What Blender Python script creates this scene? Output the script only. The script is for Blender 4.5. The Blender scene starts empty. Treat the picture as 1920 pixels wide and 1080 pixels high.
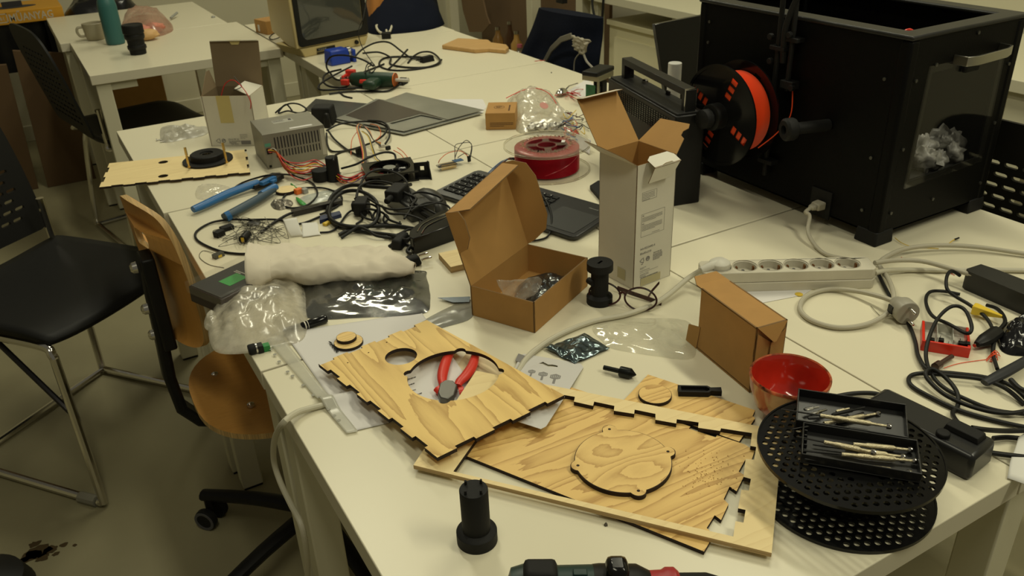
import bpy, bmesh, math, random
from math import sin, cos, pi, radians, sqrt, hypot, atan2
from mathutils import Vector, Matrix, noise
from mathutils.geometry import tessellate_polygon
S = bpy.context.scene
COL = S.collection
V = Vector
# ---------------------------------------------------------------- camera
TH = 0.74                       # table height
FPX, PITCH, ROLL, YAW = 1574.35, 0.48893271, -0.04139998, 0.50947198
CP = V((0.0, 0.0, TH + 0.68))
_f = V((sin(YAW)*cos(PITCH), cos(YAW)*cos(PITCH), -sin(PITCH)))
_r0 = V((cos(YAW), -sin(YAW), 0)); _u0 = _r0.cross(_f)
_r = _r0*cos(ROLL) + _u0*sin(ROLL); _u = -_r0*sin(ROLL) + _u0*cos(ROLL)
cd = bpy.data.cameras.new('camera'); cam = bpy.data.objects.new('camera', cd); COL.objects.link(cam)
cd.sensor_width = 36.0; cd.lens = FPX/1920*36.0; cd.clip_start = 0.02; cd.clip_end = 60
cam.matrix_world = Matrix((( _r.x, _u.x, -_f.x, CP.x), (_r.y, _u.y, -_f.y, CP.y), (_r.z, _u.z, -_f.z, CP.z), (0, 0, 0, 1)))
S.camera = cam
cd.dof.use_dof = True; cd.dof.focus_distance = 1.05; cd.dof.aperture_fstop = 16.0
# ---------------------------------------------------------------- colour, world, ceiling lights
S.view_settings.view_transform = 'Standard'; S.view_settings.look = 'None'
S.view_settings.gamma = 1.0; S.view_settings.use_curve_mapping = False
S.view_settings.exposure = -0.32
W = bpy.data.worlds.new('world'); S.world = W; W.use_nodes = True
W.node_tree.nodes['Background'].inputs[0].default_value = (1.0, 0.92, 0.70, 1)
W.node_tree.nodes['Background'].inputs[1].default_value = 0.14
def tube_light(x, y, z, rz, e, lx=1.2, ly=0.18, col=(1.0, 0.955, 0.70)):
    l = bpy.data.lights.new('ceiling_tube_light', 'AREA'); l.shape = 'RECTANGLE'; l.size = lx; l.size_y = ly
    l.energy = e; l.color = col
    o = bpy.data.objects.new('ceiling_tube_light', l); COL.objects.link(o)
    o.location = (x, y, z); o.rotation_euler = (0, 0, rz)
    return o
tube_light(0.75, 2.7, 2.9, pi/2, 23)
tube_light(1.9, 1.5, 2.9, pi/2, 24)
tube_light(-0.1, 0.2, 2.9, pi/2, 15)
tube_light(1.7, 4.3, 2.9, pi/2, 20)
tube_light(1.7, -0.7, 2.9, pi/2, 34)
# ---------------------------------------------------------------- geometry of the photograph: a pixel's ray meets a real plane
def ray(px, py): return _r*(px-960) - _u*(py-540) + _f*FPX
def P(px, py, z):
    d = ray(px, py); return CP + d*((z-CP.z)/d.z)
def T(px, py, h=0.0): return P(px, py, TH+h)
def onX(px, py, X):
    d = ray(px, py); return CP + d*((X-CP.x)/d.x)
def onY(px, py, Y):
    d = ray(px, py); return CP + d*((Y-CP.y)/d.y)
def onPlane(px, py, o, n):
    d = ray(px, py); return CP + d*((o-CP).dot(n)/d.dot(n))
# ---------------------------------------------------------------- materials
def lin(c):
    if isinstance(c, str):
        c = c.lstrip('#'); v = [int(c[i:i+2], 16)/255 for i in (0, 2, 4)]
        return tuple(x/12.92 if x <= .04045 else ((x+.055)/1.055)**2.4 for x in v)
    return c
MATS = {}
def mat(name, col, rough=.5, metal=0., var=0., vscale=8., bump=0., bscale=40., trans=0., alpha=1., coat=0., ior=1.45, stretch=(1, 1, 1), spec=.5, emit=0.):
    if name in MATS: return MATS[name]
    m = bpy.data.materials.new(name); m.use_nodes = True; nt = m.node_tree; b = nt.nodes['Principled BSDF']
    c = lin(col)
    b.inputs['Base Color'].default_value = (*c, 1); b.inputs['Roughness'].default_value = rough
    b.inputs['Metallic'].default_value = metal; b.inputs['IOR'].default_value = ior
    b.inputs['Transmission Weight'].default_value = trans; b.inputs['Alpha'].default_value = alpha
    b.inputs['Coat Weight'].default_value = coat; b.inputs['Specular IOR Level'].default_value = spec
    if emit: b.inputs['Emission Color'].default_value = (*c, 1); b.inputs['Emission Strength'].default_value = emit
    if var or bump:
        tc = nt.nodes.new('ShaderNodeTexCoord'); mp = nt.nodes.new('ShaderNodeMapping'); mp.inputs['Scale'].default_value = stretch
        nt.links.new(tc.outputs['Object'], mp.inputs['Vector'])
    if var:
        n = nt.nodes.new('ShaderNodeTexNoise'); n.inputs['Scale'].default_value = vscale; n.inputs['Detail'].default_value = 6
        nt.links.new(mp.outputs['Vector'], n.inputs['Vector'])
        r = nt.nodes.new('ShaderNodeValToRGB')
        r.color_ramp.elements[0].position = .3; r.color_ramp.elements[1].position = .7
        r.color_ramp.elements[0].color = (*[x*(1-var) for x in c], 1); r.color_ramp.elements[1].color = (*[min(1, x*(1+var)) for x in c], 1)
        nt.links.new(n.outputs['Fac'], r.inputs['Fac']); nt.links.new(r.outputs['Color'], b.inputs['Base Color'])
    if bump:
        n2 = nt.nodes.new('ShaderNodeTexNoise'); n2.inputs['Scale'].default_value = bscale; n2.inputs['Detail'].default_value = 4
        nt.links.new(mp.outputs['Vector'], n2.inputs['Vector'])
        bp = nt.nodes.new('ShaderNodeBump'); bp.inputs['Strength'].default_value = bump; bp.inputs['Distance'].default_value = .002
        nt.links.new(n2.outputs['Fac'], bp.inputs['Height']); nt.links.new(bp.outputs['Normal'], b.inputs['Normal'])
    MATS[name] = m; return m
def ply_mat(name, base, dark, stretch=(1, 6, 1), scale=5., rot=0., contrast=.5):
    m = bpy.data.materials.new(name); m.use_nodes = True; nt = m.node_tree; b = nt.nodes['Principled BSDF']
    tc = nt.nodes.new('ShaderNodeTexCoord'); mp = nt.nodes.new('ShaderNodeMapping'); mp.inputs['Scale'].default_value = stretch
    mp.inputs['Rotation'].default_value = (0, 0, rot)
    nt.links.new(tc.outputs['Object'], mp.inputs['Vector'])
    n0 = nt.nodes.new('ShaderNodeTexNoise'); n0.inputs['Scale'].default_value = scale*.8; n0.inputs['Detail'].default_value = 1.5
    nt.links.new(mp.outputs['Vector'], n0.inputs['Vector'])
    mul = nt.nodes.new('ShaderNodeMath'); mul.operation = 'MULTIPLY'; mul.inputs[1].default_value = 12.0
    nt.links.new(n0.outputs['Fac'], mul.inputs[0])
    fr = nt.nodes.new('ShaderNodeMath'); fr.operation = 'FRACT'; nt.links.new(mul.outputs[0], fr.inputs[0])
    n1 = nt.nodes.new('ShaderNodeTexNoise'); n1.inputs['Scale'].default_value = scale*14; n1.inputs['Detail'].default_value = 3
    nt.links.new(mp.outputs['Vector'], n1.inputs['Vector'])
    ad = nt.nodes.new('ShaderNodeMath'); ad.operation = 'MULTIPLY_ADD'; ad.inputs[1].default_value = .35
    nt.links.new(n1.outputs['Fac'], ad.inputs[0]); nt.links.new(fr.outputs[0], ad.inputs[2])
    r = nt.nodes.new('ShaderNodeValToRGB'); e = r.color_ramp.elements
    c0, c1 = lin(base), lin(dark); mid = [a*(1-contrast*.35)+d*contrast*.35 for a, d in zip(c0, c1)]; mixc = [a*(1-contrast)+d*contrast for a, d in zip(c0, c1)]
    e[0].position = .20; e[0].color = (*c0, 1); e[1].position = .72; e[1].color = (*mid, 1)
    k = e.new(.98); k.color = (*mixc, 1); k = e.new(1.0); k.color = (*c0, 1)
    nt.links.new(ad.outputs[0], r.inputs['Fac']); nt.links.new(r.outputs['Color'], b.inputs['Base Color'])
    b.inputs['Roughness'].default_value = .55; MATS[name] = m; return m
def film_mat(name, col=(.9, .9, .85), dens=.25, rough=.15, gloss=.5, scale=30.):
    """thin plastic film: mostly see-through, some milky scatter, glossy creases"""
    m = bpy.data.materials.new(name); m.use_nodes = True; nt = m.node_tree
    for n in list(nt.nodes):
        if n.type != 'OUTPUT_MATERIAL': nt.nodes.remove(n)
    out = nt.nodes['Material Output']
    tr = nt.nodes.new('ShaderNodeBsdfTransparent'); df = nt.nodes.new('ShaderNodeBsdfDiffuse'); tl = nt.nodes.new('ShaderNodeBsdfTranslucent'); gl = nt.nodes.new('ShaderNodeBsdfGlossy')
    df.inputs[0].default_value = (*lin(col), 1); tl.inputs[0].default_value = (*lin(col), 1)
    gl.inputs[0].default_value = (1, 1, 1, 1); gl.inputs['Roughness'].default_value = rough
    mx0 = nt.nodes.new('ShaderNodeMixShader'); mx0.inputs[0].default_value = .5
    nt.links.new(df.outputs[0], mx0.inputs[1]); nt.links.new(tl.outputs[0], mx0.inputs[2])
    mx = nt.nodes.new('ShaderNodeMixShader')
    tc = nt.nodes.new('ShaderNodeTexCoord'); n = nt.nodes.new('ShaderNodeTexNoise'); n.inputs['Scale'].default_value = scale; n.inputs['Detail'].default_value = 5
    nt.links.new(tc.outputs['Object'], n.inputs['Vector'])
    mr = nt.nodes.new('ShaderNodeMapRange'); mr.inputs[1].default_value = .35; mr.inputs[2].default_value = .7; mr.inputs[3].default_value = max(0, dens*.6); mr.inputs[4].default_value = min(1, dens*1.5)
    nt.links.new(n.outputs['Fac'], mr.inputs[0]); nt.links.new(mr.outputs[0], mx.inputs[0])
    nt.links.new(tr.outputs[0], mx.inputs[1]); nt.links.new(mx0.outputs[0], mx.inputs[2])
    bp = nt.nodes.new('ShaderNodeBump'); bp.inputs['Strength'].default_value = .25; bp.inputs['Distance'].default_value = .002
    nt.links.new(n.outputs['Fac'], bp.inputs['Height']); nt.links.new(bp.outputs[0], gl.inputs['Normal'])
    fn = nt.nodes.new('ShaderNodeLayerWeight'); nt.links.new(bp.outputs[0], fn.inputs['Normal'])
    pw = nt.nodes.new('ShaderNodeMath'); pw.operation = 'POWER'; pw.inputs[1].default_value = 3.0; nt.links.new(fn.outputs['Facing'], pw.inputs[0])
    ma = nt.nodes.new('ShaderNodeMath'); ma.operation = 'MULTIPLY_ADD'; ma.inputs[1].default_value = min(.6, gloss*1.6); ma.inputs[2].default_value = .03+gloss*.12; nt.links.new(pw.outputs[0], ma.inputs[0])
    mx2 = nt.nodes.new('ShaderNodeMixShader'); nt.links.new(ma.outputs[0], mx2.inputs[0])
    nt.links.new(mx.outputs[0], mx2.inputs[1]); nt.links.new(gl.outputs[0], mx2.inputs[2])
    nt.links.new(mx2.outputs[0], out.inputs['Surface']); MATS[name] = m; return m
# table and room
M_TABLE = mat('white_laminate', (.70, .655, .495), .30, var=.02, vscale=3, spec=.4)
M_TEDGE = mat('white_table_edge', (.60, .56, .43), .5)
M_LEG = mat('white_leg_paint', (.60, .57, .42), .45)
M_BLACK = mat('black_plastic', (.007, .007, .0065), .45, var=.2, vscale=30, spec=.3)
M_BLACKM = mat('matte_black_plastic', (.009, .009, .0085), .65, bump=.2, bscale=300, spec=.3)
M_BLACKG = mat('glossy_black_plastic', (.006, .006, .006), .14, spec=.4)
M_RUB = mat('black_rubber', (.008, .008, .0075), .5, spec=.35)
M_STEEL = mat('steel', (.55, .54, .50), .25, 1.0)
M_CHROME = mat('chrome', (.62, .60, .55), .12, 1.0)
M_BRASS = mat('brass', (.62, .42, .14), .3, 1.0)
M_ZINC = mat('zinc_sheet', (.36, .36, .33), .38, .85, var=.12, vscale=14)
M_CARD = mat('brown_cardboard', (.40, .215, .062), .75, var=.06, vscale=25, bump=.1, bscale=120)
M_CARDI = mat('inner_brown_cardboard', (.41, .225, .065), .75, var=.05, vscale=20)
M_WCARD = mat('white_coated_card', (.66, .63, .53), .5, var=.03, vscale=15)
M_CUT = mat('cardboard_cut_edge', (.20, .12, .05), .9)
M_PAPER = mat('white_paper', (.66, .64, .62), .7, var=.02, vscale=6)
M_WHITE = mat('white_plastic', (.62, .59, .50), .35)
M_BURN = mat('laser_burnt_edge', (.022, .012, .007), .8, var=.5, vscale=60)
M_PLY = ply_mat('pine_plywood', (.78, .545, .20), (.46, .26, .07), (2.0, 16, 1), 1.3, .0, .55)
M_PLY2 = ply_mat('pine_plywood_grain', (.76, .51, .175), (.40, .21, .05), (2.2, 18, 1), 1.3, .50, .8)
M_PLY3 = ply_mat('pale_plywood', (.80, .64, .33), (.62, .45, .20), (1, 9, 1), 2.0, .0, .35)
M_PLYE = mat('plywood_layered_edge', (.46, .32, .15), .7, var=.45, vscale=3, stretch=(1, 1, 220))
M_INK = mat('dark_print_ink', (.03, .028, .03), .7)
M_GREYINK = mat('grey_print_ink', (.22, .21, .20), .7)
M_TAPE = mat('yellowed_tape', (.58, .48, .20), .35)
M_RED = mat('red_plastic', (.62, .035, .02), .4)
M_GREEN = mat('green_circuit_board', (.02, .12, .045), .35, var=.3, vscale=80)
M_YEL = mat('yellow_wire_plastic', (.65, .45, .04), .45)
M_ORANGE = mat('orange_plastic', (.72, .16, .02), .45)
M_BLUE = mat('blue_plastic', (.02, .10, .30), .4)
M_GREYP = mat('grey_plastic', (.30, .30, .27), .45)
M_DGREY = mat('dark_grey_rubber', (.045, .045, .045), .6)
M_CABLE = mat('grey_cable_sheath', (.42, .39, .30), .5)
M_WCABLE = mat('white_cable_sheath', (.52, .49, .38), .5)
# ---------------------------------------------------------------- mesh builder
ID = Matrix.Identity(4)
def frame(o, xd, zd=V((0, 0, 1))):
    """matrix with origin o, x along xd, z along zd (made orthogonal)"""
    x = V(xd).normalized(); z = V(zd); z = (z - x*z.dot(x)).normalized(); y = z.cross(x)
    return Matrix(((x.x, y.x, z.x, o[0]), (x.y, y.y, z.y, o[1]), (x.z, y.z, z.z, o[2]), (0, 0, 0, 1)))
def TR(x, y, z): return Matrix.Translation((x, y, z))
def RZ(a): return Matrix.Rotation(a, 4, 'Z')
def RX(a): return Matrix.Rotation(a, 4, 'X')
def RY(a): return Matrix.Rotation(a, 4, 'Y')
def spline(pts, k=6, closed=False):
    pts = [V(p) for p in pts]; n = len(pts)
    if n < 3: return pts
    out = []
    rng = range(n) if closed else range(n-1)
    for i in rng:
        if closed: a, b, c, d = pts[(i-1) % n], pts[i], pts[(i+1) % n], pts[(i+2) % n]
        else: a, b, c, d = pts[max(0, i-1)], pts[i], pts[i+1], pts[min(n-1, i+2)]
        for j in range(k):
            t = j/k
            out.append(.5*((2*b) + (c-a)*t + (2*a-5*b+4*c-d)*t*t + (3*b-a-3*c+d)*t**3))
    if not closed: out.append(pts[-1])
    return out
class MB:
    def __init__(s, M=ID): s.v = []; s.f = []; s.m = []; s.M = M; s.mi = 0
    def add(s, vs, fs, M=None):
        k = len(s.v); MM = s.M if M is None else s.M @ M
        s.v += [MM @ V(p) for p in vs]
        for f in fs: s.f.append(tuple(i+k for i in f)); s.m.append(s.mi)
        return s
    def box(s, x0, x1, y0, y1, z0, z1, M=None, taper=0.):
        a = taper
        vs = [(x0, y0, z0), (x1, y0, z0), (x1, y1, z0), (x0, y1, z0), (x0+a, y0+a, z1), (x1-a, y0+a, z1), (x1-a, y1-a, z1), (x0+a, y1-a, z1)]
        return s.add(vs, [(0, 3, 2, 1), (4, 5, 6, 7), (0, 1, 5, 4), (1, 2, 6, 5), (2, 3, 7, 6), (3, 0, 4, 7)], M)
    def lathe(s, prof, n=32, M=None, cap=True, closed=False):
        vs = []; fs = []
        for r, z in prof:
            for i in range(n): a = 2*pi*i/n; vs.append((r*cos(a), r*sin(a), z))
        m = len(prof)
        for j in range(m if closed else m-1):
            for i in range(n):
                q = (i+1) % n; j2 = (j+1) % m
                fs.append((j*n+i, j*n+q, j2*n+q, j2*n+i))
        if cap and not closed:
            if prof[0][0] > 1e-6: fs.append(tuple(range(n-1, -1, -1)))
            if prof[-1][0] > 1e-6: fs.append(tuple((m-1)*n+i for i in range(n)))
        return s.add(vs, fs, M)
    def cyl(s, a, b, r, r2=None, n=16):
        a = V(a); b = V(b); d = b-a; L = d.length
        z = d.normalized(); x = V((1, 0, 0)) if abs(z.x) < .9 else V((0, 1, 0)); x = (x - z*x.dot(z)).normalized(); y = z.cross(x)
        M = Matrix(((x.x, y.x, z.x, a.x), (x.y, y.y, z.y, a.y), (x.z, y.z, z.z, a.z), (0, 0, 0, 1)))
        return s.lathe([(r, 0), (r if r2 is None else r2, L)], n, M)
    def tube(s, pts, r, n=8, smooth=6, flat=1.0, closed=False):
        p = spline(pts, smooth, closed) if smooth else [V(q) for q in pts]
        p = [q for i, q in enumerate(p) if i == 0 or (q-p[i-1]).length > 1e-6]
        m = len(p); vs = []; fs = []; up = None
        for i in range(m):
            if closed: t = (p[(i+1) % m]-p[i-1]).normalized()
            else: t = (p[min(m-1, i+1)]-p[max(0, i-1)]).normalized()
            if up is None:
                up = V((0, 0, 1)) if abs(t.z) < .95 else V((1, 0, 0))
            up = (up - t*up.dot(t))
            if up.length < 1e-6: up = V((0, 1, 0)) - t*t.y
            up.normalize(); sd = t.cross(up)
            rr = r(i/(m-1)) if callable(r) else r
            for j in range(n):
                a = 2*pi*j/n; vs.append(p[i] + sd*(cos(a)*rr) + up*(sin(a)*rr*flat))
        for i in range(m if closed else m-1):
            for j in range(n):
                q = (j+1) % n; k = (i+1) % m
                fs.append((i*n+j, i*n+q, k*n+q, k*n+j))
        if not closed: fs.append(tuple(range(n-1, -1, -1))); fs.append(tuple((m-1)*n+j for j in range(n)))
        return s.add(vs, fs)
    def grid(s, fn, nu, nv, M=None, closeu=False):
        vs = [fn(i/(nu if closeu else nu-1), j/(nv-1)) for j in range(nv) for i in range(nu)]; fs = []
        for j in range(nv-1):
            for i in range(nu if closeu else nu-1):
                q = (i+1) % nu
                fs.append((j*nu+i, j*nu+q, (j+1)*nu+q, (j+1)*nu+i))
        return s.add(vs, fs, M)
    def prism(s, outline, z0, z1, M=None, holes=(), edge_mi=None):
        """2D outline (with holes) extruded from z0 to z1"""
        def area(l): return sum(l[i-1][0]*l[i][1]-l[i][0]*l[i-1][1] for i in range(len(l)))
        lo = [list(outline)] + [list(h) for h in holes]
        if area(lo[0]) < 0: lo[0].reverse()
        for h in lo[1:]:
            if area(h) > 0: h.reverse()
        tri = tessellate_polygon([[V((p[0], p[1], 0)) for p in l] for l in lo])
        flat = [p for l in lo for p in l]; n = len(flat)
        vs = [(p[0], p[1], z1) for p in flat] + [(p[0], p[1], z0) for p in flat]
        keep = s.mi; top = []; bot = []
        for t in tri:
            a, b, c = [flat[i] for i in t]
            ar = (b[0]-a[0])*(c[1]-a[1])-(c[0]-a[0])*(b[1]-a[1])
            if abs(ar) < 1e-14: continue
            if ar < 0: t = (t[0], t[2], t[1])
            top.append(tuple(t)); bot.append((t[0]+n, t[2]+n, t[1]+n))
        s.add(vs, top+bot, M)
        k = len(s.v)-2*n
        o = 0
        for li, l in enumerate(lo):
            c = len(l)
            if edge_mi is not None: s.mi = edge_mi if not isinstance(edge_mi, tuple) else edge_mi[min(li, 1)]
            for i in range(c):
                q = (i+1) % c
                s.f.append((k+o+i, k+n+o+i, k+n+o+q, k+o+q)); s.m.append(s.mi)
            o += c
        s.mi = keep; return s
def smoothit(me, ang=35):
    me.polygons.foreach_set('use_smooth', [True]*len(me.polygons))
    me.set_sharp_from_angle(angle=radians(ang))
def wloc(o):
    p = V((0, 0, 0))
    while o: p += V(o.location); o = o.parent
    return p
def build(name, mb, mats, parent=None, bevel=0., ang=35, origin=None, label=None, subsurf=0, solid=0., double=False):
    me = bpy.data.meshes.new(name)
    if parent is not None: off = wloc(parent)
    else:
        if origin is None:
            xs = [p.x for p in mb.v]; ys = [p.y for p in mb.v]; zs = [p.z for p in mb.v]
            origin = V(((min(xs)+max(xs))/2, (min(ys)+max(ys))/2, min(zs)))
        off = V(origin)
    me.from_pydata([p-off for p in mb.v], [], mb.f)
    if not isinstance(mats, (list, tuple)): mats = [mats]
    for m in mats: me.materials.append(m)
    me.polygons.foreach_set('material_index', mb.m)
    me.validate(); me.update(); smoothit(me, ang)
    o = bpy.data.objects.new(name, me); COL.objects.link(o)
    if parent is not None: o.parent = parent
    else: o.location = off
    if bevel:
        b = o.modifiers.new('bevel', 'BEVEL'); b.width = bevel; b.segments = 2; b.limit_method = 'ANGLE'; b.angle_limit = radians(40); b.harden_normals = False
    if solid:
        q = o.modifiers.new('solid', 'SOLIDIFY'); q.thickness = solid; q.offset = 0
    if subsurf:
        q = o.modifiers.new('sub', 'SUBSURF'); q.levels = subsurf; q.render_levels = subsurf
    if label: o['label'] = label
    return o
def thing(name, label, cat, loc, group=None, rz=0.):
    o = bpy.data.objects.new(name, None); COL.objects.link(o); o.location = loc; o.rotation_euler = (0, 0, rz)
    o.empty_display_size = .05
    return tag(o, label, cat, group)
def tag(o, label, cat, group=None):
    o['label'] = label; o['category'] = cat
    if group: o['group'] = group
    return o
def struct(o): o['kind'] = 'structure'; return o
def copy_tree(o, parent=None, label=None):
    c = o.copy(); COL.objects.link(c); c.parent = parent
    if label: c['label'] = label
    for ch in list(o.children):
        copy_tree(ch, c)
    return c
# text on a surface: M has x along the writing, y up, z out of the surface
def text(mb, s, size, M, align='LEFT', th=.0002, xs=1., bold=0.):
    cu = bpy.data.curves.new('t', 'FONT'); cu.body = s; cu.size = size; cu.align_x = align; cu.extrude = th/2; cu.offset = bold; cu.resolution_u = 2
    ob = bpy.data.objects.new('t', cu); COL.objects.link(ob)
    dg = bpy.context.evaluated_depsgraph_get(); me = bpy.data.meshes.new_from_object(ob.evaluated_get(dg))
    mb.add([(v.co.x*xs, v.co.y, v.co.z+th/2) for v in me.vertices], [tuple(p.vertices) for p in me.polygons], M)
    bpy.data.objects.remove(ob); bpy.data.meshes.remove(me); bpy.data.curves.remove(cu)
def circle(cx, cy, r, n=32, r2=None, a0=0.):
    r2 = r if r2 is None else r2
    return [(cx+r*cos(a0+2*pi*i/n), cy+r2*sin(a0+2*pi*i/n)) for i in range(n)]
def slot(cx, cy, l, w, ang=0., n=5):
    pts = []
    for k, s in ((-pi/2, 1), (pi/2, -1)):
        for i in range(n+1):
            a = k + pi*i/n; pts.append((s*(l-w)/2 + w/2*cos(a), w/2*sin(a)))
    return [(cx+x*cos(ang)-y*sin(ang), cy+x*sin(ang)+y*cos(ang)) for x, y in pts]
def finger(p, q, n, depth, start=0, inward=1):
    """points from p to q with n segments, every other one stepped to the left of p->q by depth*inward"""
    p = V((p[0], p[1])); q = V((q[0], q[1])); d = q-p; L = d.length; d = d/L; nn = V((-d.y, d.x))*depth*inward
    out = []
    for i in range(n):
        o = nn if (i+start) % 2 else V((0, 0))
        out.append(tuple(p+d*(L*i/n)+o)); out.append(tuple(p+d*(L*(i+1)/n)+o))
    return out
class PF:
    """a working plane through three points; px() turns a pixel's ray into local x, y on it"""
    def __init__(s, a, b, c):
        x = (b-a).normalized(); z = x.cross(c-a).normalized()
        if z.z < 0: z = -z
        s.M = frame(a, x, z); s.I = s.M.inverted(); s.o = V(a); s.n = z
    def px(s, x, y):
        q = s.I @ onPlane(x, y, s.o, s.n); return (q.x, q.y)
    def pts(s, l): return [s.px(*p) for p in l]
def table_plane(h): return PF(T(900, 600, h), T(1100, 600, h), T(900, 500, h))
def rag(x, y, z, f, seed=0.): return noise.noise(V((x*f+seed, y*f-seed*1.7, z*f+seed*.3)))
def bag_mb(outline, hfun, nr=14, na=64, z0=0., crease=.004, cf=40., seed=1., lip=.001):
    """closed lumpy bag lying on plane z=z0+TH: outline is a star-shaped list of world xy points"""
    ol = spline([V((p[0], p[1], 0)) for p in outline], 5, True)
    c = V((0, 0, 0))
    for p in ol: c += p
    c /= len(ol); N = len(ol); mb = MB(); vs = []; fs = []
    def zz(x, y, s):
        prof = (1-s**3.0)
        n = abs(rag(x, y, 0, cf, seed)) + .6*abs(rag(x, y, 0, cf*2.3, seed+9))
        return TH+z0+lip+max(0., hfun(x, y, s)*prof + crease*(n-.35)*min(1, (1-s)*6))
    for j in range(1, nr+1):
        s = j/nr
        for i in range(N):
            q = c.lerp(ol[i], s); w = 1+.03*rag(q.x, q.y, 1, cf, seed)*(s > .9)
            q = c.lerp(ol[i], s*w); vs.append((q.x, q.y, zz(q.x, q.y, s)))
    vs.append((c.x, c.y, zz(c.x, c.y, 0)))
    for j in range(nr-1):
        for i in range(N):
            q = (i+1) % N; fs.append((j*N+i, (j+1)*N+i, (j+1)*N+q, j*N+q))
    for i in range(N): fs.append((len(vs)-1, i, (i+1) % N))
    k = len(vs)
    for i in range(N): p = vs[(nr-1)*N+i]; vs.append((p[0], p[1], TH+z0+.0003))
    for i in range(N):
        q = (i+1) % N; fs.append(((nr-1)*N+i, k+i, k+q, (nr-1)*N+q))
    fs.append(tuple(k+i for i in range(N-1, -1, -1)))
    mb.add(vs, fs); return mb
def cable(name, pix, r, m, label, cat='cable', group=None, n=8, extra=None, smooth=7):
    """pix: (px, py, height above table) control points"""
    mb = MB(); mb.tube([T(a, b, h) for a, b, h in pix], r, n, smooth)
    o = build(name, mb, m, ang=80); tag(o, label, cat, group)
    return o
# ================================================================ SETTING
M_FLOOR = mat('stained_concrete', (.30, .27, .16), .55, var=.16, vscale=2.2, bump=.15, bscale=30)
M_WALL = mat('cream_wall_paint', (.56, .53, .385), .8, var=.03, vscale=2)
XL, XR, YB, ZC = -3.2, 3.1, 5.45, 3.05
struct(build('floor', MB().box(XL, XR, -2.5, YB, -.05, 0), M_FLOOR))
struct(build('wall_back', MB().box(XL, XR, YB, YB+.1, 0, ZC), M_WALL))
struct(build('wall_right', MB().box(XR, XR+.1, -2.5, YB, 0, ZC), M_WALL))
struct(build('wall_left', MB().box(XL-.1, XL, -2.5, YB, 0, ZC), M_WALL))
struct(build('baseboard_back', MB().box(XL, 2.0, YB-.02, YB, 0, .09), M_LEG, bevel=.004))
# rust-coloured stain on the floor
mb = MB(); random.seed(4)
for cx, cy, rr in ((70, 1035, .022), (58, 1042, .017), (95, 1030, .013), (80, 1045, .012), (120, 1021, .007), (140, 1022, .004), (64, 1020, .010), (45, 1050, .009), (105, 1038, .006)):
    c = P(cx, cy, .0008)
    o = [(c.x+rr*(1+.5*rag(cos(a), sin(a), cx, 1.7))*cos(a)*1.3, c.y+rr*(1+.5*rag(cos(a), sin(a), cx, 1.7))*sin(a)) for a in [2*pi*i/18 for i in range(18)]]
    mb.prism(o, .0002, .0008)
st = build('floor_stain', mb, mat('brown_floor_stain', (.06, .036, .010), .5)); st['kind'] = 'structure'
# ================================================================ TABLES
def table(x0, x1, y0, y1, label, legs=(1, 1, 1, 1), group='white office tables pushed together'):
    g = .0012; x0 += g; x1 -= g; y0 += g; y1 -= g
    cx, cy = (x0+x1)/2, (y0+y1)/2
    t = thing('table', label, 'table', (cx, cy, 0))
    mb = MB(); mb.box(x0, x1, y0, y1, TH-.034, TH); 
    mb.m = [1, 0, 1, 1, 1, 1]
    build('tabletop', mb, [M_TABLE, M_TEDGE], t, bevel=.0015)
    for k, (lx, ly, sx, sy) in enumerate(((x0, y0, 1, 1), (x1, y0, -1, 1), (x1, y1, -1, -1), (x0, y1, 1, -1))):
        if not legs[k]: continue
        mb = MB(); a, b = lx+sx*.012, ly+sy*.012
        X = sorted((a, a+sx*.05)); Y = sorted((b, b+sy*.05))
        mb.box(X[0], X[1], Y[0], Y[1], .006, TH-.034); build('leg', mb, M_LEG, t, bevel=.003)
        # corner bracket rail under the top
        mb = MB()
        X = sorted((a+sx*.05, a+sx*.14)); mb.box(X[0], X[1], Y[0]+.01, Y[1]-.01, TH-.064, TH-.034)
        build('leg_bracket', mb, M_LEG, t)
        mb = MB(); mb.box(min(a, a+sx*.05)+.002, max(a, a+sx*.05)-.002, Y[0]+.002, Y[1]-.002, 0, .006); build('foot_pad', mb, M_BLACK, t)
    return t
XA, XB, XC = .180, .889, 1.566
table(.181, XB, .372, 1.096, 'white table nearest the camera, carrying the plywood panels and the cardboard box', (0, 0, 1, 1))
table(.180, XB, 1.098, 1.832, 'white table in the middle of the left row, under the cables and blue wire stripper')
table(.172, XB, 1.834, 2.556, 'white table carrying the metal power supply and the tall white carton with raised lid')
table(XB, XC, .372, 1.088, 'white table under the red bowl, the power strip and the black 3D printer', (1, 1, 1, 1))
table(XB, XC, 1.090, 1.832, 'white table under the red filament spool and black radio')
table(XB, XC, 1.834, 2.490, 'white table under the metal sheets, with the clear ziplock bag on its edge')
table(XB, XC, 2.492, 3.200, 'white table under the blue box and the green glue gun with its cables')
table(XB+.002, XC+.005, 3.202, 3.945, 'white table under the old television, dark jacket piled on its corner')
table(.187, .886, 3.335, 4.050, 'white table in the left background with the black lens and teal bottle on it')
table(.150, .846, 4.052, 4.812, 'white table against the back wall in the left background, behind the mug')
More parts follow.
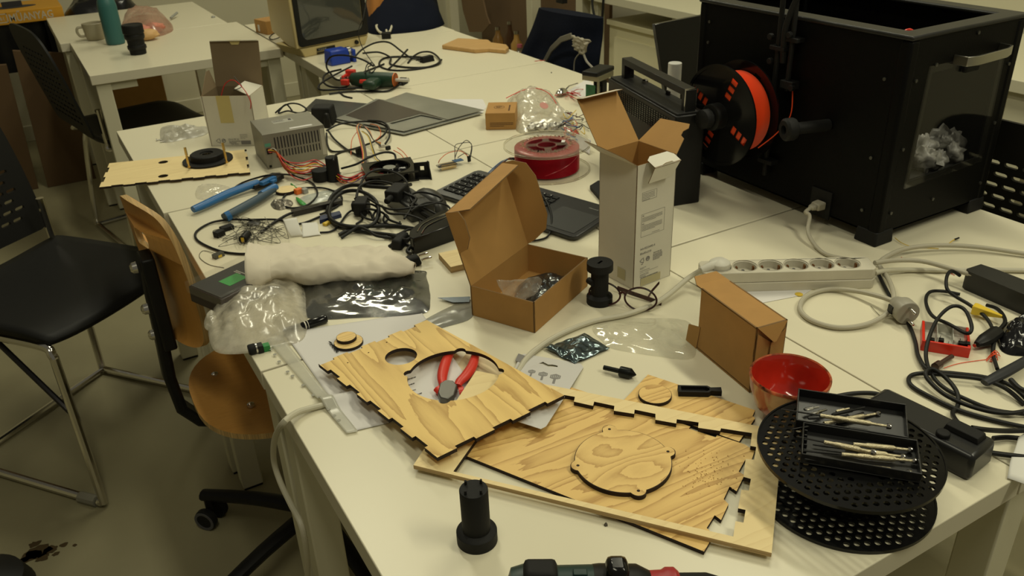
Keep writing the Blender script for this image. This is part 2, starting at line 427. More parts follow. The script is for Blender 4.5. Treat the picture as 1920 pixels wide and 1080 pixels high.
# ================================================================ 3D PRINTER
def panel(mb, axis, c0, c1, a, b, z0, z1, hole=None):
    """rectangular sheet normal to axis ('x' or 'y') between c0 and c1 with an optional polygon hole given in (a, z)"""
    if axis == 'y': M = Matrix(((1, 0, 0, 0), (0, 0, -1, c1), (0, 1, 0, 0), (0, 0, 0, 1)))      # local x->x, y->z, z->-y
    else: M = Matrix(((0, 0, -1, c1), (-1, 0, 0, 0), (0, 1, 0, 0), (0, 0, 0, 1)))                 # local x->-y, y->z, z->-x
    sg = 1 if axis == 'y' else -1
    o = [(sg*a, z0), (sg*b, z0), (sg*b, z1), (sg*a, z1)]
    hs = [[(sg*p[0], p[1]) for p in hole]] if hole else []
    mb.prism(o, 0, c1-c0, M, hs)
PX0, PX1, PY0, PY1, PZ1 = 1.255, 1.565, .88, 1.385, 1.113
pb = thing('3d_printer', 'large black enclosed 3D printer with clear front door and aluminium handle', 'printer', ((PX0+PX1)/2, (PY0+PY1)/2, TH))
M_PB = mat('black_powder_coat', (.0028, .0028, .0025), .5, bump=.15, bscale=400, spec=.12)
z0 = TH+.022
win = [(1.319, .852), (1.518, .859), (1.512, 1.047), (1.325, 1.047)]
mb = MB()
panel(mb, 'x', PX0, PX0+.003, PY0, PY1, z0, PZ1-.004)
panel(mb, 'x', PX1-.003, PX1, PY0, PY1, z0, PZ1-.004)
panel(mb, 'y', PY0, PY0+.003, PX0, PX1, z0, PZ1-.004, win)
panel(mb, 'y', PY1-.003, PY1, PX0, PX1, z0, PZ1-.004)
mb.box(PX0, PX1, PY0, PY1, z0, z0+.004)
build('body', mb, M_PB, pb, bevel=.0008)
mb = MB(); w = .034
mb.prism([(PX0-.004, PY0-.004), (PX1+.004, PY0-.004), (PX1+.004, PY1+.004), (PX0-.004, PY1+.004)], PZ1-.004, PZ1+.004, None, [[(PX0+w, PY0+w), (PX1-w, PY0+w), (PX1-w, PY1-w), (PX0+w, PY1-w)]])
build('top_frame', mb, mat('worn_black_plastic', (.016, .016, .015), .4, spec=.35, var=.2, vscale=30), pb, bevel=.003)
# corner posts
for x, y in ((PX0, PY0), (PX1, PY0), (PX0, PY1), (PX1, PY1)):
    mb = MB(); sx = 1 if x == PX0 else -1; sy = 1 if y == PY0 else -1
    mb.box(*sorted((x-sx*.002, x+sx*.022)), *sorted((y-sy*.002, y+sy*.022)), z0, PZ1-.003)
    build('corner_post', mb, M_PB, pb, bevel=.006)
    mb = MB(); mb.box(*sorted((x-sx*.004, x+sx*.045)), *sorted((y-sy*.004, y+sy*.045)), TH, z0+.006, taper=.002); build('foot', mb, M_BLACKM, pb, bevel=.003)
M_GLASS = film_mat('clear_door_acrylic', (.4, .4, .36), .004, .04, .03, 3)
mb = MB(); M = Matrix(((1, 0, 0, 0), (0, 0, -1, PY0-.001), (0, 1, 0, 0), (0, 0, 0, 1)))
mb.prism([(1.305, .842), (1.527, .848), (1.520, 1.06), (1.312, 1.06)], 0, .003, M)
dr = build('door', mb, M_GLASS, pb, label='clear acrylic front door')
mb = MB(); hp = [(1.377, PY0, 1.062), (1.379, PY0-.024, 1.062), (1.40, PY0-.030, 1.062), (1.48, PY0-.030, 1.064), (1.50, PY0-.024, 1.065), (1.502, PY0, 1.065)]
p = hp; vs = []; fs = []
for q in p:
    vs += [(q[0], q[1], q[2]-.008), (q[0], q[1], q[2]+.008)]
mb.add([], [])
def strap(mb, pts, w, t, up=V((0, 0, 1))):
    """flat bar following pts, width w along up, thickness t"""
    pts = [V(q) for q in pts]; vs = []; n = len(pts)
    for i, q in enumerate(pts):
        d = (pts[min(n-1, i+1)]-pts[max(0, i-1)]).normalized(); s = d.cross(up).normalized()
        for a, b in ((-1, -1), (1, -1), (1, 1), (-1, 1)): vs.append(q+s*(t/2*a)+up*(w/2*b))
    fs = []
    for i in range(n-1):
        for j in range(4): fs.append((i*4+j, i*4+(j+1) % 4, i*4+4+(j+1) % 4, i*4+4+j))
    fs += [(3, 2, 1, 0), (4*n-4, 4*n-3, 4*n-2, 4*n-1)]
    mb.add(vs, fs)
mb = MB(); strap(mb, hp, .016, .004); build('door_handle', mb, mat('brushed_aluminium', (.50, .49, .43), .3, 1.0), dr, label='brushed aluminium handle', bevel=.0006)
mb = MB(); mb.box(1.40, 1.44, PY0-.012, PY0-.001, 1.036, 1.052); build('door_latch', mb, M_BLACKM, dr, bevel=.004)
for x, z in ((1.283, 1.04), (1.283, .92), (1.283, .80), (1.543, 1.03), (1.543, .92), (1.543, .80), (1.43, 1.10), (1.40, .80), (1.33, 1.06)):
    mb = MB(); mb.cyl((x, PY0+.001, z), (x, PY0-.0025, z), .0032, n=10); build('screw', mb, mat('dark_screw', (.10, .10, .09), .4, .8), pb)
for y, z in ((.918, 1.04), (.918, .90), (1.355, 1.073), (1.355, 1.031), (1.355, .80), (.918, .80)):
    mb = MB(); mb.cyl((PX0+.001, y, z), (PX0-.0025, y, z), .0032, n=10); build('screw', mb, mat('dark_screw', (.10, .10, .09), .4, .8), pb)
# inside: build plate, crumpled waste, frame, wires
mb = MB(); mb.box(PX0+.02, PX1-.02, PY0+.03, PY1-.03, .83, .838); build('build_plate', mb, mat('black_build_plate', (.02, .02, .018), .5), pb)
mb = MB(); mb.box(1.30, 1.52, PY0+.05, PY0+.062, .868, .874); build('plate_rail', mb, M_STEEL, pb)
mb = MB(); mb.cyl((PX0+.02, .98, 1.03), (PX1-.02, .98, 1.03), .004); build('guide_rod', mb, M_STEEL, pb); mb = MB(); mb.cyl((PX0+.02, 1.2, 1.03), (PX1-.02, 1.2, 1.03), .004); build('guide_rod', mb, M_STEEL, pb)
mb = MB()
for dx, c in ((0, 0), (.006, 0)): mb.tube([(1.31+dx, .94, 1.08), (1.33+dx, .95, 1.105), (1.35, .945, 1.10), (1.375, .95, 1.075)], .0022, 6)
build('hotend_wires', mb, M_RED, pb)
mb = MB(); mb.tube([(1.33, .935, 1.07), (1.345, .93, 1.10), (1.365, .925, 1.075)], .0018, 6); build('hotend_wires', mb, M_YEL, pb)
mb = MB(); mb.box(1.40, 1.412, 1.0, 1.012, 1.05, 1.075); build('print_head', mb, mat('cream_connector', (.55, .52, .30), .4), pb)
mb = MB(); mb.box(1.39, 1.43, .99, 1.03, .99, 1.05); build('print_head', mb, M_BLACKM, pb)
random.seed(5)
wm = MB()
for k in range(14):
    cx, cy = random.uniform(1.33, 1.53), random.uniform(.915, .97); r0 = random.uniform(.018, .032); cz = .838+r0*.9
    def fn(u, v, cx=cx, cy=cy, r0=r0, cz=cz, k=k):
        a = 2*pi*u; b = pi*(v-.5); d = V((cos(a)*cos(b), sin(a)*cos(b), sin(b))); q = r0*(1+.5*rag(d.x, d.y, d.z, 2.4, k)+.25*rag(d.x, d.y, d.z, 6, k)); return V((cx, cy, cz))+d*q*.9
    wm.grid(fn, 22, 14, closeu=True)
wo = build('plastic_waste', wm, mat('tangled_plastic_waste', (.19, .185, .165), .4, var=.7, vscale=40), None, ang=75)
tag(wo, 'crumpled grey and white waste heap inside the black 3D printer', 'waste'); wo['kind'] = 'stuff'
# power inlet and plug with its cord
mb = MB(); mb.box(PX0-.003, PX0, .987, 1.035, .755+.0, .81); build('power_inlet', mb, M_BLACKM, pb)
# filament guide on the left face
mb = MB()
for y, za, zb in ((1.150, .80, 1.16), (1.118, .98, 1.16)):
    mb.tube([(PX0-.012, y, za), (PX0-.012, y, (za+zb)/2), (PX0-.014, y, zb)], .005, 10)
mb.tube([(PX0-.012, 1.135, 1.03), (PX0-.02, 1.13, 1.10), (PX0-.012, 1.11, 1.17)], .006, 10)
mb.box(PX0-.022, PX0, 1.128, 1.164, 1.052, 1.060); mb.box(PX0-.022, PX0, 1.128, 1.164, .828, .836)
mb.box(PX0-.020, PX0, 1.100, 1.130, 1.072, 1.080); mb.box(PX0-.020, PX0, 1.100, 1.130, .985, 1.0)
for y, z in ((1.165, 1.075), (1.12, 1.085), (1.16, 1.03), (1.10, .99)): mb.cyl((PX0-.024, y, z), (PX0-.016, y, z), .006, n=10)
build('filament_guide', mb, M_BLACKM, pb, bevel=.001)
# empty spool holder
mb = MB(); Mh = frame((PX0, 1.02, .935), (0, 0, 1), (-1, .30, -.06))
mb.lathe([(.011, 0), (.011, .075)], 20, Mh); mb.lathe([(.019, .07), (.021, .074), (.021, .088), (.017, .092), (.009, .092), (.009, .078)], 24, Mh)
build('spool_holder', mb, M_BLACKM, pb, label='empty black spool holder arm')
mb = MB(); Mh = frame((PX0, 1.208, .925), (0, 0, 1), (-1, 0, 0))
mb.lathe([(.0105, 0), (.0105, .128)], 20, Mh); mb.lathe([(.015, .120), (.019, .123), (.019, .139), (.012, .143)], 12, Mh)
build('spool_holder', mb, M_BLACKM, pb)
# orange spool hanging on the holder
so = thing('filament_spool', 'black spool of orange filament hanging on the side of the 3D printer', 'filament spool', (1.2, 1.208, .825))
Mh = frame((1.222, 1.208, .925), (0, 0, 1), (-1, 0, 0))
def flange_spoked(mb, R, r, t, M, z, nsp=6):
    mb.lathe([(R-.006, z), (R, z), (R, z+t*1.6), (R-.006, z+t*1.6)], 56, M, cap=False, closed=True)
    hs = []
    for k in range(4):
        a0 = 2*pi*k/4+1.13
        for q in range(3):
            ra_, rb_ = r+.014+q*(R-r-.024)/3, r+.010+(q+1)*(R-r-.024)/3
            hs.append([(rr*cos(a), rr*sin(a)) for rr, a in ((ra_, a0-.009/ra_), (rb_, a0-.009/rb_), (rb_, a0+.009/rb_), (ra_, a0+.009/ra_))])
    mb.prism(circle(0, 0, R-.005, 56), z, z+t, M, hs+[circle(0, 0, r-.002, 32)])
mb = MB(); flange_spoked(mb, .1, .028, .0025, Mh, .060); build('flange', mb, M_BLACKG, so)
mb = MB(); flange_spoked(mb, .1, .028, .0025, Mh, .0); build('flange', mb, M_BLACKG, so)
mb = MB(); mb.lathe([(.026, .0025), (.026, .085), (.021, .087), (.0125, .087), (.0125, .0025)], 32, Mh, cap=False, closed=True); build('hub', mb, M_BLACK, so)
mb = MB()
prof = [(.078+.0012*abs(sin(j*pi/1.0+.5)), .004+j*.0018) for j in range(31)]
prof = []
for j in range(31):
    z = .004+j*.0018; prof += [(.0785, z), (.0798, z+.0009)]
prof += [(.0785, .0598), (.030, .0598), (.030, .004)]
mb.lathe(prof, 64, Mh, cap=False, closed=True)
M_ORF = mat('orange_red_filament', (.80, .075, .015), .32)
wf = build('wound_filament', mb, M_ORF, so, ang=60)
mb = MB(); mb.tube([(1.19, 1.125, .875), (1.215, 1.105, .905), (1.232, 1.092, .94), (PX0-.012, 1.104, .985)], .0011, 6); build('loose_filament', mb, M_ORF, wf)
# power plug into printer
pc = thing('power_plug', 'grey power cord plugged into the back corner of the 3D printer', 'power cord', T(1560, 470))
mb = MB(); Mp = frame((PX0-.004, 1.006, .782), (0, 1, 0), (-1, -.05, 0)); mb.box(-.011, .011, -.008, .008, 0, .020, Mp, taper=.001); mb.box(-.008, .008, -.006, .006, .020, .032, Mp, taper=.002)
build('plug_body', mb, M_CABLE, pc, bevel=.003)
mb = MB(); q = Mp @ V((0, 0, .03)); e = T(1548, 474, .004)
mb.tube([q, q+V((-.018, -.004, -.003)), T(1518, 405, .035), T(1515, 435, .018), T(1530, 462, .006), T(1552, 478, .004), T(1590, 486, .004)], .0036, 10); build('cord', mb, M_CABLE, pc)
# ================================================================ RADIO
rA, rB = V((1.0755, 1.238, TH)), V((1.139, 1.2235, TH)); rM = frame(rA, rB-rA); RW, RL, RH = .0655, .335, .191
ra = thing('radio', 'old black portable radio standing on edge with rectangular carry handle', 'radio', rM @ V((RW/2, RL/2, 0)))
M_RAD = mat('charcoal_radio_plastic', (.009, .009, .009), .38, spec=.3)
mb = MB(rM); mb.box(0, RW, 0, RL, 0, RH); build('body', mb, M_RAD, ra, bevel=.003)
mb = MB(rM); mb.box(.004, RW-.004, .004, RL-.004, RH, RH+.004); build('top_panel', mb, mat('dark_grey_vinyl', (.014, .014, .0135), .5, spec=.3, bump=.3, bscale=400), ra, bevel=.001)
mb = MB(rM)
for i in range(22):
    for j in range(9): mb.box(-.0012, 0, .03+i*.0115, .036+i*.0115, RH-.05+j*.0045, RH-.0475+j*.0045)
build('speaker_grille', mb, M_BLACKG, ra)
mb = MB(rM)
strap_pts = [(.036, .022, RH+.002), (.036, .022, RH+.046), (.036, RL-.035, RH+.046), (.036, RL-.035, RH+.002)]
mb.box(.024, .048, .012, .026, RH, RH+.046); mb.box(.024, .048, RL-.036, RL-.02, RH, RH+.046); mb.box(.024, .048, .012, RL-.02, RH+.034, RH+.048)
build('handle', mb, M_RAD, ra, bevel=.001)
mb = MB(rM); mb.box(.023, .049, .0105, .012, RH-.0, RH+.049); mb.box(.025, .047, .0095, .0105, RH+.002, RH+.046)
mb.m = [0]*6+[1]*6
build('handle_end', mb, [M_CHROME, M_RAD], ra)
mb = MB(rM); mb.lathe([(.007, 0), (.007, .006), (.004, .009)], 16, TR(.05, RL-.09, RH+.004)); build('knob', mb, M_CHROME, ra); mb = MB(rM); mb.box(.05, .054, .13, .145, RH+.004, RH+.012); build('knob', mb, M_BLACKM, ra)
# circuit chassis behind the radio
ch = thing('circuit_chassis', 'bare electronics chassis with green circuit board behind the black radio', 'electronics', T(1125, 200))
c = T(1122, 200); Mc = frame(c, (1, .45, 0))
mb = MB(Mc); mb.box(-.004, -.001, 0.01, .04, 0.004, .060); build('circuit_board', mb, M_GREEN, ch)
mb = MB(Mc); mb.box(0, .085, 0, .055, .070, .085); mb.box(.0, .006, 0, .006, 0, .07); mb.box(.078, .084, 0, .006, 0, .07); mb.box(0, .085, 0, .055, 0, .006); build('metal_bracket', mb, mat('tarnished_metal', (.30, .28, .20), .4, .8), ch, bevel=.001)
mb = MB(Mc); mb.box(-.01, .09, .0, .05, .085, .098); build('cover', mb, M_BLACK, ch, bevel=.003)
mb = MB(Mc); mb.box(.01, .03, .01, .04, .008, .05); mb.box(.04, .065, .01, .04, .008, .06); build('transformer', mb, M_BLACKM, ch)
# white roll
c = T(1246, 300)
# ================================================================ TALL WHITE BOX
tA, tB = T(1187, 544), T(1255.6, 516.7); tM = frame(tA, tB-tA); TW, TL2, THH = .086, .091, .221
tb = thing('carton', 'tall narrow white carton with its brown-lined flaps open', 'box', tM @ V((TW/2, TL2/2, 0)))
def card_wall(mb, o, xd, yd, w, h, t=.0012, poly=None):
    """sheet of card: outer face material 0 (towards z=xd x yd), inner face 1, cut edge 2; poly optional in local coords"""
    x = V(xd).normalized(); y = V(yd); y = (y-x*y.dot(x)).normalized(); z = x.cross(y)
    M = Matrix(((x.x, y.x, z.x, o[0]), (x.y, y.y, z.y, o[1]), (x.z, y.z, z.z, o[2]), (0, 0, 0, 1)))
    poly = poly or [(0, 0), (w, 0), (w, h), (0, h)]
    k = len(mb.f); mb.mi = 1; mb.prism(poly, -t, 0, M, edge_mi=2)
    nt = sum(1 for q in mb.m[k:] if q == 1)
    # first half of the caps are the z=0 (outer) side
    c = 0
    for i in range(k, len(mb.f)):
        if mb.m[i] == 1:
            if c < nt//2: mb.m[i] = 0
            c += 1
def wq(M, x, y, z): return M @ V((x, y, z))
def wd(M, x, y, z): return (M.to_3x3() @ V((x, y, z)))
CARD3 = [M_WCARD, M_CARDI, M_CUT]
mb = MB()
card_wall(mb, wq(tM, 0, 0, .0005), wd(tM, 1, 0, 0), V((0, 0, 1)), TW, THH)            # right face (towards camera right)
card_wall(mb, wq(tM, 0, TL2, .0005), wd(tM, 0, -1, 0), V((0, 0, 1)), TL2, THH)
card_wall(mb, wq(tM, TW, 0, .0005), wd(tM, 0, 1, 0), V((0, 0, 1)), TL2, THH)
card_wall(mb, wq(tM, TW, TL2, .0005), wd(tM, -1, 0, 0), V((0, 0, 1)), TW, THH)
mb.mi = 1; mb.box(.001, TW-.001, .001, TL2-.001, .001, .002, tM)
build('carton_body', mb, CARD3, tb)
# flaps: back big flap (on the left/back face hinge), etc.
mb = MB()
up = V((0, 0, 1))
hL = wq(tM, 0, TL2, THH)      # top back-left corner
# lid panel hinged on the back edge (y = TL2), standing up and leaning back
card_wall(mb, wq(tM, TW, TL2, THH), wd(tM, -1, 0, 0), wd(tM, 0, .80, 1), TW, .098)
build('lid_flap', mb, CARD3, tb)
mb = MB(); d = wd(tM, 0, .80, 1).normalized(); o = wq(tM, TW, TL2, THH)+d*.098
card_wall(mb, o, wd(tM, -1, 0, 0), wd(tM, 0, -1.0, .25), TW, .018)
build('tuck_flap', mb, CARD3, tb)
mb = MB(); card_wall(mb, wq(tM, 0, TL2, THH), wd(tM, 0, -1, 0), wd(tM, -.80, 0, .62), TL2, .042, poly=[(0, 0), (TL2, 0), (TL2-.012, .022), (.036, .040), (.0, .042)])
build('side_flap', mb, CARD3, tb)
mb = MB(); card_wall(mb, wq(tM, TW, 0, THH), wd(tM, 0, 1, 0), wd(tM, .75, 0, .62), TL2, .05, poly=[(0, 0), (TL2, 0), (TL2-.010, .052), (.018, .058), (.014, .050), (.020, .042), (.018, .034), (.008, .030)])
build('side_flap', mb, CARD3, tb)
mb = MB(); o1 = wq(tM, .022, -.0005, THH-.006)
card_wall(mb, wq(tM, .020, -.020, THH-.002), wd(tM, 1, 0, 0), wd(tM, 0, .85, .35), .056, .03, poly=[(0, 0), (.056, 0), (.056, .018), (.048, .027), (.010, .027), (0, .020)])
card_wall(mb, wq(tM, .016, -.010, THH-.030), wd(tM, 1, 0, .0), wd(tM, 0, -.34, 1), .05, .03, poly=[(0, 0), (.050, .0), (.060, .030), (.045, .030), (.040, .033), (.026, .033), (.020, .030), (.004, .030)])
build('tuck_flap', mb, [M_WCARD, M_WCARD, M_CUT], tb)
# printing on the right face
Mf = tM @ Matrix(((1, 0, 0, 0), (0, 0, -1, -.0002), (0, 1, 0, 0), (0, 0, 0, 1)))
mb = MB()
def rectline(mb, x0, y0, x1, y1, w, M):
    for a, b, c, d in ((x0, y0, x1, y0+w), (x0, y1-w, x1, y1), (x0, y0, x0+w, y1), (x1-w, y0, x1, y1)): mb.box(a, c, b, d, 0, .0002, M)
def fauxlines(mb, x, y, w, n, lh, M, seed=1, h=.0007):
    """illegible fine print: rows of short word-like dashes"""
    random.seed(seed)
    for i in range(n):
        cx = x
        while cx < x+w*(1 if i < n-1 else .6):
            l = random.uniform(.001, .0045); mb.box(cx, min(x+w, cx+l), y-i*lh, y-i*lh+h, 0, .00015, M); cx += l+.0006
rectline(mb, .013, .158, .045, .173, .0003, Mf); fauxlines(mb, .0145, .1695, .026, 5, .0026, Mf, 2)
rectline(mb, .013, .094, .065, .135, .0003, Mf)
text(mb, 'EN', .003, Mf @ TR(.015, .1305, 0)); fauxlines(mb, .015, .1275, .045, 4, .0022, Mf, 3)
text(mb, 'HU', .003, Mf @ TR(.015, .116, 0)); fauxlines(mb, .015, .1135, .045, 5, .0022, Mf, 4); fauxlines(mb, .038, .0965, .025, 1, .002, Mf, 5)
text(mb, 'AA-0223492-4', .0056, Mf @ TR(.013, .070, 0)); text(mb, '85x85x210', .0056, Mf @ TR(.013, .0615, 0))
def recyc(mb, x, y, s, M):
    for k in range(3):
        a = pi/2+2*pi*k/3; b = a+2*pi/3*.72; r = s
        p, q = V((cos(a)*r, sin(a)*r)), V((cos(b)*r, sin(b)*r)); d = (q-p).normalized(); n = V((-d.y, d.x))*s*.14
        mb.prism([(x+p.x-n.x, y+p.y-n.y), (x+q.x-n.x, y+q.y-n.y), (x+q.x+n.x, y+q.y+n.y), (x+p.x+n.x, y+p.y+n.y)], 0, .0002, M)
        h = d*s*.45; m2 = n*2.6
        mb.prism([(x+q.x-m2.x, y+q.y-m2.y), (x+q.x+h.x, y+q.y+h.y), (x+q.x+m2.x, y+q.y+m2.y)], 0, .0002, M)
def greendot(mb, x, y, s, M):
    mb.prism(circle(x, y, s, 24), 0, .0002, M, [circle(x, y, s*.62, 20)])
    mb.prism([(x-s*.9, y-s*.2), (x+s*.1, y+s*.55), (x+s*.1, y+s*1.1), (x+s*.75, y+s*.3), (x+s*.1, y-.3*s), (x+s*.1, y+s*.15), (x-s*.6, y-s*.5)], .0001, .0003, M)
recyc(mb, .0185, .050, .0042, Mf); text(mb, 'PAP', .0025, Mf @ TR(.0160, .0425, 0)); greendot(mb, .031, .0505, .0045, Mf)
text(mb, '2014 09 20', .0042, Mf @ TR(.043, .0555, 0)); fauxlines(mb, .043, .053, .021, 5, .0024, Mf, 6, .0012)
fauxlines(mb, .014, .036, .014, 2, .0022, Mf, 7); fauxlines(mb, .014, .030, .030, 1, .0022, Mf, 8); mb.box(.014, .056, .0272, .0275, 0, .0002, Mf); fauxlines(mb, .014, .0235, .02, 3, .0022, Mf, 9)
random.seed(3); x = .016
while x < .055:
    w = random.choice((.0003, .0006, .0009)); mb.box(x, x+w, .006, .018, 0, .0002, Mf); x += w+random.choice((.0005, .0008, .0011))
build('printed_text', mb, M_GREYINK, tb)
mb = MB(); mb.box(.016, .062, .002, .016, .0003, .0005, Mf); build('tape', mb, mat('clear_yellow_tape', (.60, .54, .32), .3, alpha=.65), tb); mb = MB(); Mg = tM @ Matrix(((0, 0, -1, -.0002), (-1, 0, 0, TL2), (0, 1, 0, 0), (0, 0, 0, 1)))
mb.box(TL2-.040, TL2-.02, .010, .030, .0003, .0005, Mg); build('tape', mb, mat('clear_yellow_tape', (.60, .54, .32), .3, alpha=.65), tb)
# ================================================================ OPEN BROWN MAILER BOX
oA, oB = T(1003, 625), T(1100, 538); oM = frame(oA, oB-oA); OW = .178; OD = .119; OH = .054
ob = thing('cardboard_box', 'open brown cardboard mailer box with its lid raised, holding small bags', 'box', oM @ V((OW/2, OD/2, 0)))
B3 = [M_CARD, M_CARDI, M_CUT]; t = .0022
mb = MB()
card_wall(mb, wq(oM, 0, 0, .0005), wd(oM, 1, 0, 0), up, OW, OH, t)
card_wall(mb, wq(oM, 0, OD, .0005), wd(oM, 0, -1, 0), up, OD, OH, t)
card_wall(mb, wq(oM, OW, 0, .0005), wd(oM, 0, 1, 0), up, OD, OH, t)
card_wall(mb, wq(oM, OW, OD, .0005), wd(oM, -1, 0, 0), up, OW, OH, t)
mb.mi = 1; mb.box(.002, OW-.002, .002, OD-.002, .0008, .003, oM)
build('box_base', mb, B3, ob)
# lid
Lh = wq(oM, 0, OD, OH)
def solve_lid():
    best = None
    for i in range(60, 140):
        a = radians(i); d = wd(oM, 0, -cos(a), sin(a)); 
        q = Lh+d*OD; v = q-CP; X = 960+FPX*v.dot(_r)/v.dot(_f); Y = 540-FPX*v.dot(_u)/v.dot(_f); e = hypot(X-834, Y-392)
        if best is None or e < best[0]: best = (e, a, X, Y)
    return best
e_, la, _x, _y = solve_lid(); 
LD = .125; ld = wd(oM, 0, -cos(la), sin(la)); ln = wd(oM, 0, -sin(la), -cos(la))   # ln: inner side normal
lx = wd(oM, 1, 0, 0)
mb = MB(); card_wall(mb, wq(oM, OW, OD, OH), -lx, ld, OW, LD, t, poly=[(0, 0), (OW, 0), (OW, LD), (0, LD*1.2)]); lid = build('lid', mb, B3, ob)
mb = MB(); o = Lh+ld*LD; o2 = Lh+ld*LD*1.2+lx*OW
card_wall(mb, o2, o-o2, (ln-ld*.12), 0, 0, t, poly=[(0, 0), ((o-o2).length, 0), ((o-o2).length-.012, .040), (.012, .040)]); build('front_flap', mb, B3, lid)
mb = MB(); LE = LD*1.2; ear = [(0, 0), (LE, 0), (LE, .020), (LE-.010, .042), (LE-.035, .052), (.045, .052), (.02, .042), (.006, .018)]
card_wall(mb, Lh+lx*OW, ld, (ln+lx*.30), 0, 0, t, poly=ear); build('ear_flap', mb, B3, lid)
mb = MB(); card_wall(mb, Lh+ld*LD, -ld, (ln-lx*.15), 0, 0, t, poly=[(0, 0), (LD*.55, 0), (LD*.5, .022), (LD*.35, .036), (.015, .038), (0, .03)]); build('ear_flap', mb, B3, lid)
# contents
M_ZIP = film_mat('clear_ziplock_film', (.85, .83, .75), .30, .15, .12, 40)
M_ANTI = mat('antistatic_foil', (.16, .17, .17), .16, .9, bump=1.0, bscale=60, var=.3, vscale=30)
def inbox(u, v): q = oM @ V((u, v, 0)); return (q.x, q.y)
mb = bag_mb([inbox(.060, .012), inbox(.120, .010), inbox(.168, .012), inbox(.170, .075), inbox(.12, .100), inbox(.065, .075)], lambda x, y, s: .022, z0=.004, crease=.010, cf=45, seed=3)
tag(build('antistatic_bag', mb, M_ANTI, None, ang=25), 'crinkled shiny antistatic bag inside the open cardboard box', 'bag')
mb = MB()
def fz(u, v):
    q = oM @ V((.035+.045*u+.02*v, .035+.05*v*u, 0)); return V((q.x, q.y, TH+.006+.055*v+.006*rag(u, v, 0, 3, 2)))
mb.grid(lambda u, v: oM @ V((.022+.075*u, .075-.03*u+.012*rag(u, v, 0, 4, 2), .006+.058*v*(1-.35*u))), 14, 12)
tag(build('ziplock_bag', mb, M_ZIP, None, solid=.0006), 'clear ziplock bag standing up inside the open cardboard box', 'bag')
mb = MB(); random.seed(2)
for k in range(4):
    q = oM @ V((.045+.012*k, .03+.01*(k % 2), .004)); mb.box(-.004, .004, -.003, .003, 0, .007, TR(*q) @ RZ(random.random()*3))
mb_o = build('connector', mb, M_ORANGE, None, bevel=.0006); tag(mb_o, 'small orange connectors lying inside the open cardboard box', 'connector'); mb_o['kind'] = 'stuff'
# ================================================================ CLOSED BROWN BOX
cA, cL = T(1405, 737), T(1307, 655); ch_ = .103
cM = frame(cA, cL-cA)           # x along the long face, y points away from the camera's side
CLn, CWd = .126, .050
# local y must point to the far side: use negative width
cb = thing('cardboard_box', 'closed brown cardboard box standing upright beside the red bowl', 'box', cM @ V((CLn/2, -CWd/2, 0)))
mb = MB(); sgn = -1
card_wall(mb, wq(cM, CLn, 0, .0005), wd(cM, -1, 0, 0), up, CLn, ch_, .002)
card_wall(mb, wq(cM, 0, 0, .0005), wd(cM, 0, -1, 0), up, CWd, ch_, .002)
card_wall(mb, wq(cM, 0, -CWd, .0005), wd(cM, 1, 0, 0), up, CLn, ch_, .002)
card_wall(mb, wq(cM, 0, 0, ch_), wd(cM, 0, -1, 0), wd(cM, 1, 0, 0), CWd, CLn+.012, .002)
card_wall(mb, wq(cM, 0, 0, .0025), wd(cM, 1, 0, 0), wd(cM, 0, -1, 0), CLn, CWd, .002)
build('box_body', mb, B3, cb)
mb = MB(); card_wall(mb, wq(cM, 0, 0, ch_), wd(cM, 0, -1, 0), wd(cM, -.35, 0, -1), 0, 0, .0015, poly=[(.001, 0), (CWd-.001, 0), (CWd/2+.002, .024), (CWd/2-.002, .024)])
build('end_flap', mb, B3, cb); mb = MB(); card_wall(mb, wq(cM, -.003, -CWd/2+.002, .004), wd(cM, 0, -1, 0), wd(cM, -.02, 0, 1), 0, 0, .0015, poly=[(0, 0), (CWd/2-.003, 0), (CWd/2-.003, ch_-.012), (0, ch_-.030)])
build('end_flap', mb, B3, cb); mb = MB(); card_wall(mb, wq(cM, -.001, -.001, .004), wd(cM, 0, -1, 0), wd(cM, -.02, 0, 1), 0, 0, .0015, poly=[(0, 0), (CWd/2-.002, 0), (CWd/2-.002, ch_-.030), (0, ch_-.012)])
build('end_flap', mb, B3, cb)
mb = MB(); card_wall(mb, wq(cM, CLn+.012, 0, ch_), wd(cM, 0, -1, 0), wd(cM, 1, 0, .35), CWd, .02, .0015, poly=[(0, 0), (CWd, 0), (CWd-.006, .016), (.006, .016)])
build('end_flap', mb, B3, cb); mb = MB(); card_wall(mb, wq(cM, CLn, 0, .001), wd(cM, .9, .1, .12), up, 0, 0, .0015, poly=[(0, 0), (.024, 0), (.024, .03), (0, .04)])
build('end_flap', mb, B3, cb)
# ================================================================ LASER-CUT PLYWOOD IN THE FOREGROUND
def lp(h0, h1, h2, a, b, c): return PF(T(*a, h0), T(*b, h1), T(*c, h2))
def edge(p, q, n, start, depth, c):
    """finger-joint edge from p to q, notches stepping towards c"""
    d = V(q)-V(p); nn = V((-d.y, d.x)); s = 1 if nn.dot(V(c)-V(p)) > 0 else -1
    return finger(p, q, n, depth, start, s)
PLYM = [M_PLY, M_BURN, M_PLYE]; PLYM2 = [M_PLY2, M_BURN, M_PLYE]
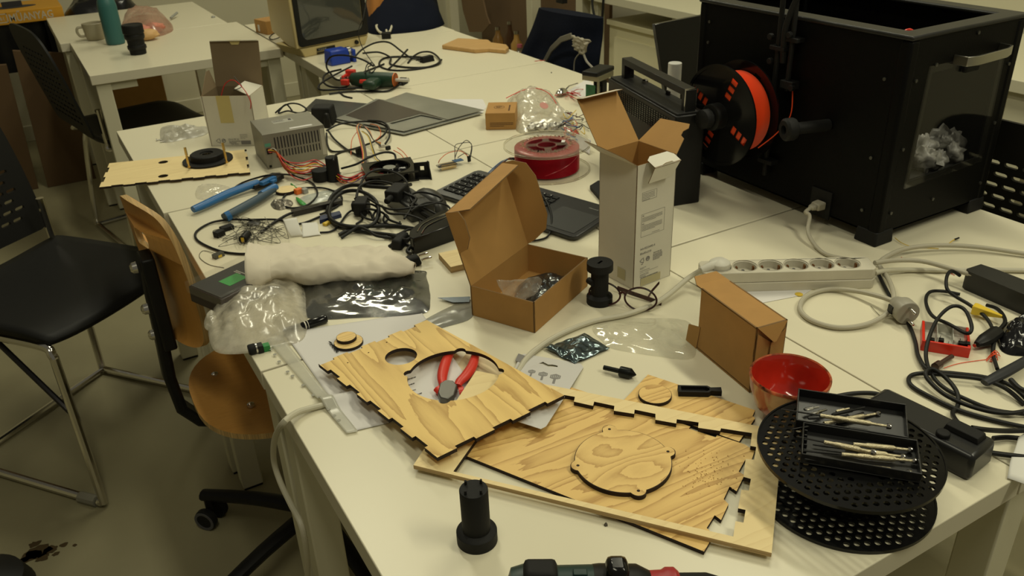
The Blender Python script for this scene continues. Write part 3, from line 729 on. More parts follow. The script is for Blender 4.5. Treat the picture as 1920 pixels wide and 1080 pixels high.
# finger-jointed panel under the frame
pf = table_plane(.0005+.005)
A, B, C = pf.px(862, 850), pf.px(1320, 1035), pf.px(1396, 833)
Dd = (A[0]+C[0]-B[0], A[1]+C[1]-B[1])
right = pf.pts([(1320, 1034), (1329, 1019), (1336, 1000), (1325, 990), (1340, 966), (1352, 975), (1366, 945), (1357, 936), (1368, 912), (1381, 921), (1396, 891), (1385, 884), (1398, 861), (1408, 866), (1415, 845), (1396, 833)])
mb = MB(pf.M); top = edge(right[-1], Dd, 9, 0, .005, A)
mb.prism([A]+right+top, -.005, 0, None, edge_mi=1)
o = build('cut_plywood', mb, PLYM2, origin=pf.M @ V((*A, -.005))); tag(o, 'pine plywood panel with finger-jointed end, under the pale frame, carrying the plywood disc', 'plywood panel')
# sawdust on it
random.seed(8); mb = MB()
for k in range(110):
    x, y = random.gauss(1325, 22), random.gauss(885, 22); q = T(x, y, .0056); s = random.uniform(.0002, .0006)
    mb.box(-s, s, -s, s, 0, s, TR(*q) @ RZ(k))
o = build('sawdust', mb, mat('brown_sawdust', (.42, .26, .10), .9)); tag(o, 'sawdust crumbs scattered on the finger-jointed plywood panel', 'sawdust'); o['kind'] = 'stuff'
# pale frame (offcut)
pf = table_plane(.0058+.006)
L, B, R = pf.px(775, 872), pf.px(1447, 1037), pf.px(1468, 808); Tt = (L[0]+R[0]-B[0], L[1]+R[1]-B[1])
inner = pf.pts([(850, 884), (1375, 1006), (1379, 977), (1394, 980), (1398, 956), (1384, 953), (1390, 918), (1404, 920), (1408, 898), (1394, 894), (1398, 860), (1414, 862), (1418, 838), (1407, 836), (1410, 812),
    (1352, 803), (1350, 808), (1309, 802), (1310, 792), (1269, 786), (1268, 794), (1229, 787), (1229, 776), (1190, 768), (1189, 776), (1151, 770), (1152, 761), (1114, 753), (1112, 761), (1076, 753), (1078, 744), (1042, 738), (1041, 745), (960, 729)])
mb = MB(pf.M); mb.prism([L, B, R, Tt], -.006, 0, None, [inner], edge_mi=(2, 1))
o = build('plywood_cutout', mb, [M_PLY3, M_BURN, M_PLYE], origin=pf.M @ V((*L, -.006))); tag(o, 'pale plywood offcut frame with finger notches cut along its inside', 'plywood frame')
# small board under the frame's far side
pf = table_plane(.0055)
mb = MB(pf.M); o1 = pf.pts([(1215, 702), (1416, 769), (1411, 780), (1416, 784), (1386, 828), (1168, 752)])
mb.prism(o1, -.005, 0, None, edge_mi=1); o = build('plywood_offcut', mb, PLYM2, origin=pf.M @ V((*o1[0], -.005))); tag(o, 'small plywood board behind the frame, carrying a plywood disc and black clip', 'plywood board')
mb = MB(pf.M); o1 = pf.pts([(1072, 733), (1122, 745), (1100, 751), (1062, 742)]); mb.prism(o1, -.005, 0, None, edge_mi=1)
o = build('plywood_offcut', mb, PLYM, origin=pf.M @ V((*o1[0], -.005))); tag(o, 'thin plywood scrap poking out behind the frame beside the blister card', 'offcut')
# disc + clip on the small board
def disc(px, py, h, r, t, m, label, group=None, name='plywood_disc'):
    q = T(px, py, h); mb = MB(TR(*q)); mb.prism(circle(0, 0, r-.0007, 40), 0, t, None, edge_mi=1); mb.mi = 1; mb.prism(circle(0, 0, r, 40), 0, t-.0004, None)
    o = build(name, mb, m, origin=q); tag(o, label, 'plywood disc', group); return o
disc(1228, 744, .0056, .0225, .005, PLYM2, 'round plywood disc lying on the small board beside the black clip')
mb = MB(TR(*T(1310, 738, .0056)) @ RZ(-.62)); mb.prism([(-.028, -.008), (.012, -.008), (.016, -.004), (.030, -.005), (.030, .005), (.016, .004), (.012, .008), (-.028, .008)], 0, .003)
mb.prism([(-.028, -.008), (.012, -.008), (.016, -.004), (.030, -.005), (.030, .005), (.016, .004), (.012, .008), (-.028, .008)], .003, .008, None, [[(-.024, -.0055), (.010, -.0055), (.014, -.002), (.014, .002), (.010, .0055), (-.024, .0055)]])
tag(build('plastic_clip', mb, M_BLACKM), 'black printed plastic clip lying on the small plywood board', 'clip')
# eared disc on the finger-jointed panel
pf = table_plane(.0056+.006)
ct = V(pf.px(1168, 862)); ears = [V(pf.px(*q)) for q in ((1142, 803), (1255, 846), (1081, 873), (1198, 922))]
R0 = sum((e-ct).length for e in ears)/4*.985
def eared(c, ears, R, er, inset=.002, n=96):
    pts = []
    for i in range(n*2):
        a = 2*pi*i/(n*2); d = V((cos(a), sin(a))); r = R
        for e in ears:
            ev = e-c; b = (ev).length-inset; u = ev.normalized(); cc = u*b
            # ray from c along d hits circle cc radius er
            pr = d.dot(cc); q = cc.length_squared-pr*pr
            if pr > 0 and q < er*er: r = max(r, pr+sqrt(er*er-q))
        pts.append(tuple(c+d*r))
    return pts
mb = MB(pf.M); mb.mi = 1; mb.prism(eared(ct, ears, R0, .0095), -.006, -.0004); mb.mi = 0; mb.prism([((q[0]-ct.x)*.985+ct.x, (q[1]-ct.y)*.985+ct.y) for q in eared(ct, ears, R0, .0095)], -.005, 0, None, [circle(e.x, e.y, .002, 12) for e in [ct+(e-ct)*.97 for e in ears]], edge_mi=1)
M_PLYD = ply_mat('swirly_pine_plywood', (.77, .53, .19), (.42, .23, .06), (3.5, 9, 1), 2.2, .15, .75)
o = build('plywood_disc', mb, [M_PLYD, M_BURN], origin=pf.M @ V((ct.x, ct.y, -.006))); tag(o, 'large plywood disc with four screw-hole ears lying on the plywood panel', 'plywood disc')
# main panel with two holes
pf = lp(.018, .018, .026, (598, 680), (800, 600), (820, 855))
L, Tp, R, B = [pf.px(*q) for q in ((597, 682), (800, 600), (1058, 741), (820, 858))]
cc = ((L[0]+R[0])/2, (L[1]+R[1])/2); dp = .0052
out = edge(L, B, 11, 0, dp, cc)+edge(B, R, 7, 0, dp, cc)+[R]+edge(Tp, L, 8, 0, dp, cc)
hc = V(pf.px(850, 702)); hr = .0655
hears = [hc+(V(pf.px(*q))-hc).normalized()*hr for q in ((766, 700), (862, 662), (936, 696), (835, 745))]
hole = eared(hc, hears, .0645, .008)
sh = V(pf.px(752, 668))
mb = MB(pf.M); mb.prism(out, -.0055, 0, None, [hole, circle(sh.x, sh.y, .0235, 40)]+[circle(*pf.px(*q), .0013, 8) for q in ((725, 642), (691, 661), (652, 680))], edge_mi=1)
M_PLYM = ply_mat('wavy_pine_plywood', (.80, .56, .19), (.44, .25, .06), (16, 2.0, 1), 1.1, .12, .8)
o = build('cut_plywood', mb, [M_PLYM, M_BURN], origin=pf.M @ V((*B, -.0055))); tag(o, 'plywood panel with finger-jointed edges and two round holes, red pliers below', 'plywood panel')
# loose discs
disc(654, 645, .0012, .0225, .005, PLYM, 'larger lower plywood disc beside the drill bit, another disc on top', name='plywood_disc')
disc(650, 636, .0064, .0155, .005, PLYM, 'small plywood disc stacked on a bigger disc beside the drill bit', name='plywood_disc')
# drill bit
a, b = T(633, 660, .003), T(618, 641, .003)
mb = MB()
for k in (0, pi): 
    pts = []; d = (b-a); L_ = d.length; x = d.normalized(); s = x.cross(up); n = 28
    for i in range(n+1):
        t = i/n; an = k+t*12; pts.append(a+d*t+s*(cos(an)*.0012)+up*(sin(an)*.0012))
    mb.tube(pts, .0009, 5, 0)
tag(build('drill_bit', mb, mat('dark_tool_steel', (.10, .10, .10), .35, .9)), 'small twist drill bit lying beside the two stacked plywood discs', 'drill bit')
# papers
def sheet(name, pix, label, cat='paper', h=.0006, m=M_PAPER, th=.0003, wav=.0, texts=(), n=18):
    pf = table_plane(h); mb = MB(pf.M); pp = pf.pts(pix); mb.prism(pp, -th, 0)
    o = build(name, mb, m, origin=pf.M @ V((*pp[0], -th))); tag(o, label, cat); return o, pf
cl0, cl1 = T(600, 762), T(700, 738)
def relief(p, base):
    d = (cl1-cl0).xy; t = max(-.2, min(1, (p.xy-cl0.xy).dot(d)/d.length_squared)); q = cl0.xy+d*t; r = (p.xy-q).length
    return base+.0098*math.exp(-(r/.013)**2)+.0006*(1+rag(p.x, p.y, 0, 14, 2))
def relief_sheet(name, c4, label, cat, m, base, nu=50, nv=50):
    mb = MB(); P4 = [T(*c) for c in c4]
    def fn(u, v):
        p = P4[0].lerp(P4[1], u).lerp(P4[3].lerp(P4[2], u), v); p.z = TH+relief(p, base); return p
    mb.grid(fn, nu, nv); return tag(build(name, mb, m, None, ang=80, solid=.0003), label, cat)
o = relief_sheet('paper', [(532, 625), (664, 810), (905, 752), (790, 586)], 'white printed paper in a punched plastic pocket under the plywood panel', 'paper', M_PAPER, .0008)
pf = table_plane(.0022)
mb = MB(pf.M)
a = V(pf.px(768, 722)); b = V(pf.px(800, 712)); an = atan2((b-a).y, (b-a).x)
random.seed(6)
for k, (x, y, l) in enumerate(((765, 712, .018), (762, 724, .020), (770, 734, .012), (780, 741, .014), (905, 724, .015), (620, 745, 0))):
    if l: fauxlines(mb, 0, 0, l, 1, .003, TR(*pf.px(x, y), 0.0003) @ RZ(an), 20+k, .0014)
build('printed_text', mb, M_INK, o)
pk = relief_sheet('punched_pocket', [(500, 640), (650, 816), (672, 812), (526, 630)], 'clear plastic punched pocket strip along the edge of the papers', 'plastic pocket', film_mat('pocket_film', (.75, .74, .66), .6, .25, .08, 6), .0022, 60, 6)
pf2 = table_plane(0)
mb = MB(pf2.M)
for x, y in ((509, 658), (516, 668), (524, 681), (540, 700), (549, 708), (569, 725), (588, 744), (600, 755), (617, 772), (627, 783), (636, 792)):
    c = pf2.px(x, y); hz_ = relief(T(x, y), .0024); mb.prism(circle(*c, .0028, 14), hz_, hz_+.0002)
build('punch_holes', mb, mat('grey_punch_hole', (.30, .29, .24), .6), pk)
sheet('paper', [(880, 655), (990, 700), (930, 790), (800, 760)], 'cream paper sheet seen through the big hole of the plywood panel', h=.0012, m=mat('cream_paper', (.62, .52, .33), .7))
# red pliers
pl = thing('pliers', 'pair of cutting pliers with red grips under the hole of the plywood panel', 'pliers', T(850, 700))
def pz(x, y, h): return T(x, y, h)
def rr(t): return .0058+.0022*sin(pi*min(1, t*1.15))
mb = MB(); mb.tube([pz(848, 655, .009), pz(838, 673, .009), pz(831, 695, .009), pz(829, 712, .009), pz(832, 724, .008)], rr, 12, 6, .75)
mb.tube([pz(822, 728, .008), pz(829, 735, .007)], .008, 12, 0, .6); build('grip', mb, M_RED, pl)
mb = MB(); mb.tube([pz(892, 662, .009), pz(886, 685, .009), pz(874, 704, .009), pz(862, 716, .009), pz(858, 724, .008)], rr, 12, 6, .75)
mb.tube([pz(870, 732, .008), pz(861, 734, .007)], .008, 12, 0, .6); build('grip', mb, M_RED, pl)
mb = MB(pf.M)
mb.prism(pf.pts([(826, 730), (836, 724), (850, 725), (858, 733), (852, 752), (840, 760), (826, 757), (822, 748)]), .001, .011); build('jaws', mb, mat('worn_steel', (.16, .155, .14), .45, .7), pl, bevel=.0015)
# blister card
pf = lp(.0015, .0015, .0150, (975, 664), (1093, 685), (1018, 801))
mb = MB(pf.M); cp = pf.pts([(962, 700), (975, 667), (983, 664), (1088, 682), (1094, 689), (1024, 800), (1014, 805), (940, 781)])
hk = pf.pts([(1010, 682), (1018, 679), (1028, 684), (1036, 684), (1045, 686), (1046, 689), (1035, 688), (1028, 688), (1017, 683)])
mb.prism(cp, 0, .0006, None, [hk]); bc = build('blister_card', mb, mat('white_blister_card', (.60, .585, .56), .35), origin=pf.M @ V((*cp[2], 0)))
tag(bc, 'white packaging card printed with three countersink bits, tucked under the plywood panel', 'packaging card')
mb = MB(pf.M)
for x, y, s in ((997, 698, .8), (1018, 703, 1.0), (1041, 708, 1.15)):
    c = V(pf.px(x, y)); dn = (V(pf.px(x-8, y+26))-c).normalized(); sd = V((-dn.y, dn.x))
    def q(a, b): v = c+dn*(a*s)+sd*(b*s); return (v.x, v.y)
    mb.mi = 0; mb.prism([q(-.008, 0), q(-.0045, .0065), q(.0025, .0065), q(.0045, .003), q(.0045, -.003), q(.0025, -.0065), q(-.0045, -.0065)], .0006, .0008)
    mb.prism([q(.0045, .0016), q(.0045, -.0016), q(.016, -.0016), q(.016, .0016)], .0006, .0008)
    mb.mi = 1
    for k in range(5): mb.prism([q(-.004, -.005+k*.0023), q(-.004, -.0042+k*.0023), q(.002, -.0042+k*.0023), q(.002, -.005+k*.0023)], .0008, .0009)
build('printed_picture', mb, [M_GREYINK, mat('light_print_grey', (.4, .4, .38), .6)], bc)
mb = MB(pf.M); mb.prism(pf.pts([(966, 677), (972, 664), (984, 668), (978, 681)]), .0007, .0012); build('corner_label', mb, M_GREYINK, bc)
# ================================================================ PRINTED SPOOL STANDS
def sd(px, py, prof, name, label, extra=None, m=M_BLACKM, n=40, parts=None):
    q = T(px, py); t = thing(name, label, 'printed part', q); return t, q
q = T(895, 1012); t = thing('plastic_stand', 'black cylindrical plastic stand with wide round foot and four pegs on top', 'printed part', q)
mb = MB(TR(*q)); mb.lathe([(.0225, 0), (.0225, .014), (.0215, .015), (.0155, .017), (.0155, .072), (.0150, .073)], 44); build('column', mb, M_BLACKM, t, ang=30)
for a in (.3, 1.9, 3.4, 5.0):
    mb = MB(TR(q.x+.0115*cos(a), q.y+.0115*sin(a), q.z+.073)); mb.lathe([(.0016, 0), (.0014, .005)], 8); build('peg', mb, M_BLACKM, t)
q = T(1124, 566); t = thing('plastic_spool', 'black printed plastic spool standing beside the eyeglasses', 'printed part', q)
mb = MB(TR(*q) @ RZ(.4)); mb.lathe([(.0215, 0), (.0215, .012), (.0145, .016), (.0145, .060), (.0215, .0605), (.0215, .073), (.0212, .0735)], 44, cap=False)
mb.prism(circle(0, 0, .0212, 44), .0725, .0735, None, [[(-.006, -.002), (.006, -.002), (.006, .002), (-.006, .002)]]); mb.prism(circle(0, 0, .0215, 44), 0, .001)
build('spool_body', mb, M_BLACKM, t, ang=30)
mb = MB(TR(q.x-.0145, q.y+.004, q.z+.040)); mb.lathe([(.0055, -.007), (.0055, .007)], 14, RX(pi/2)); build('side_lug', mb, M_BLACKM, t)
q = T(627, 338); t = thing('plastic_stand', 'black cylindrical plastic stand among the cables beside the power supply', 'printed part', q)
mb = MB(TR(*q)); mb.lathe([(.0165, 0), (.0165, .003), (.0150, .005), (.0145, .056), (.0135, .057)], 36); build('column', mb, M_BLACKM, t, ang=30)
# ================================================================ PERFORATED BLACK REEL, CASE AND SCREWDRIVERS
rc = V((.689, .468, TH)); re = thing('empty_reel', 'empty black reel with perforated flanges at the table corner', 'reel', rc)
def perforated(z0, z1):
    hs = []; s = .0112
    for j in range(-11, 12):
        for i in range(-11, 12):
            x = i*s+(s/2 if j % 2 else 0); y = j*s*.866; r = hypot(x, y)
            if .050 < r < .094: hs.append(circle(x, y, .0036, 8))
    mb = MB(TR(*rc) @ RZ(-.5)); mb.prism(circle(0, 0, .0995, 72), z0, z1, None, hs+[circle(0, 0, .026, 32)])
    mb.lathe([(.0985, z0-.0005), (.1005, z0-.0005), (.1005, z1+.0012), (.0985, z1+.0012)], 72, None, cap=False, closed=True)
    return mb
build('lower_flange', perforated(.001, .0035), M_BLACKG, re); build('upper_flange', perforated(.0565, .059), M_BLACKG, re)
mb = MB(TR(*rc)); mb.lathe([(.054, .0036), (.054, .0564), (.050, .0564), (.050, .0036)], 48, cap=False, closed=True); build('hub', mb, M_BLACKG, re)
hC = .0606
cf_ = PF(T(1488, 730, hC+.018), T(1700, 765, hC+.018), T(1500, 870, hC+.018))
ca, cb_, cc_ = T(1500, 868, hC), T(1732, 908, hC), T(1490, 745, hC)
Mx = frame(ca, cb_-ca); CW = .130
cs = thing('screwdriver_case', 'open black plastic case lying on the perforated reel', 'tool case', Mx @ V((.06, .05, 0)))
def tray(mb, w, d, h, M, t=.0018):
    mb.box(0, w, 0, d, 0, .0018, M)
    for a, b, c, e in ((0, w, 0, t), (0, w, d-t, d), (0, t, t, d-t), (w-t, w, t, d-t)): mb.box(a, b, c, e, .0018, h, M)
TWD = .060
mb = MB(); tray(mb, .122, TWD, .013, Mx); 
for k in range(6): mb.box(.002, .006, .006+k*.009, .008+k*.009, .0018, .008, Mx)
M_CASE = mat('black_case_plastic', (.012, .012, .012), .35)
build('case_base', mb, M_CASE, cs, bevel=.0008)
M2 = Mx @ TR(-.008, TWD+.003, 0) @ RX(.12)
mb = MB(); tray(mb, .121, TWD-.003, .013, M2); build('case_lid', mb, M_CASE, cs, bevel=.0008)
mb = MB(); mb.box(.05, .07, TWD-.002, TWD+.006, .009, .012, Mx); build('hinge', mb, M_CASE, cs)
M_NICK = mat('nickel_knurled', (.60, .53, .36), .32, .9, bump=.5, bscale=900)
def driver(M, L, label, tip=True, dull=False):
    """precision screwdriver lying along local x, centre on axis"""
    t = thing('precision_screwdriver', label, 'screwdriver', M.to_translation(), 'precision screwdrivers in the open case')
    Mq = M @ RY(pi/2); h = L*.62
    mb = MB(Mq)
    mb.lathe([(.0, 0), (.0032, 0), (.0034, .0015), (.0034, .0035), (.0028, .005), (.0015, .0055)], 10, TR(0, 0, h)); build('rotating_cap', mb, M_CHROME, t)
    mb = MB(Mq); mb.lathe([(.0024, 0), (.0024, h*.22), (.0032, h*.26), (.0032, h*.74), (.0018, h*.78), (.0016, h)], 10)
    build('handle', mb, M_NICK, t)
    mb = MB(Mq); mb.lathe([(.0004, -L*.38), (.0010, -L*.36), (.0010, 0)], 8); build('shaft', mb, mat('dark_shaft_steel', (.08, .08, .08), .3, .9), t)
def line_on(a, b, h, M=None):
    p, q = T(*a, h), T(*b, h); return frame(p, q-p), (q-p).length
for a, b, hh, lab in (((1600, 833), (1702, 843), .0045, 'silver screwdriver rearmost in the lower tray of the open case'),
                  ((1578, 852), (1710, 864), .0050, 'thickest silver screwdriver lying across the middle of the lower tray'),
                  ((1580, 870), (1700, 886), .0045, 'silver screwdriver lying nearest the front of the lower tray'),
                  ((1585, 842), (1688, 856), .0035, 'silver screwdriver mostly hidden under the thickest one in the lower tray'),
                  ((1545, 829), (1633, 847), .0100, 'thin bright screwdriver crossing over the others in the lower tray'),
                  ((1538, 779), (1662, 799), .0120, 'silver screwdriver lying diagonally over the bits in the raised lid'),
                  ((1545, 794), (1642, 776), .0065, 'silver screwdriver with broad cap crossing under another in the lid')):
    M, L_ = line_on(a, b, hC+.002+hh); driver(M, L_/.62, lab)
for a, b, lab, m_ in (((1508, 768), (1535, 763), 'short steel bit at the back left of the raised case lid', M_STEEL), ((1522, 777), (1550, 768), 'steel socket bit beside the shortest bit in the case lid', M_STEEL),
                  ((1568, 772), (1592, 766), 'bright short bit beside the black bit in the case lid', M_NICK), ((1560, 778), (1621, 764), 'long black bit lying in the raised case lid', M_BLACK),
                  ((1515, 784), (1548, 782), 'dark bit lying against the hinge side of the case lid', mat('dark_tool_steel', (.1, .1, .1), .35, .9))):
    M, L_ = line_on(a, b, hC+.012); mb = MB(M @ RY(pi/2)); mb.lathe([(.0016, 0), (.0022, .002), (.0022, L_*.6), (.0014, L_*.65), (.0014, L_)], 8)
    tag(build('screwdriver_bit', mb, m_), lab, 'bit', 'loose bits in the case lid')
# black power brick beside the reel
bA, bB, bC = T(1738, 893, .0), T(1822, 905, .0), T(1868, 830, .0)
kA, kB = T(1820, 903, .0), T(1868, 832, .035)
bM = frame(V((.820, .398, TH)), V((1, .12, 0)))
bk = thing('power_adapter', 'black power adapter brick behind the perforated reel', 'power adapter', bM @ V((.03, .05, 0)))
mb = MB(bM); mb.box(0, .056, -.0, .145, 0, .036, taper=.001); build('case', mb, mat('satin_black_plastic', (.014, .014, .014), .3), bk, bevel=.006)
mb = MB(bM); mb.box(.026, .048, .010, .052, .036, .043, taper=.002); mb.lathe([(.008, .036), (.008, .041), (.005, .042)], 20, TR(.013, .045, 0))
build('cable_plug', mb, M_BLACKM, bk, bevel=.001)
# ================================================================ RED BOWL
q = T(1471, 779); t = thing('bowl', 'handmade ceramic bowl with red glazed inside and drippy cream outside', 'bowl', q)
M_GLZ = mat('red_glaze', (.42, .022, .010), .12, coat=.6, var=.25, vscale=18)
m = mat('dripped_glaze', (.55, .38, .22), .3, coat=.4); nt = m.node_tree; b_ = nt.nodes['Principled BSDF']
tc = nt.nodes.new('ShaderNodeTexCoord'); mp = nt.nodes.new('ShaderNodeMapping'); mp.inputs['Scale'].default_value = (1, 1, .25); nz = nt.nodes.new('ShaderNodeTexNoise'); nz.inputs['Scale'].default_value = 60; nz.inputs['Detail'].default_value = 2
rp = nt.nodes.new('ShaderNodeValToRGB'); rp.color_ramp.elements[0].position = .47; rp.color_ramp.elements[1].position = .56; rp.color_ramp.elements[0].color = (.55, .36, .20, 1); rp.color_ramp.elements[1].color = (.40, .09, .04, 1)
nt.links.new(tc.outputs['Object'], mp.inputs['Vector']); nt.links.new(mp.outputs['Vector'], nz.inputs['Vector']); nt.links.new(nz.outputs['Fac'], rp.inputs['Fac']); nt.links.new(rp.outputs['Color'], b_.inputs['Base Color'])
mb = MB(TR(*q)); mb.lathe([(.0, .0005), (.020, .0), (.024, .003), (.040, .020), (.0485, .045), (.0505, .063)], 56, cap=False); build('outer_wall', mb, m, t, ang=60)
mb = MB(TR(*q)); mb.lathe([(.0505, .063), (.0492, .065), (.0475, .063), (.0445, .044), (.036, .020), (.020, .008), (0, .006)], 56, cap=False); build('inner_glaze', mb, M_GLZ, t, ang=60)
mb = MB(TR(*q)); mb.lathe([(.0508, .0615), (.0508, .0640), (.0490, .0658), (.0478, .0640), (.049, .0625)], 56, cap=False, closed=True); build('worn_rim', mb, mat('worn_rim_glaze', (.42, .10, .04), .4, var=.9, vscale=90), t, ang=60)
# ================================================================ COUNTERSINK, FOIL BAG, CLEAR BAG, EYEGLASSES
a, b = T(1132, 689, .0075), T(1193, 703, .0075); M = frame(a, b-a); L_ = (b-a).length
mb = MB(M @ RY(pi/2)); mb.lathe([(.0035, 0), (.0035, L_*.48), (.0072, L_*.50), (.0078, L_*.55), (.0078, L_*.83), (.0006, L_)], 20); 
tag(build('countersink_bit', mb, mat('black_oxide_steel', (.02, .022, .02), .28, .7), ang=25), 'black countersink bit lying alone on the table behind the plywood frame', 'countersink bit')
fb = [tuple(T(*q).xy) for q in ((1022, 654), (1035, 650), (1096, 627), (1142, 655), (1075, 682), (1050, 680))]
mb = MB(); q4 = [T(1020, 655, .001), T(1078, 684, .001), T(1143, 655, .001), T(1096, 626, .001)]
def foil(u, v):
    p = q4[0].lerp(q4[1], u).lerp(q4[3].lerp(q4[2], u), v); e = min(u, 1-u, v, 1-v)
    return p+V((0, 0, .0008+.006*min(1, e*6)*(.5+rag(p.x, p.y, 0, 30, 5))+.004*abs(rag(p.x, p.y, 0, 70, 8))*(1+2*(v < .18))))
mb.grid(foil, 30, 30)
tag(build('antistatic_bag', mb, mat('blue_grey_foil', (.13, .17, .18), .18, .85, bump=.5, bscale=50), ang=60, solid=.0006), 'small dark blue-grey antistatic bag behind the blister card', 'bag')
M_CLEAR = film_mat('clear_bag_film', (.85, .84, .74), .26, .10, .25, 14)
cbp = [tuple(T(*q).xy) for q in ((1112, 612), (1190, 598), (1285, 602), (1302, 632), (1300, 672), (1230, 668), (1150, 655), (1130, 640))]
mb = bag_mb(cbp, lambda x, y, s: .006, crease=.008, cf=16, seed=7, nr=18)
tag(build('clear_bag', mb, M_CLEAR, ang=40), 'empty clear plastic bag lying beside the upright closed cardboard box', 'bag')
gl = thing('eyeglasses', 'tortoiseshell eyeglasses lying at the foot of the tall white carton', 'eyeglasses', T(1195, 560))
M_TORT = mat('tortoiseshell', (.035, .008, .006), .2, var=.7, vscale=60)
def gp(x, y, h): return T(x, y, h)
def rim(c, cw, ch_, px0, py0, M):
    mb = MB(); pts = [M @ V((cw*cos(a)*(1+.06*cos(2*a)), ch_*sin(a), 0)) for a in [2*pi*i/20 for i in range(20)]]; mb.tube(pts, .0017, 8, 3, closed=True); return mb
# front frame stands on its lower rims leaning on the folded arms
g0, g1 = T(1150, 553), T(1238, 566); gd = (g1-g0).normalized(); gM = frame(T(1201, 561, .019), gd, gd.cross(up)*1.0+up*.35)
gy = 1
for dx, nm in ((0.0, 'rim'), (-.060, 'rim')):
    MM = gM @ TR(dx, 0, 0); mb = MB(); pts = [MM @ V((.025*cos(a)*(1+.05*cos(2*a)), .0185*sin(a), 0)) for a in [2*pi*i/20 for i in range(20)]]; mb.tube(pts, .0016, 8, 3, closed=True); build(nm, mb, M_TORT, gl)
    mb = MB(MM); mb.prism(circle(0, 0, .0243, 32, .0178), -.0006, .0006); build('lens', mb, mat('clear_lens', (.95, .95, .93), .02, trans=1.0, ior=1.05), gl)
mb = MB(); mb.tube([gM @ V((-.036, .003, 0)), gM @ V((-.030, .007, 0)), gM @ V((-.024, .003, 0))], .0019, 8); build('bridge', mb, M_TORT, gl)
mb = MB(); strap(mb, [T(1236, 530, .024), T(1222, 546, .010), T(1214, 560, .004)], .004, .002); build('temple_arm', mb, M_TORT, gl)
mb = MB(); strap(mb, [T(1158, 540, .008), T(1185, 550, .007), T(1215, 560, .005), T(1240, 569, .004)], .007, .0022); build('temple_arm', mb, M_TORT, gl)
# ================================================================ METAL POWER SUPPLY AND WHITE CARTON
M_PSU = mat('grey_zinc_steel', (.27, .26, .215), .42, .55, var=.08, vscale=20)
aM = frame(T(503, 318), V((cos(radians(-3.3)), sin(radians(-3.3)), 0))); AW, AD, AH = .149, .14, .086
ps = thing('power_supply', 'grey metal computer power supply with vent slots and a bundle of coloured wires', 'power supply', aM @ V((AW/2, AD/2, 0)))
FM = aM @ Matrix(((1, 0, 0, 0), (0, 0, -1, 0), (0, 1, 0, 0), (0, 0, 0, 1)))     # front face frame
mb = MB(aM); mb.box(0, AW, .001, AD, 0, AH); build('case', mb, M_PSU, ps, bevel=.001)
hs = []
for i in range(15): hs += [slot(.027+i*.0075, .061, .030, .0032, pi/2), slot(.027+i*.0075, .034, .018, .0032, pi/2)]
mb = MB(FM); mb.prism([(0, 0), (AW, 0), (AW, AH), (0, AH)], -.0008, .0006, None, hs); build('vent_panel', mb, M_PSU, ps, ang=30)
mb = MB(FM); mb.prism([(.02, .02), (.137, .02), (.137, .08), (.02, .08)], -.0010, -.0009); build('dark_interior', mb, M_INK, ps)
mb = MB(FM); mb.box(.004, .016, .038, .052, 0, .003); mb.box(.004, .010, .004, .010, 0, .0012); build('wire_outlet', mb, M_BLACKM, ps)
mb = MB(FM); mb.box(.002, .016, .056, .064, .0006, .0009); build('green_sticker', mb, mat('green_sticker', (.10, .30, .20), .5), ps)
mb = MB(FM); mb.box(.138, .147, .012, .078, .0006, .0009); build('side_label', mb, mat('pale_label', (.42, .40, .33), .5), ps)
mb = MB(aM); mb.box(.045, .095, .075, .105, AH, AH+.0003); build('top_label', mb, mat('pale_grey_label', (.34, .33, .28), .5), ps)
mb = MB(aM); fauxlines(mb, .047, 0, .044, 1, .003, TR(0, .1, AH+.0003), 31, .002); fauxlines(mb, .047, 0, .04, 1, .003, TR(0, .094, AH+.0003), 32, .002); fauxlines(mb, .047, 0, .04, 1, .003, TR(0, .088, AH+.0003), 33, .002); mb.box(.085, .092, .088, .101, AH+.0003, AH+.0005)
build('label_print', mb, M_INK, ps)
mb = MB(aM); mb.box(.070, .125, .012, .022, AH, AH+.0004); build('white_sticker', mb, M_PAPER, ps)
# wires leave the outlet and run to the right in a sagging bundle
W0 = FM @ V((.010, .046, .003)); random.seed(11)
M_WR = mat('red_wire', (.52, .02, .02), .4); M_WB = mat('black_wire', (.012, .012, .012), .4); M_WO = mat('orange_wire', (.62, .12, .02), .4); M_WW = mat('white_wire', (.5, .48, .4), .4); M_WBR = mat('brown_wire', (.09, .03, .015), .4); M_WP = mat('purple_wire', (.08, .03, .09), .4)
wcols = [M_WR, M_WR, M_YEL, M_WB, M_WB, M_WR, M_YEL, M_WO, M_WB, M_WR, M_WO, M_WP, M_WB, M_YEL, M_WO, M_WW, M_WBR, M_WR]
for k, wm_ in enumerate(wcols):
    sgn = k/len(wcols); off = lambda s: random.uniform(-s, s)
    p1 = T(535+random.uniform(0, 6), 302+22*sgn+off(3), .035-.022*sgn+off(.004)); p2 = T(565, 306+30*sgn+off(4), .030-.022*sgn)
    p3 = T(592, 300+34*sgn+off(3), .030-.024*sgn); p4 = T(614+off(3), 318+off(8), .014+off(.006))
    tail = [T(650+off(4), 338+off(6), .012+off(.005)), T(690+off(5), 325+off(8), .012+off(.005)), T(740+off(10), 318+off(10), .008+off(.004))] if k % 2 else [T(640+off(6), 330+off(6), .008)]
    mb = MB(); mb.tube([W0+V((off(.004), 0, off(.005))), W0+V((.012, -.012, off(.004))), p1, p2, p3, p4]+tail, .00125, 6, 6)
    build('wire', mb, wm_, ps)
mb = MB(); q = T(604, 330, .004); Mq = frame(q, (1, -.2, 0)); mb.lathe([(.013, 0), (.020, .002), (.020, .026), (.013, .028)], 20, TR(*T(603, 338)) ); build('ferrite_ring', mb, M_BLACKM, ps, bevel=.001)
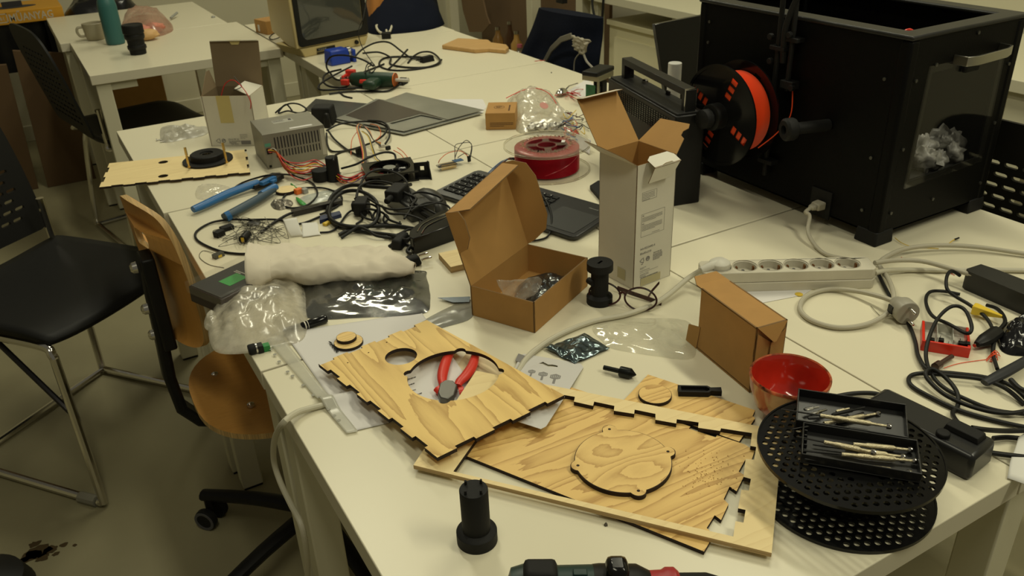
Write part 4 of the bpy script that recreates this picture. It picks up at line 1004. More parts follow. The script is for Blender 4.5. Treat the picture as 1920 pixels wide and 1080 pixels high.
# second bundle standing up and over
sb_ = thing('wire_harness', 'upright loop of yellow, black and red computer wires ending in a white connector', 'wires', T(680, 300))
for k, (c, dx) in enumerate(((M_YEL, 0), (M_WB, 1.6), (M_WR, -2), (M_WBR, 3.4), (M_WB, 5))):
    mb = MB(); mb.tube([T(680+dx, 318, .006), T(682+dx, 290, .022), T(676+dx, 262, .040), T(670+dx*.5, 240, .052), T(676+dx*.5, 233, .055), T(692, 246+dx*.7, .046), T(700, 262, .034), T(714, 270+dx, .020)], .00125, 6, 6)
    build('wire', mb, c, sb_)
for k, (c, dx) in enumerate(((M_YEL, 0), (M_WB, 2))):
    mb = MB(); mb.tube([T(678+dx, 246, .048), T(690+dx, 256, .042), T(698+dx, 280, .028), T(706+dx, 300-dx, .012), T(726, 304+dx, .004), T(738, 300+dx, .003)], .00125, 6, 6); build('wire', mb, c, sb_)
mb = MB(); mb.box(-.008, .008, -.005, .005, 0, .009, TR(*T(716, 277, .006)) @ RZ(-.3)); build('white_connector', mb, M_WHITE, sb_, bevel=.001)
mb = MB(); mb.box(-.006, .006, -.004, .004, 0, .010, TR(*T(728, 281, .004)) @ RZ(.3)); build('black_connector', mb, M_BLACKM, sb_, bevel=.001)
mb = MB(); mb.box(-.007, .007, -.005, .005, 0, .022, TR(*T(674, 292, .0)) @ RZ(.2)); build('black_connector', mb, M_BLACKM, sb_, bevel=.001)
for k, pts in enumerate((((658, 290), (660, 262), (672, 244), (676, 236)), ((690, 232), (708, 236), (714, 252), (706, 262)), ((745, 277), (756, 285), (768, 300), (772, 304)), ((738, 282), (752, 290), (758, 300), (756, 306)))):
    hh = [.004, .03, .045, .05] if k < 2 else [.012, .014, .006, .002]
    mb = MB(); mb.tube([T(x, y, h) for (x, y), h in zip(pts, hh)], .0011, 6); build('thin_orange_wire', mb, M_WO, sb_)
# white carton with raised lid
aC = frame(T(397, 274), V((cos(radians(-34.4)), sin(radians(-34.4)), 0))); GW, GD, GH = .128, .10, .132
kc = thing('carton', 'white carton with tape on its front and a raised brown lid, behind the power supply', 'box', aC @ V((GW/2, GD/2, 0)))
M_DARKC = mat('brown_grey_card', (.20, .145, .08), .8, var=.05); G3 = [M_WCARD, M_DARKC, M_CUT]
def gq(x, y, z): return wq(aC, x, y, z)
def gd_(x, y, z): return wd(aC, x, y, z)
mb = MB()
card_wall(mb, gq(-.001, 0, .0005), gd_(1, 0, 0), gd_(0, 0, 1), 0, 0, .0015, poly=[(0, 0), (GW, 0), (GW+.002, GH), (-.003, GH)])
card_wall(mb, gq(0, GD, .0005), gd_(0, -1, 0), up, GD, GH, .0015); card_wall(mb, gq(GW, 0, .0005), gd_(0, 1, 0), up, GD, GH, .0015); card_wall(mb, gq(GW, GD, .0005), gd_(-1, 0, 0), up, GW, GH, .0015)
mb.mi = 1; mb.box(.002, GW-.002, .002, GD-.002, .001, .002, aC); build('carton_body', mb, G3, kc)
mb = MB(); card_wall(mb, gq(GW, GD, GH), gd_(-1, 0, 0), gd_(0, .22, 1), 0, 0, .0015, poly=[(0, 0), (GW, 0), (GW+.004, .115), (0, .115)]); ldf = build('lid_flap', mb, G3, kc)
d = gd_(0, .22, 1).normalized(); mb = MB(); card_wall(mb, gq(GW, GD, GH)+d*.115, gd_(-1, 0, 0), gd_(0, -.9, .35), GW, .010, .0015); build('lid_edge', mb, [M_WCARD]*3, ldf)
mb = MB(); o_ = gq(GW*.35, GD, GH)+d*.112+gd_(0, -.006, 0); card_wall(mb, gq(GW*.64, GD, GH)+d*.118+gd_(0, -.004, 0), gd_(-1, 0, 0), -d, 0, 0, .0008, poly=[(0, 0), (.034, 0), (.026, .012), (.008, .012)]); build('tape_end', mb, M_TAPE, ldf)
mb = MB(); card_wall(mb, gq(GW, 0, GH), gd_(0, 1, 0), gd_(-.90, 0, .35), 0, 0, .0015, poly=[(0, 0), (GD, 0), (GD-.012, .045), (.012, .045)]); build('side_flap', mb, [M_WCARD]*3, kc)
mb = MB(); card_wall(mb, gq(0, GD, GH), gd_(0, -1, 0), gd_(-.25, 0, .95), 0, 0, .0015, poly=[(0, 0), (GD, 0), (.02, .045), (0, .045)]); build('side_flap', mb, [M_DARKC]*3, kc)
FG = aC @ Matrix(((1, 0, 0, 0), (0, 0, -1, -.0002), (0, 1, 0, 0), (0, 0, 0, 1)))
mb = MB(FG); mb.box(.038, .074, .062, GH+.001, .0, .0005); build('front_tape', mb, M_TAPE, kc)
mb = MB(); recyc(mb, .022, .014, .0055, FG); greendot(mb, .036, .0145, .0055, FG)
text(mb, '2014 09 21', .0065, FG @ TR(.048, .0155, 0)); fauxlines(mb, .05, .0115, .03, 2, .004, FG, 41, .002); text(mb, 'NR 0215', .0055, FG @ TR(.054, .003, 0)); 
fauxlines(mb, .082, .030, .02, 4, .0035, FG, 42, .001); mb.box(.082, .108, .004, .014, 0, .0002, FG)
build('printed_text', mb, M_GREYINK, kc)
mb = MB(); mb.tube([gq(.045, .01, GH-.01), gq(.060, .02, GH+.025), gq(.085, .02, GH+.035), gq(.115, .0, GH+.018), gq(GW+.004, -.012, GH-.01), gq(GW+.001, -.014, GH-.03)], .0011, 6); build('red_wire', mb, M_WR, kc)
mb = MB(); mb.tube([gq(.08, .04, GH+.04), gq(.09, .03, GH+.032), gq(.105, .015, GH+.02), gq(.085, .008, GH+.012)], .001, 6); build('dark_wire', mb, M_WB, kc)
# crumpled tissue bag with screws
tp = [tuple(T(*q).xy) for q in ((302, 262), (303, 240), (330, 238), (360, 242), (388, 238), (388, 252), (345, 262), (310, 268))]
mb = bag_mb(tp, lambda x, y, s: .012, crease=.018, cf=30, seed=12); tag(build('tissue_bag', mb, film_mat('tissue_film', (.70, .68, .60), .75, .3, .15, 30), ang=30), 'small crumpled white plastic bag beside the tall white carton', 'bag')
for k, (x, y) in enumerate(((293, 263), (301, 266))):
    a, b = T(x, y, .0022), T(x+8, y-1, .0022); mb = MB(frame(a, b-a) @ RY(pi/2)); mb.lathe([(.0038, 0), (.0038, .002), (.0018, .0025), (.0018, .014)], 10); tag(build('screw', mb, M_STEEL), 'small steel screw lying beside the crumpled white plastic bag', 'screw', 'screws by the crumpled bag')
# ================================================================ LEFT FINGER PANEL WITH FLANGE RING
pf = lp(.008, .008, .008, (182, 352), (462, 280), (460, 318))
L, Tl, Tr_, Br = [pf.px(*q) for q in ((186, 351), (205, 306), (462, 280), (469, 323))]; cc = ((L[0]+Tr_[0])/2, (L[1]+Tr_[1])/2)
mb = MB(pf.M)
out = edge(L, Br, 13, 0, .005, cc)+edge(Br, Tr_, 6, 0, .005, cc)+edge(Tr_, Tl, 1, 0, 0, cc)+edge(Tl, L, 5, 0, .005, cc)
mb.prism(out, -.005, 0, None, [circle(*pf.px(306, 304), .0115, 28), circle(*pf.px(306, 330), .0115, 28)], edge_mi=1)
o = build('cut_plywood', mb, [M_PLY3, M_BURN], origin=pf.M @ V((*Br, -.005))); tag(o, 'pale plywood panel jutting over the table edge, black flange ring on it', 'plywood panel')
q = T(390, 301, .0085); t = thing('flange_ring', 'black printed flange ring with brass spacers on the pale plywood panel', 'printed part', q)
mb = MB(TR(*q)); mb.lathe([(.060, 0), (.060, .004), (.040, .005), (.040, .018), (.037, .020), (.0165, .020), (.0155, .018), (.0155, .0)], 56, cap=False, closed=True); build('ring_body', mb, M_BLACKM, t, ang=30)
mb = MB(TR(*q)); mb.lathe([(.0165, .012), (.0165, .0165), (.012, .0165), (.012, .012)], 32, cap=False, closed=True); build('bearing', mb, M_STEEL, t)
for k, (x, y, hh) in enumerate(((355, 314, .044), (425, 305, .044))):
    c = T(x, y, .013); mb = MB(TR(*c)); mb.lathe([(.004, -.0), (.004, .003), (.0022, .0032), (.0022, .010), (.0031, .0102), (.0031, .028), (.0022, .0282), (.0022, .031), (.0031, .0312), (.0031, .050)], 6); build('brass_spacer', mb, M_BRASS, t)
# ================================================================ METAL SHEETS, PAPER, SMALL BOX
def plate_obj(name, pix, h, th, m, label, cat, bev=0., holes=()):
    pf = table_plane(h); pp = pf.pts(pix); mb = MB(pf.M); mb.prism(pp, -th, 0, None, [pf.pts(hh) for hh in holes]); o = build(name, mb, m, origin=pf.M @ V((*pp[0], -th)), bevel=bev); return tag(o, label, cat)
M_SH = mat('brushed_aluminium_sheet', (.33, .33, .29), .34, .75, var=.15, vscale=7)
plate_obj('metal_sheet', [(571, 205), (592, 185), (700, 195), (812, 222), (700, 233), (640, 225)], .003, .0015, mat('dark_tinted_acrylic', (.07, .07, .065), .22, var=.3, vscale=6), 'dark smoky acrylic sheet under the aluminium sheets, left side', 'sheet')
plate_obj('metal_sheet', [(628, 226), (705, 185), (905, 212), (757, 252)], .006, .0018, M_SH, 'light grey aluminium sheet underneath the window-cut sheet', 'sheet')
plate_obj('metal_sheet', [(628, 222), (762, 173), (907, 206), (757, 246)], .0095, .0018, M_SH, 'topmost aluminium sheet with a rectangular window cut out near its corner', 'sheet', holes=[[(730, 231), (789, 215), (806, 218), (832, 224), (757, 241)]])
plate_obj('reflection_or_foil_strip', [(648, 216), (711, 186), (846, 226), (806, 216.5), (789, 213), (729, 229), (700, 231)], .0101, .0004, mat('painted_dark_reflection', (.05, .04, .035), .25), 'dark reflection painted as a patch on the topmost aluminium sheet', 'film')  # dark reflection in the metal, painted as a thin dark patch
sheet('paper', [(800, 186), (905, 186), (912, 200), (905, 212), (850, 200)], 'sheet of white paper between the metal sheets and the small cardboard box', h=.0008)
aS = frame(T(911, 244), T(967, 243)-T(911, 244)); sbx = thing('cardboard_box', 'small closed brown cardboard box with stamped print beside the ziplock bag', 'box', aS @ V((.04, .05, 0)))
sw = (T(967, 243)-T(911, 244)).length; mb = MB(aS); mb.box(0, sw, 0, .105, 0, .046); build('box_body', mb, M_CARD, sbx, bevel=.0015)
mb = MB(); FS = aS @ Matrix(((1, 0, 0, 0), (0, 0, -1, -.0002), (0, 1, 0, 0), (0, 0, 0, 1))); fauxlines(mb, .012, .018, .062, 3, .0042, FS, 51, .0018)
build('stamped_print', mb, mat('brown_stamp_ink', (.09, .045, .02), .8), sbx); mb = MB()
TS = aS @ TR(0, 0, .0462); c = (.034, .055); mb.prism(circle(*c, .0145, 24), 0, .0002, TS, [circle(*c, .0132, 24)]); fauxlines(mb, .026, .060, .016, 4, .0038, TS, 52, .0016)
for k in range(7): mb.box(.060, .064, .02+k*.008, .026+k*.008, 0, .0002, TS)
build('stamped_print', mb, mat('brown_stamp_ink', (.09, .045, .02), .8), sbx)
# ================================================================ BLUE WIRE STRIPPER, DISC, SMALL PIECES
ws = thing('wire_stripper', 'blue wire stripper tool with two grip handles lying beside the plywood disc', 'wire stripper', T(450, 370))
M_BG = mat('blue_grip', (.015, .12, .33), .38)
mb = MB(); mb.tube([T(362, 393, .012), T(385, 383, .013), T(430, 362, .014), T(470, 347, .015), T(484, 342, .015)], lambda t: .0088+.002*sin(pi*t), 12, 6, .8); build('handle', mb, M_BG, ws)
mb = MB(); mb.tube([T(420, 407, .012), T(440, 397, .013), T(480, 375, .014), T(512, 355, .015)], lambda t: .0092+.0015*sin(pi*t), 12, 6, .8); mb.m = [0 if True else 0 for _ in mb.m]; build('handle', mb, mat('dark_blue_grip', (.04, .07, .10), .5), ws)
mb = MB(); mb.tube([T(424, 407, .013), T(432, 403, .015)], .0105, 12, 0); mb.tube([T(490, 365, .016), T(516, 350, .017)], .010, 12, 0, .8); build('blue_inlay', mb, M_BG, ws)
mb = MB(frame(T(478, 352, .006), T(528, 330)-T(478, 352))); mb.prism([(-.01, -.012), (.02, -.016), (.050, -.022), (.075, -.018), (.080, .0), (.072, .016), (.045, .014), (.02, .006), (-.01, .004)], 0, .010); build('head', mb, mat('dark_tool_metal', (.03, .03, .03), .35, .6), ws, bevel=.001)
mb = MB(frame(T(490, 348, .016), T(528, 330)-T(490, 348))); mb.box(0, .045, -.006, .006, 0, .008); mb.box(.02, .035, -.016, -.006, 0, .006); build('blue_slider', mb, M_BG, ws, bevel=.001)
disc(537, 360, .0, .0235, .007, [M_PLY3, M_BURN], 'thick round plywood disc lying beside the head of the blue wire stripper')
def small(name, mb, m, label, cat, group=None, **k):
    return tag(build(name, mb, m, **k), label, cat, group)
tp = [tuple(T(*q).xy) for q in ((368, 372), (372, 350), (400, 345), (432, 352), (425, 366), (395, 374))]
small('ziplock_bag', bag_mb(tp, lambda x, y, s: .006, crease=.008, cf=40, seed=14), M_ZIP, 'tiny clear bag of small parts beside the blue wire stripper', 'bag', ang=30)
tp = [tuple(T(*q).xy) for q in ((508, 382), (522, 374), (545, 376), (548, 386), (530, 394), (514, 392))]
small('ziplock_bag', bag_mb(tp, lambda x, y, s: .005, crease=.009, cf=60, seed=15), mat('screws_in_film', (.22, .20, .16), .3, .5, var=.5, vscale=200, bump=.8, bscale=150), 'tiny bag full of screws in front of the small plywood disc', 'bag', ang=30)
tp = [tuple(T(*q).xy) for q in ((562, 372), (600, 360), (640, 356), (636, 366), (600, 380), (570, 384))]
small('ziplock_bag', bag_mb(tp, lambda x, y, s: .002, crease=.003, cf=40, seed=16), film_mat('pale_blue_film', (.70, .74, .72), .5, .2, .15), 'flat pale film bag between the green zip tie and the cable coil', 'bag')
mb = MB(); mb.tube([T(546, 345, .003), T(556, 353, .006), T(562, 354, .006)], .0022, 6); small('green_clip', mb, mat('green_plastic', (.04, .28, .05), .4), 'short green plastic strip between the plywood disc and the wires', 'clip'); mb = MB(); mb.tube([T(556, 370, .004), T(566, 380, .006), T(576, 386, .001)], lambda t: .002+.0035*sin(pi*t), 6, 6, .4); small('green_clip', mb, mat('green_plastic', (.04, .28, .05), .4), 'bright green pointed plastic clip in front of the little orange connector', 'clip')
mb = MB(TR(*T(560, 363)) @ RZ(.3)); mb.box(-.008, .008, -.006, .006, 0, .012); mb.m = [0]*6; small('terminal_block', mb, M_ORANGE, 'little orange lever connector beside the plywood disc', 'connector', bevel=.001)
mb = MB(TR(*T(572, 362)) @ RZ(.3)); mb.box(-.006, .006, -.006, .006, 0, .011); small('terminal_block', mb, M_GREYP, 'little clear-grey lever connector beside the orange one', 'connector', bevel=.001)
mb = MB(); a, b = T(548, 400, .006), T(640, 378, .006); M = frame(a, b-a); L_ = (b-a).length; mb.box(0, L_, -.008, .008, -.005, .006, M); mb.box(.02, L_*.55, -.004, .004, .006, .0065, M); mb.m = [0]*6+[1]*6
small('black_bar', mb, [mat('black_bar_plastic', (.014, .012, .012), .3), M_BLACKG], 'long flat black plastic bar lying under the cable coil', 'bar', bevel=.001)
# ================================================================ FAN, BRACKET, BOARD, KEYBOARD, BRICK, MOUSE
fa = thing('cooling_fan', 'black computer fan lying flat behind the cable tangle, silver hub label', 'fan', T(745, 335))
Fm = frame(T(690, 352), T(792, 338)-T(690, 352)); mb = MB(Fm)
fw, fd = .118, .100
mb.prism([(0, .0), (fw, 0), (fw, fd), (0, fd)], 0, .004, None, [circle(fw/2, fd/2, .046, 36)]); mb.prism([(0, .0), (fw, 0), (fw, fd), (0, fd)], .021, .025, None, [circle(fw/2, fd/2, .046, 36)])
mb.lathe([(.0465, 0), (.0465, .025), (.049, .025), (.049, 0)], 40, TR(fw/2, fd/2, 0), cap=False, closed=True); build('fan_frame', mb, M_BLACKG, fa)
mb = MB(Fm @ TR(fw/2, fd/2, .004)); mb.lathe([(.017, 0), (.017, .018), (.015, .020)], 28)
build('hub', mb, M_BLACKG, fa)
for k in range(7):
    a0 = 2*pi*k/7; mb = MB(Fm @ TR(fw/2, fd/2, .004))
    mb.grid(lambda u, v, a0=a0: V(((.016+.028*u)*cos(a0+.75*v+.25*u), (.016+.028*u)*sin(a0+.75*v+.25*u), .002+.014*v)), 5, 5); build('blade', mb, M_BLACKG, fa, solid=.001)
mb = MB(Fm @ TR(fw/2, fd/2, .0242)); mb.prism(circle(0, 0, .0145, 28), 0, .0003); build('hub_label', mb, mat('silver_label', (.20, .20, .17), .4, .3), fa)
bx = thing('plastic_bracket', 'black printed bracket with a square window standing beside the fan', 'bracket', T(800, 330))
Bm = frame(T(778, 334), T(806, 333)-T(778, 334)); mb = MB(Bm @ Matrix(((1, 0, 0, 0), (0, 0, -1, .004), (0, 1, 0, 0), (0, 0, 0, 1)))); mb.prism([(0, 0), (.036, 0), (.036, .038), (0, .036)], 0, .003, None, [[(.014, .018), (.023, .018), (.023, .028), (.014, .028)]]); build('window_plate', mb, M_BLACKM, bx)
mb = MB(); Bm2 = frame(T(806, 333), T(813, 340)-T(806, 333)); mb = MB(Bm2 @ Matrix(((1, 0, 0, 0), (0, 0, -1, 0), (0, 1, 0, 0), (0, 0, 0, 1)))); mb.prism([(-.002, 0), (.016, 0), (.014, .012), (.0, .040), (-.004, .040)], 0, .003); build('side_gusset', mb, M_BLACKM, bx)
mb = MB(Bm); mb.box(0, .036, -.012, .004, 0, .003); build('foot_plate', mb, M_BLACKM, bx)
mc = thing('microcontroller_board', 'small black microcontroller board with orange and black jumper wires', 'circuit board', T(840, 308))
Mm = frame(T(820, 313, .010), T(856, 306, .010)-T(820, 313, .010)); mb = MB(Mm); mb.box(0, .048, -.009, .009, 0, .0016); build('board', mb, mat('black_pcb', (.015, .018, .022), .35), mc)
mb = MB(Mm); mb.box(.0, .007, -.004, .004, .0016, .004); build('usb_socket', mb, M_STEEL, mc)
mb = MB(Mm)
for k in range(14):
    for s in (-1, 1): mb.box(.008+k*.0027, .0092+k*.0027, s*.0075-.0006, s*.0075+.0006, -.008, .004)
build('pin_headers', mb, M_BRASS, mc)
mb = MB(frame(T(850, 303, .010), T(868, 299, .010)-T(850, 303, .010))); mb.box(0, .024, -.008, .008, 0, .0016); build('sensor_board', mb, mat('blue_pcb', (.03, .10, .22), .35), mc)
for nm, m_, pts in (('jumper_wire', M_WO, ((822, 306, .014), (826, 298, .024), (840, 287, .030), (862, 283, .030), (874, 290, .020), (880, 296, .014))), ('jumper_wire', M_WB, ((853, 300, .014), (853, 285, .034), (854, 272, .046), (868, 268, .048), (882, 268, .046), (884, 278, .034), (880, 297, .012))),
                    ('jumper_wire', M_WB, ((853, 296, .016), (860, 278, .038), (872, 264, .050), (880, 266, .048), (885, 276, .036), (882, 297, .014))), ('jumper_wire', M_WB, ((858, 296, .014), (866, 290, .020), (874, 288, .020), (877, 298, .012)))):
    mb = MB(); mb.tube([T(*p) for p in pts], .0009, 6); build(nm, mb, m_, mc)
mb = MB(TR(*T(880, 303, .004)) @ RZ(.4)); mb.box(-.004, .004, -.002, .002, 0, .014); build('jumper_housing', mb, M_BLACKM, mc)
# keyboard
kA_, kB_ = T(812, 362, .008), T(1078, 452, .004); KM = frame(V((kA_.x, kA_.y, TH+.002)), V((kB_.x-kA_.x, kB_.y-kA_.y, 0))); KL = (kB_-kA_).length; KD = .142
kb = thing('keyboard', 'black wireless keyboard with built-in touchpad, partly behind the open cardboard box', 'keyboard', KM @ V((KL/2, KD/2, -.002)))
KT = KM @ RX(.075)
mb = MB(KT); ol = [(0.012, 0), (KL-.012, 0), (KL-.004, .004), (KL, .012), (KL, KD-.012), (KL-.012, KD), (.012, KD), (.004, KD-.004), (0, KD-.012), (0, .012), (.004, .004)]; mb.prism(ol, 0, .009)
M_KB = mat('keyboard_black', (.018, .018, .018), .33); build('chassis', mb, M_KB, kb, bevel=.002)
mb = MB(KM); mb.box(.03, KL-.03, KD-.035, KD-.01, 0, .012); build('rear_foot', mb, M_KB, kb)
rows = 6; kw, kd_ = .0182, .0175
for rr_ in range(rows):
    x = .012
    ws_ = {0: [1.9, 1, 1.2, 1.2, 5.2, 1.2, 1, 1, 1], 1: [2.2]+[1]*10+[1.6], 2: [1.7]+[1]*11+[1.1], 3: [1.4]+[1]*11+[1.4], 4: [1]*13+[.8], 5: [.98]*14}[rr_]
    for w in ws_:
        mb = MB(KT); y = .020+rr_*.0182; hh = kd_*(.62 if rr_ == 5 else .86)
        mb.box(x, x+w*kw-.0028, y, y+hh, .009, .0115, taper=.0008)
        build('key', mb, M_BLACKM, kb)
        x += w*kw
    
mb = MB(KT); random.seed(9)
for rr_ in range(rows):
    for k in range(13): mb.box(.018+k*.0182, .0205+k*.0182, .0235+rr_*.0182+.003, .0235+rr_*.0182+.0055, .0115, .0117)
build('key_legends', mb, mat('key_legend_white', (.45, .45, .42), .5), kb)
mb = MB(KT); mb.box(.288, KL-.012, .012, .095, .0091, .0096); build('touchpad', mb, mat('touchpad_black', (.025, .026, .025), .4), kb)
mb = MB(KT); text(mb, 'Microsoft', .006, TR(KL-.055, .115, .0091)); build('printed_logo', mb, M_GREYP, kb)
# laptop brick
LM = frame(T(724, 384), T(789, 430)-T(724, 384)); bl = thing('power_adapter', 'black rectangular power adapter in the middle of the cable tangle', 'power adapter', LM @ V((.06, .03, 0)))
LL = .125; mb = MB(LM); mb.box(0, LL, 0, .055, 0, .032); build('case', mb, mat('satin_charcoal_plastic', (.020, .020, .019), .28), bl, bevel=.004)
mb = MB(); mb.tube([LM @ V((LL, .027, .016)), LM @ V((LL+.02, .026, .014)), LM @ V((LL+.035, .02, .01))], lambda t: .006-.003*t, 8); build('strain_relief', mb, M_BLACKM, bl)
q = T(806, 385); ms = thing('mouse', 'dark computer mouse behind the power adapter, half covered by cable', 'mouse', q)
Mm_ = frame(q, T(850, 410)-T(772, 365)); mb = MB(Mm_)
def dome(u, v):
    a = 2*pi*u; s = v; x = .055*cos(a)*s; y = .031*sin(a)*s; return V((x, y, .034*(1-s**2.6)**.6 if s < 1 else 0))
mb.grid(dome, 36, 12, closeu=True); build('shell', mb, mat('dark_grey_shell', (.035, .035, .032), .35), ms)
mb = MB(Mm_); mb.lathe([(.0035, 0), (.0035, .001)], 12, TR(-.035, .006, .0265) @ RY(-.5)); mb.box(.022, .03, -.004, .004, .028, .0295); build('logo_dot', mb, M_GREYP, ms)
# black handset-like iron with chrome trims
q = T(818, 462); ir = thing('handheld_device', 'glossy black curved device with chrome trim, left of the open cardboard box', 'device', q)
Im = frame(T(778, 478), T(862, 448)-T(778, 478)); mb = MB(Im)
prof = spline([V((0, 0, 0)), V((.0, .012, 0)), V((.02, .038, 0)), V((.07, .062, 0)), V((.13, .070, 0)), V((.135, .0, 0))], 5)
mb.prism([(p.x, p.y) for p in prof], 0, .034); build('shell', mb, M_BLACKG, ir, bevel=.008)
for dy, z in ((0, .0345), (-.014, .0350)):
    mb = MB(); mb.tube([Im @ V((.022, .020+dy, z)), Im @ V((.05, .042+dy, z)), Im @ V((.09, .052+dy, z)), Im @ V((.13, .056+dy, z))], .0011, 6); build('chrome_trim', mb, M_CHROME, ir)
# ================================================================ BLACK CABLES IN THE MIDDLE
cb3 = [
 ('thick black mains cable coiled in a ring left of the power adapter', .0042, [(770, 346, .012), (740, 352, .030), (700, 350, .028), (655, 348, .018), (624, 366, .006), (614, 396, .005), (628, 420, .005), (668, 428, .006), (700, 420, .012), (710, 395, .020), (700, 372, .026), (672, 358, .026), (640, 362, .016), (620, 385, .010), (620, 410, .012), (650, 424, .014), (700, 424, .008), (745, 424, .004), (790, 432, .004)]),
 ('black cable running below the coil to the handheld device', .0038, [(636, 440, .004), (655, 432, .006), (680, 434, .005), (730, 440, .004), (775, 446, .004), (805, 440, .006)]),
 ('black cable looping in front of the metal sheets', .0026, [(612, 245, .006), (640, 232, .014), (690, 228, .018), (722, 236, .016), (722, 250, .012), (700, 266, .007), (660, 280, .004), (625, 284, .004), (614, 272, .004), (612, 250, .006)]),
 ('black cable crossing from the power supply to the white connector', .0026, [(616, 246, .012), (628, 262, .006), (650, 280, .004), (668, 290, .004), (684, 295, .004), (700, 292, .004)]),
 ('black cable arching over the wires beside the metal sheets', .0026, [(690, 226, .022), (715, 228, .024), (728, 238, .020), (730, 256, .012), (722, 270, .005)]),
 ('black cable arching from the stand over the red wires', .0026, [(625, 302, .056), (628, 292, .060), (645, 284, .045), (668, 278, .030), (690, 270, .02)]),
 ('black cable bridging over the harness behind the fan', .0026, [(640, 316, .010), (668, 308, .020), (690, 296, .030), (718, 286, .034), (738, 288, .026), (742, 300, .014), (740, 308, .010)]),
 ('thin black cable running from the panel past the blue wire stripper', .0022, [(428, 362, .001), (450, 345, .003), (480, 334, .018), (508, 328, .026), (545, 328, .012), (580, 340, .004), (592, 352, .004), (594, 368, .003), (575, 385, .003), (545, 390, .003), (530, 382, .003), (535, 366, .003), (560, 354, .004), (600, 352, .004), (625, 358, .004), (640, 368, .004), (638, 382, .003), (620, 394, .003), (600, 402, .003)]),
 ('thin black cable hanging in a loop at the left table edge', .0024, [(600, 406, .003), (560, 420, .004), (520, 412, .004), (470, 412, .006), (430, 412, .006), (395, 418, .004), (368, 435, .003), (372, 452, .003), (410, 470, .003), (450, 476, .003), (490, 474, .003)]),
 ('black lead running diagonally across the thin wires', .0030, [(490, 436, .003), (510, 420, .004), (536, 404, .006), (552, 398, .008)]),
 ('thin black cable wound over the power adapter and mouse', .0024, [(690, 372, .034), (730, 392, .036), (780, 388, .040), (826, 378, .034), (822, 368, .036), (790, 360, .040), (770, 366, .040), (775, 380, .038), (800, 392, .030), (832, 410, .022), (838, 420, .012), (820, 436, .010), (800, 450, .012)]),
 ('second thin black cable looped across the power adapter', .0024, [(762, 345, .030), (775, 372, .036), (770, 392, .038), (758, 410, .036)]),
 ('flat black cable bent over beside the handheld device', .0036, [(789, 415, .020), (786, 435, .018), (776, 455, .014), (764, 470, .008), (770, 476, .006)]),
 ('black cable under the plug beside the paper bag', .0034, [(730, 462, .003), (750, 450, .004), (776, 440, .004), (800, 432, .006)]),
 ('black cable with small loops below the power adapter', .0022, [(665, 372, .020), (680, 390, .006), (694, 398, .004), (700, 410, .004), (712, 404, .006), (705, 396, .010), (700, 408, .012), (715, 420, .004), (728, 410, .008), (722, 402, .010), (720, 416, .006), (740, 424, .004), (750, 416, .006)]),
 ('black cable between the coil and white paper scraps', .0022, [(600, 436, .003), (620, 434, .003), (634, 424, .004), (650, 402, .004), (662, 394, .006), (672, 398, .005), (680, 410, .004), (668, 420, .003)]),
 ('black cable behind the fan reaching to the stand', .0028, [(640, 342, .006), (655, 336, .008), (672, 330, .010)]),
 ('black cable loops standing behind the power supply', .0024, [(516, 212, .004), (530, 200, .020), (545, 194, .030), (562, 196, .026), (575, 206, .014), (560, 212, .006), (540, 208, .010), (522, 212, .006), (536, 196, .024), (548, 208, .006)]),
 ('dark cable beside the keyboard, behind the open box', .0020, [(1005, 352, .020), (1020, 370, .022), (1032, 395, .020), (1034, 420, .012), (1028, 442, .004), (1010, 450, .003), (985, 452, .003)]),
]
cb3 += [
 ('black cable arching low over the fan towards the mouse', .0026, [(690, 372, .006), (676, 350, .020), (690, 325, .036), (720, 318, .040), (752, 330, .038), (765, 350, .036), (748, 366, .040)]),
 ('black cable winding between fan and coil ring', .0030, [(668, 372, .030), (675, 350, .030), (700, 340, .034), (735, 345, .040), (760, 362, .044), (780, 372, .040), (770, 386, .038)]),
 ('black cable loop hanging over the front of the power adapter', .0026, [(716, 386, .020), (730, 400, .036), (760, 402, .038), (790, 412, .034), (812, 428, .012), (800, 440, .006), (770, 430, .006), (745, 440, .004), (720, 444, .004)]),
 ('black cable curling below the coil ring beside the blue board', .0030, [(640, 446, .003), (655, 436, .008), (672, 426, .014), (690, 432, .014), (706, 442, .008), (740, 448, .004), (770, 462, .004)]),
 ('black cable knotted around the square plug', .0024, [(664, 396, .006), (672, 386, .020), (690, 382, .030), (706, 388, .020), (712, 402, .010), (700, 412, .010), (684, 408, .010), (676, 398, .012), (690, 392, .020), (716, 398, .012), (730, 412, .008), (752, 420, .006)]),
 ('thin black cable twisting along the keyboard edge', .0022, [(770, 396, .040), (800, 380, .040), (836, 384, .030), (846, 400, .020), (836, 415, .012), (812, 410, .018), (790, 398, .036)]),
 ('black cable squeezed between handheld device and adapter', .0034, [(795, 425, .020), (780, 440, .020), (762, 450, .018), (744, 444, .012), (728, 440, .006)]),
]
for lab, r, pts in cb3: cable('cable', pts, r, M_RUB, lab)
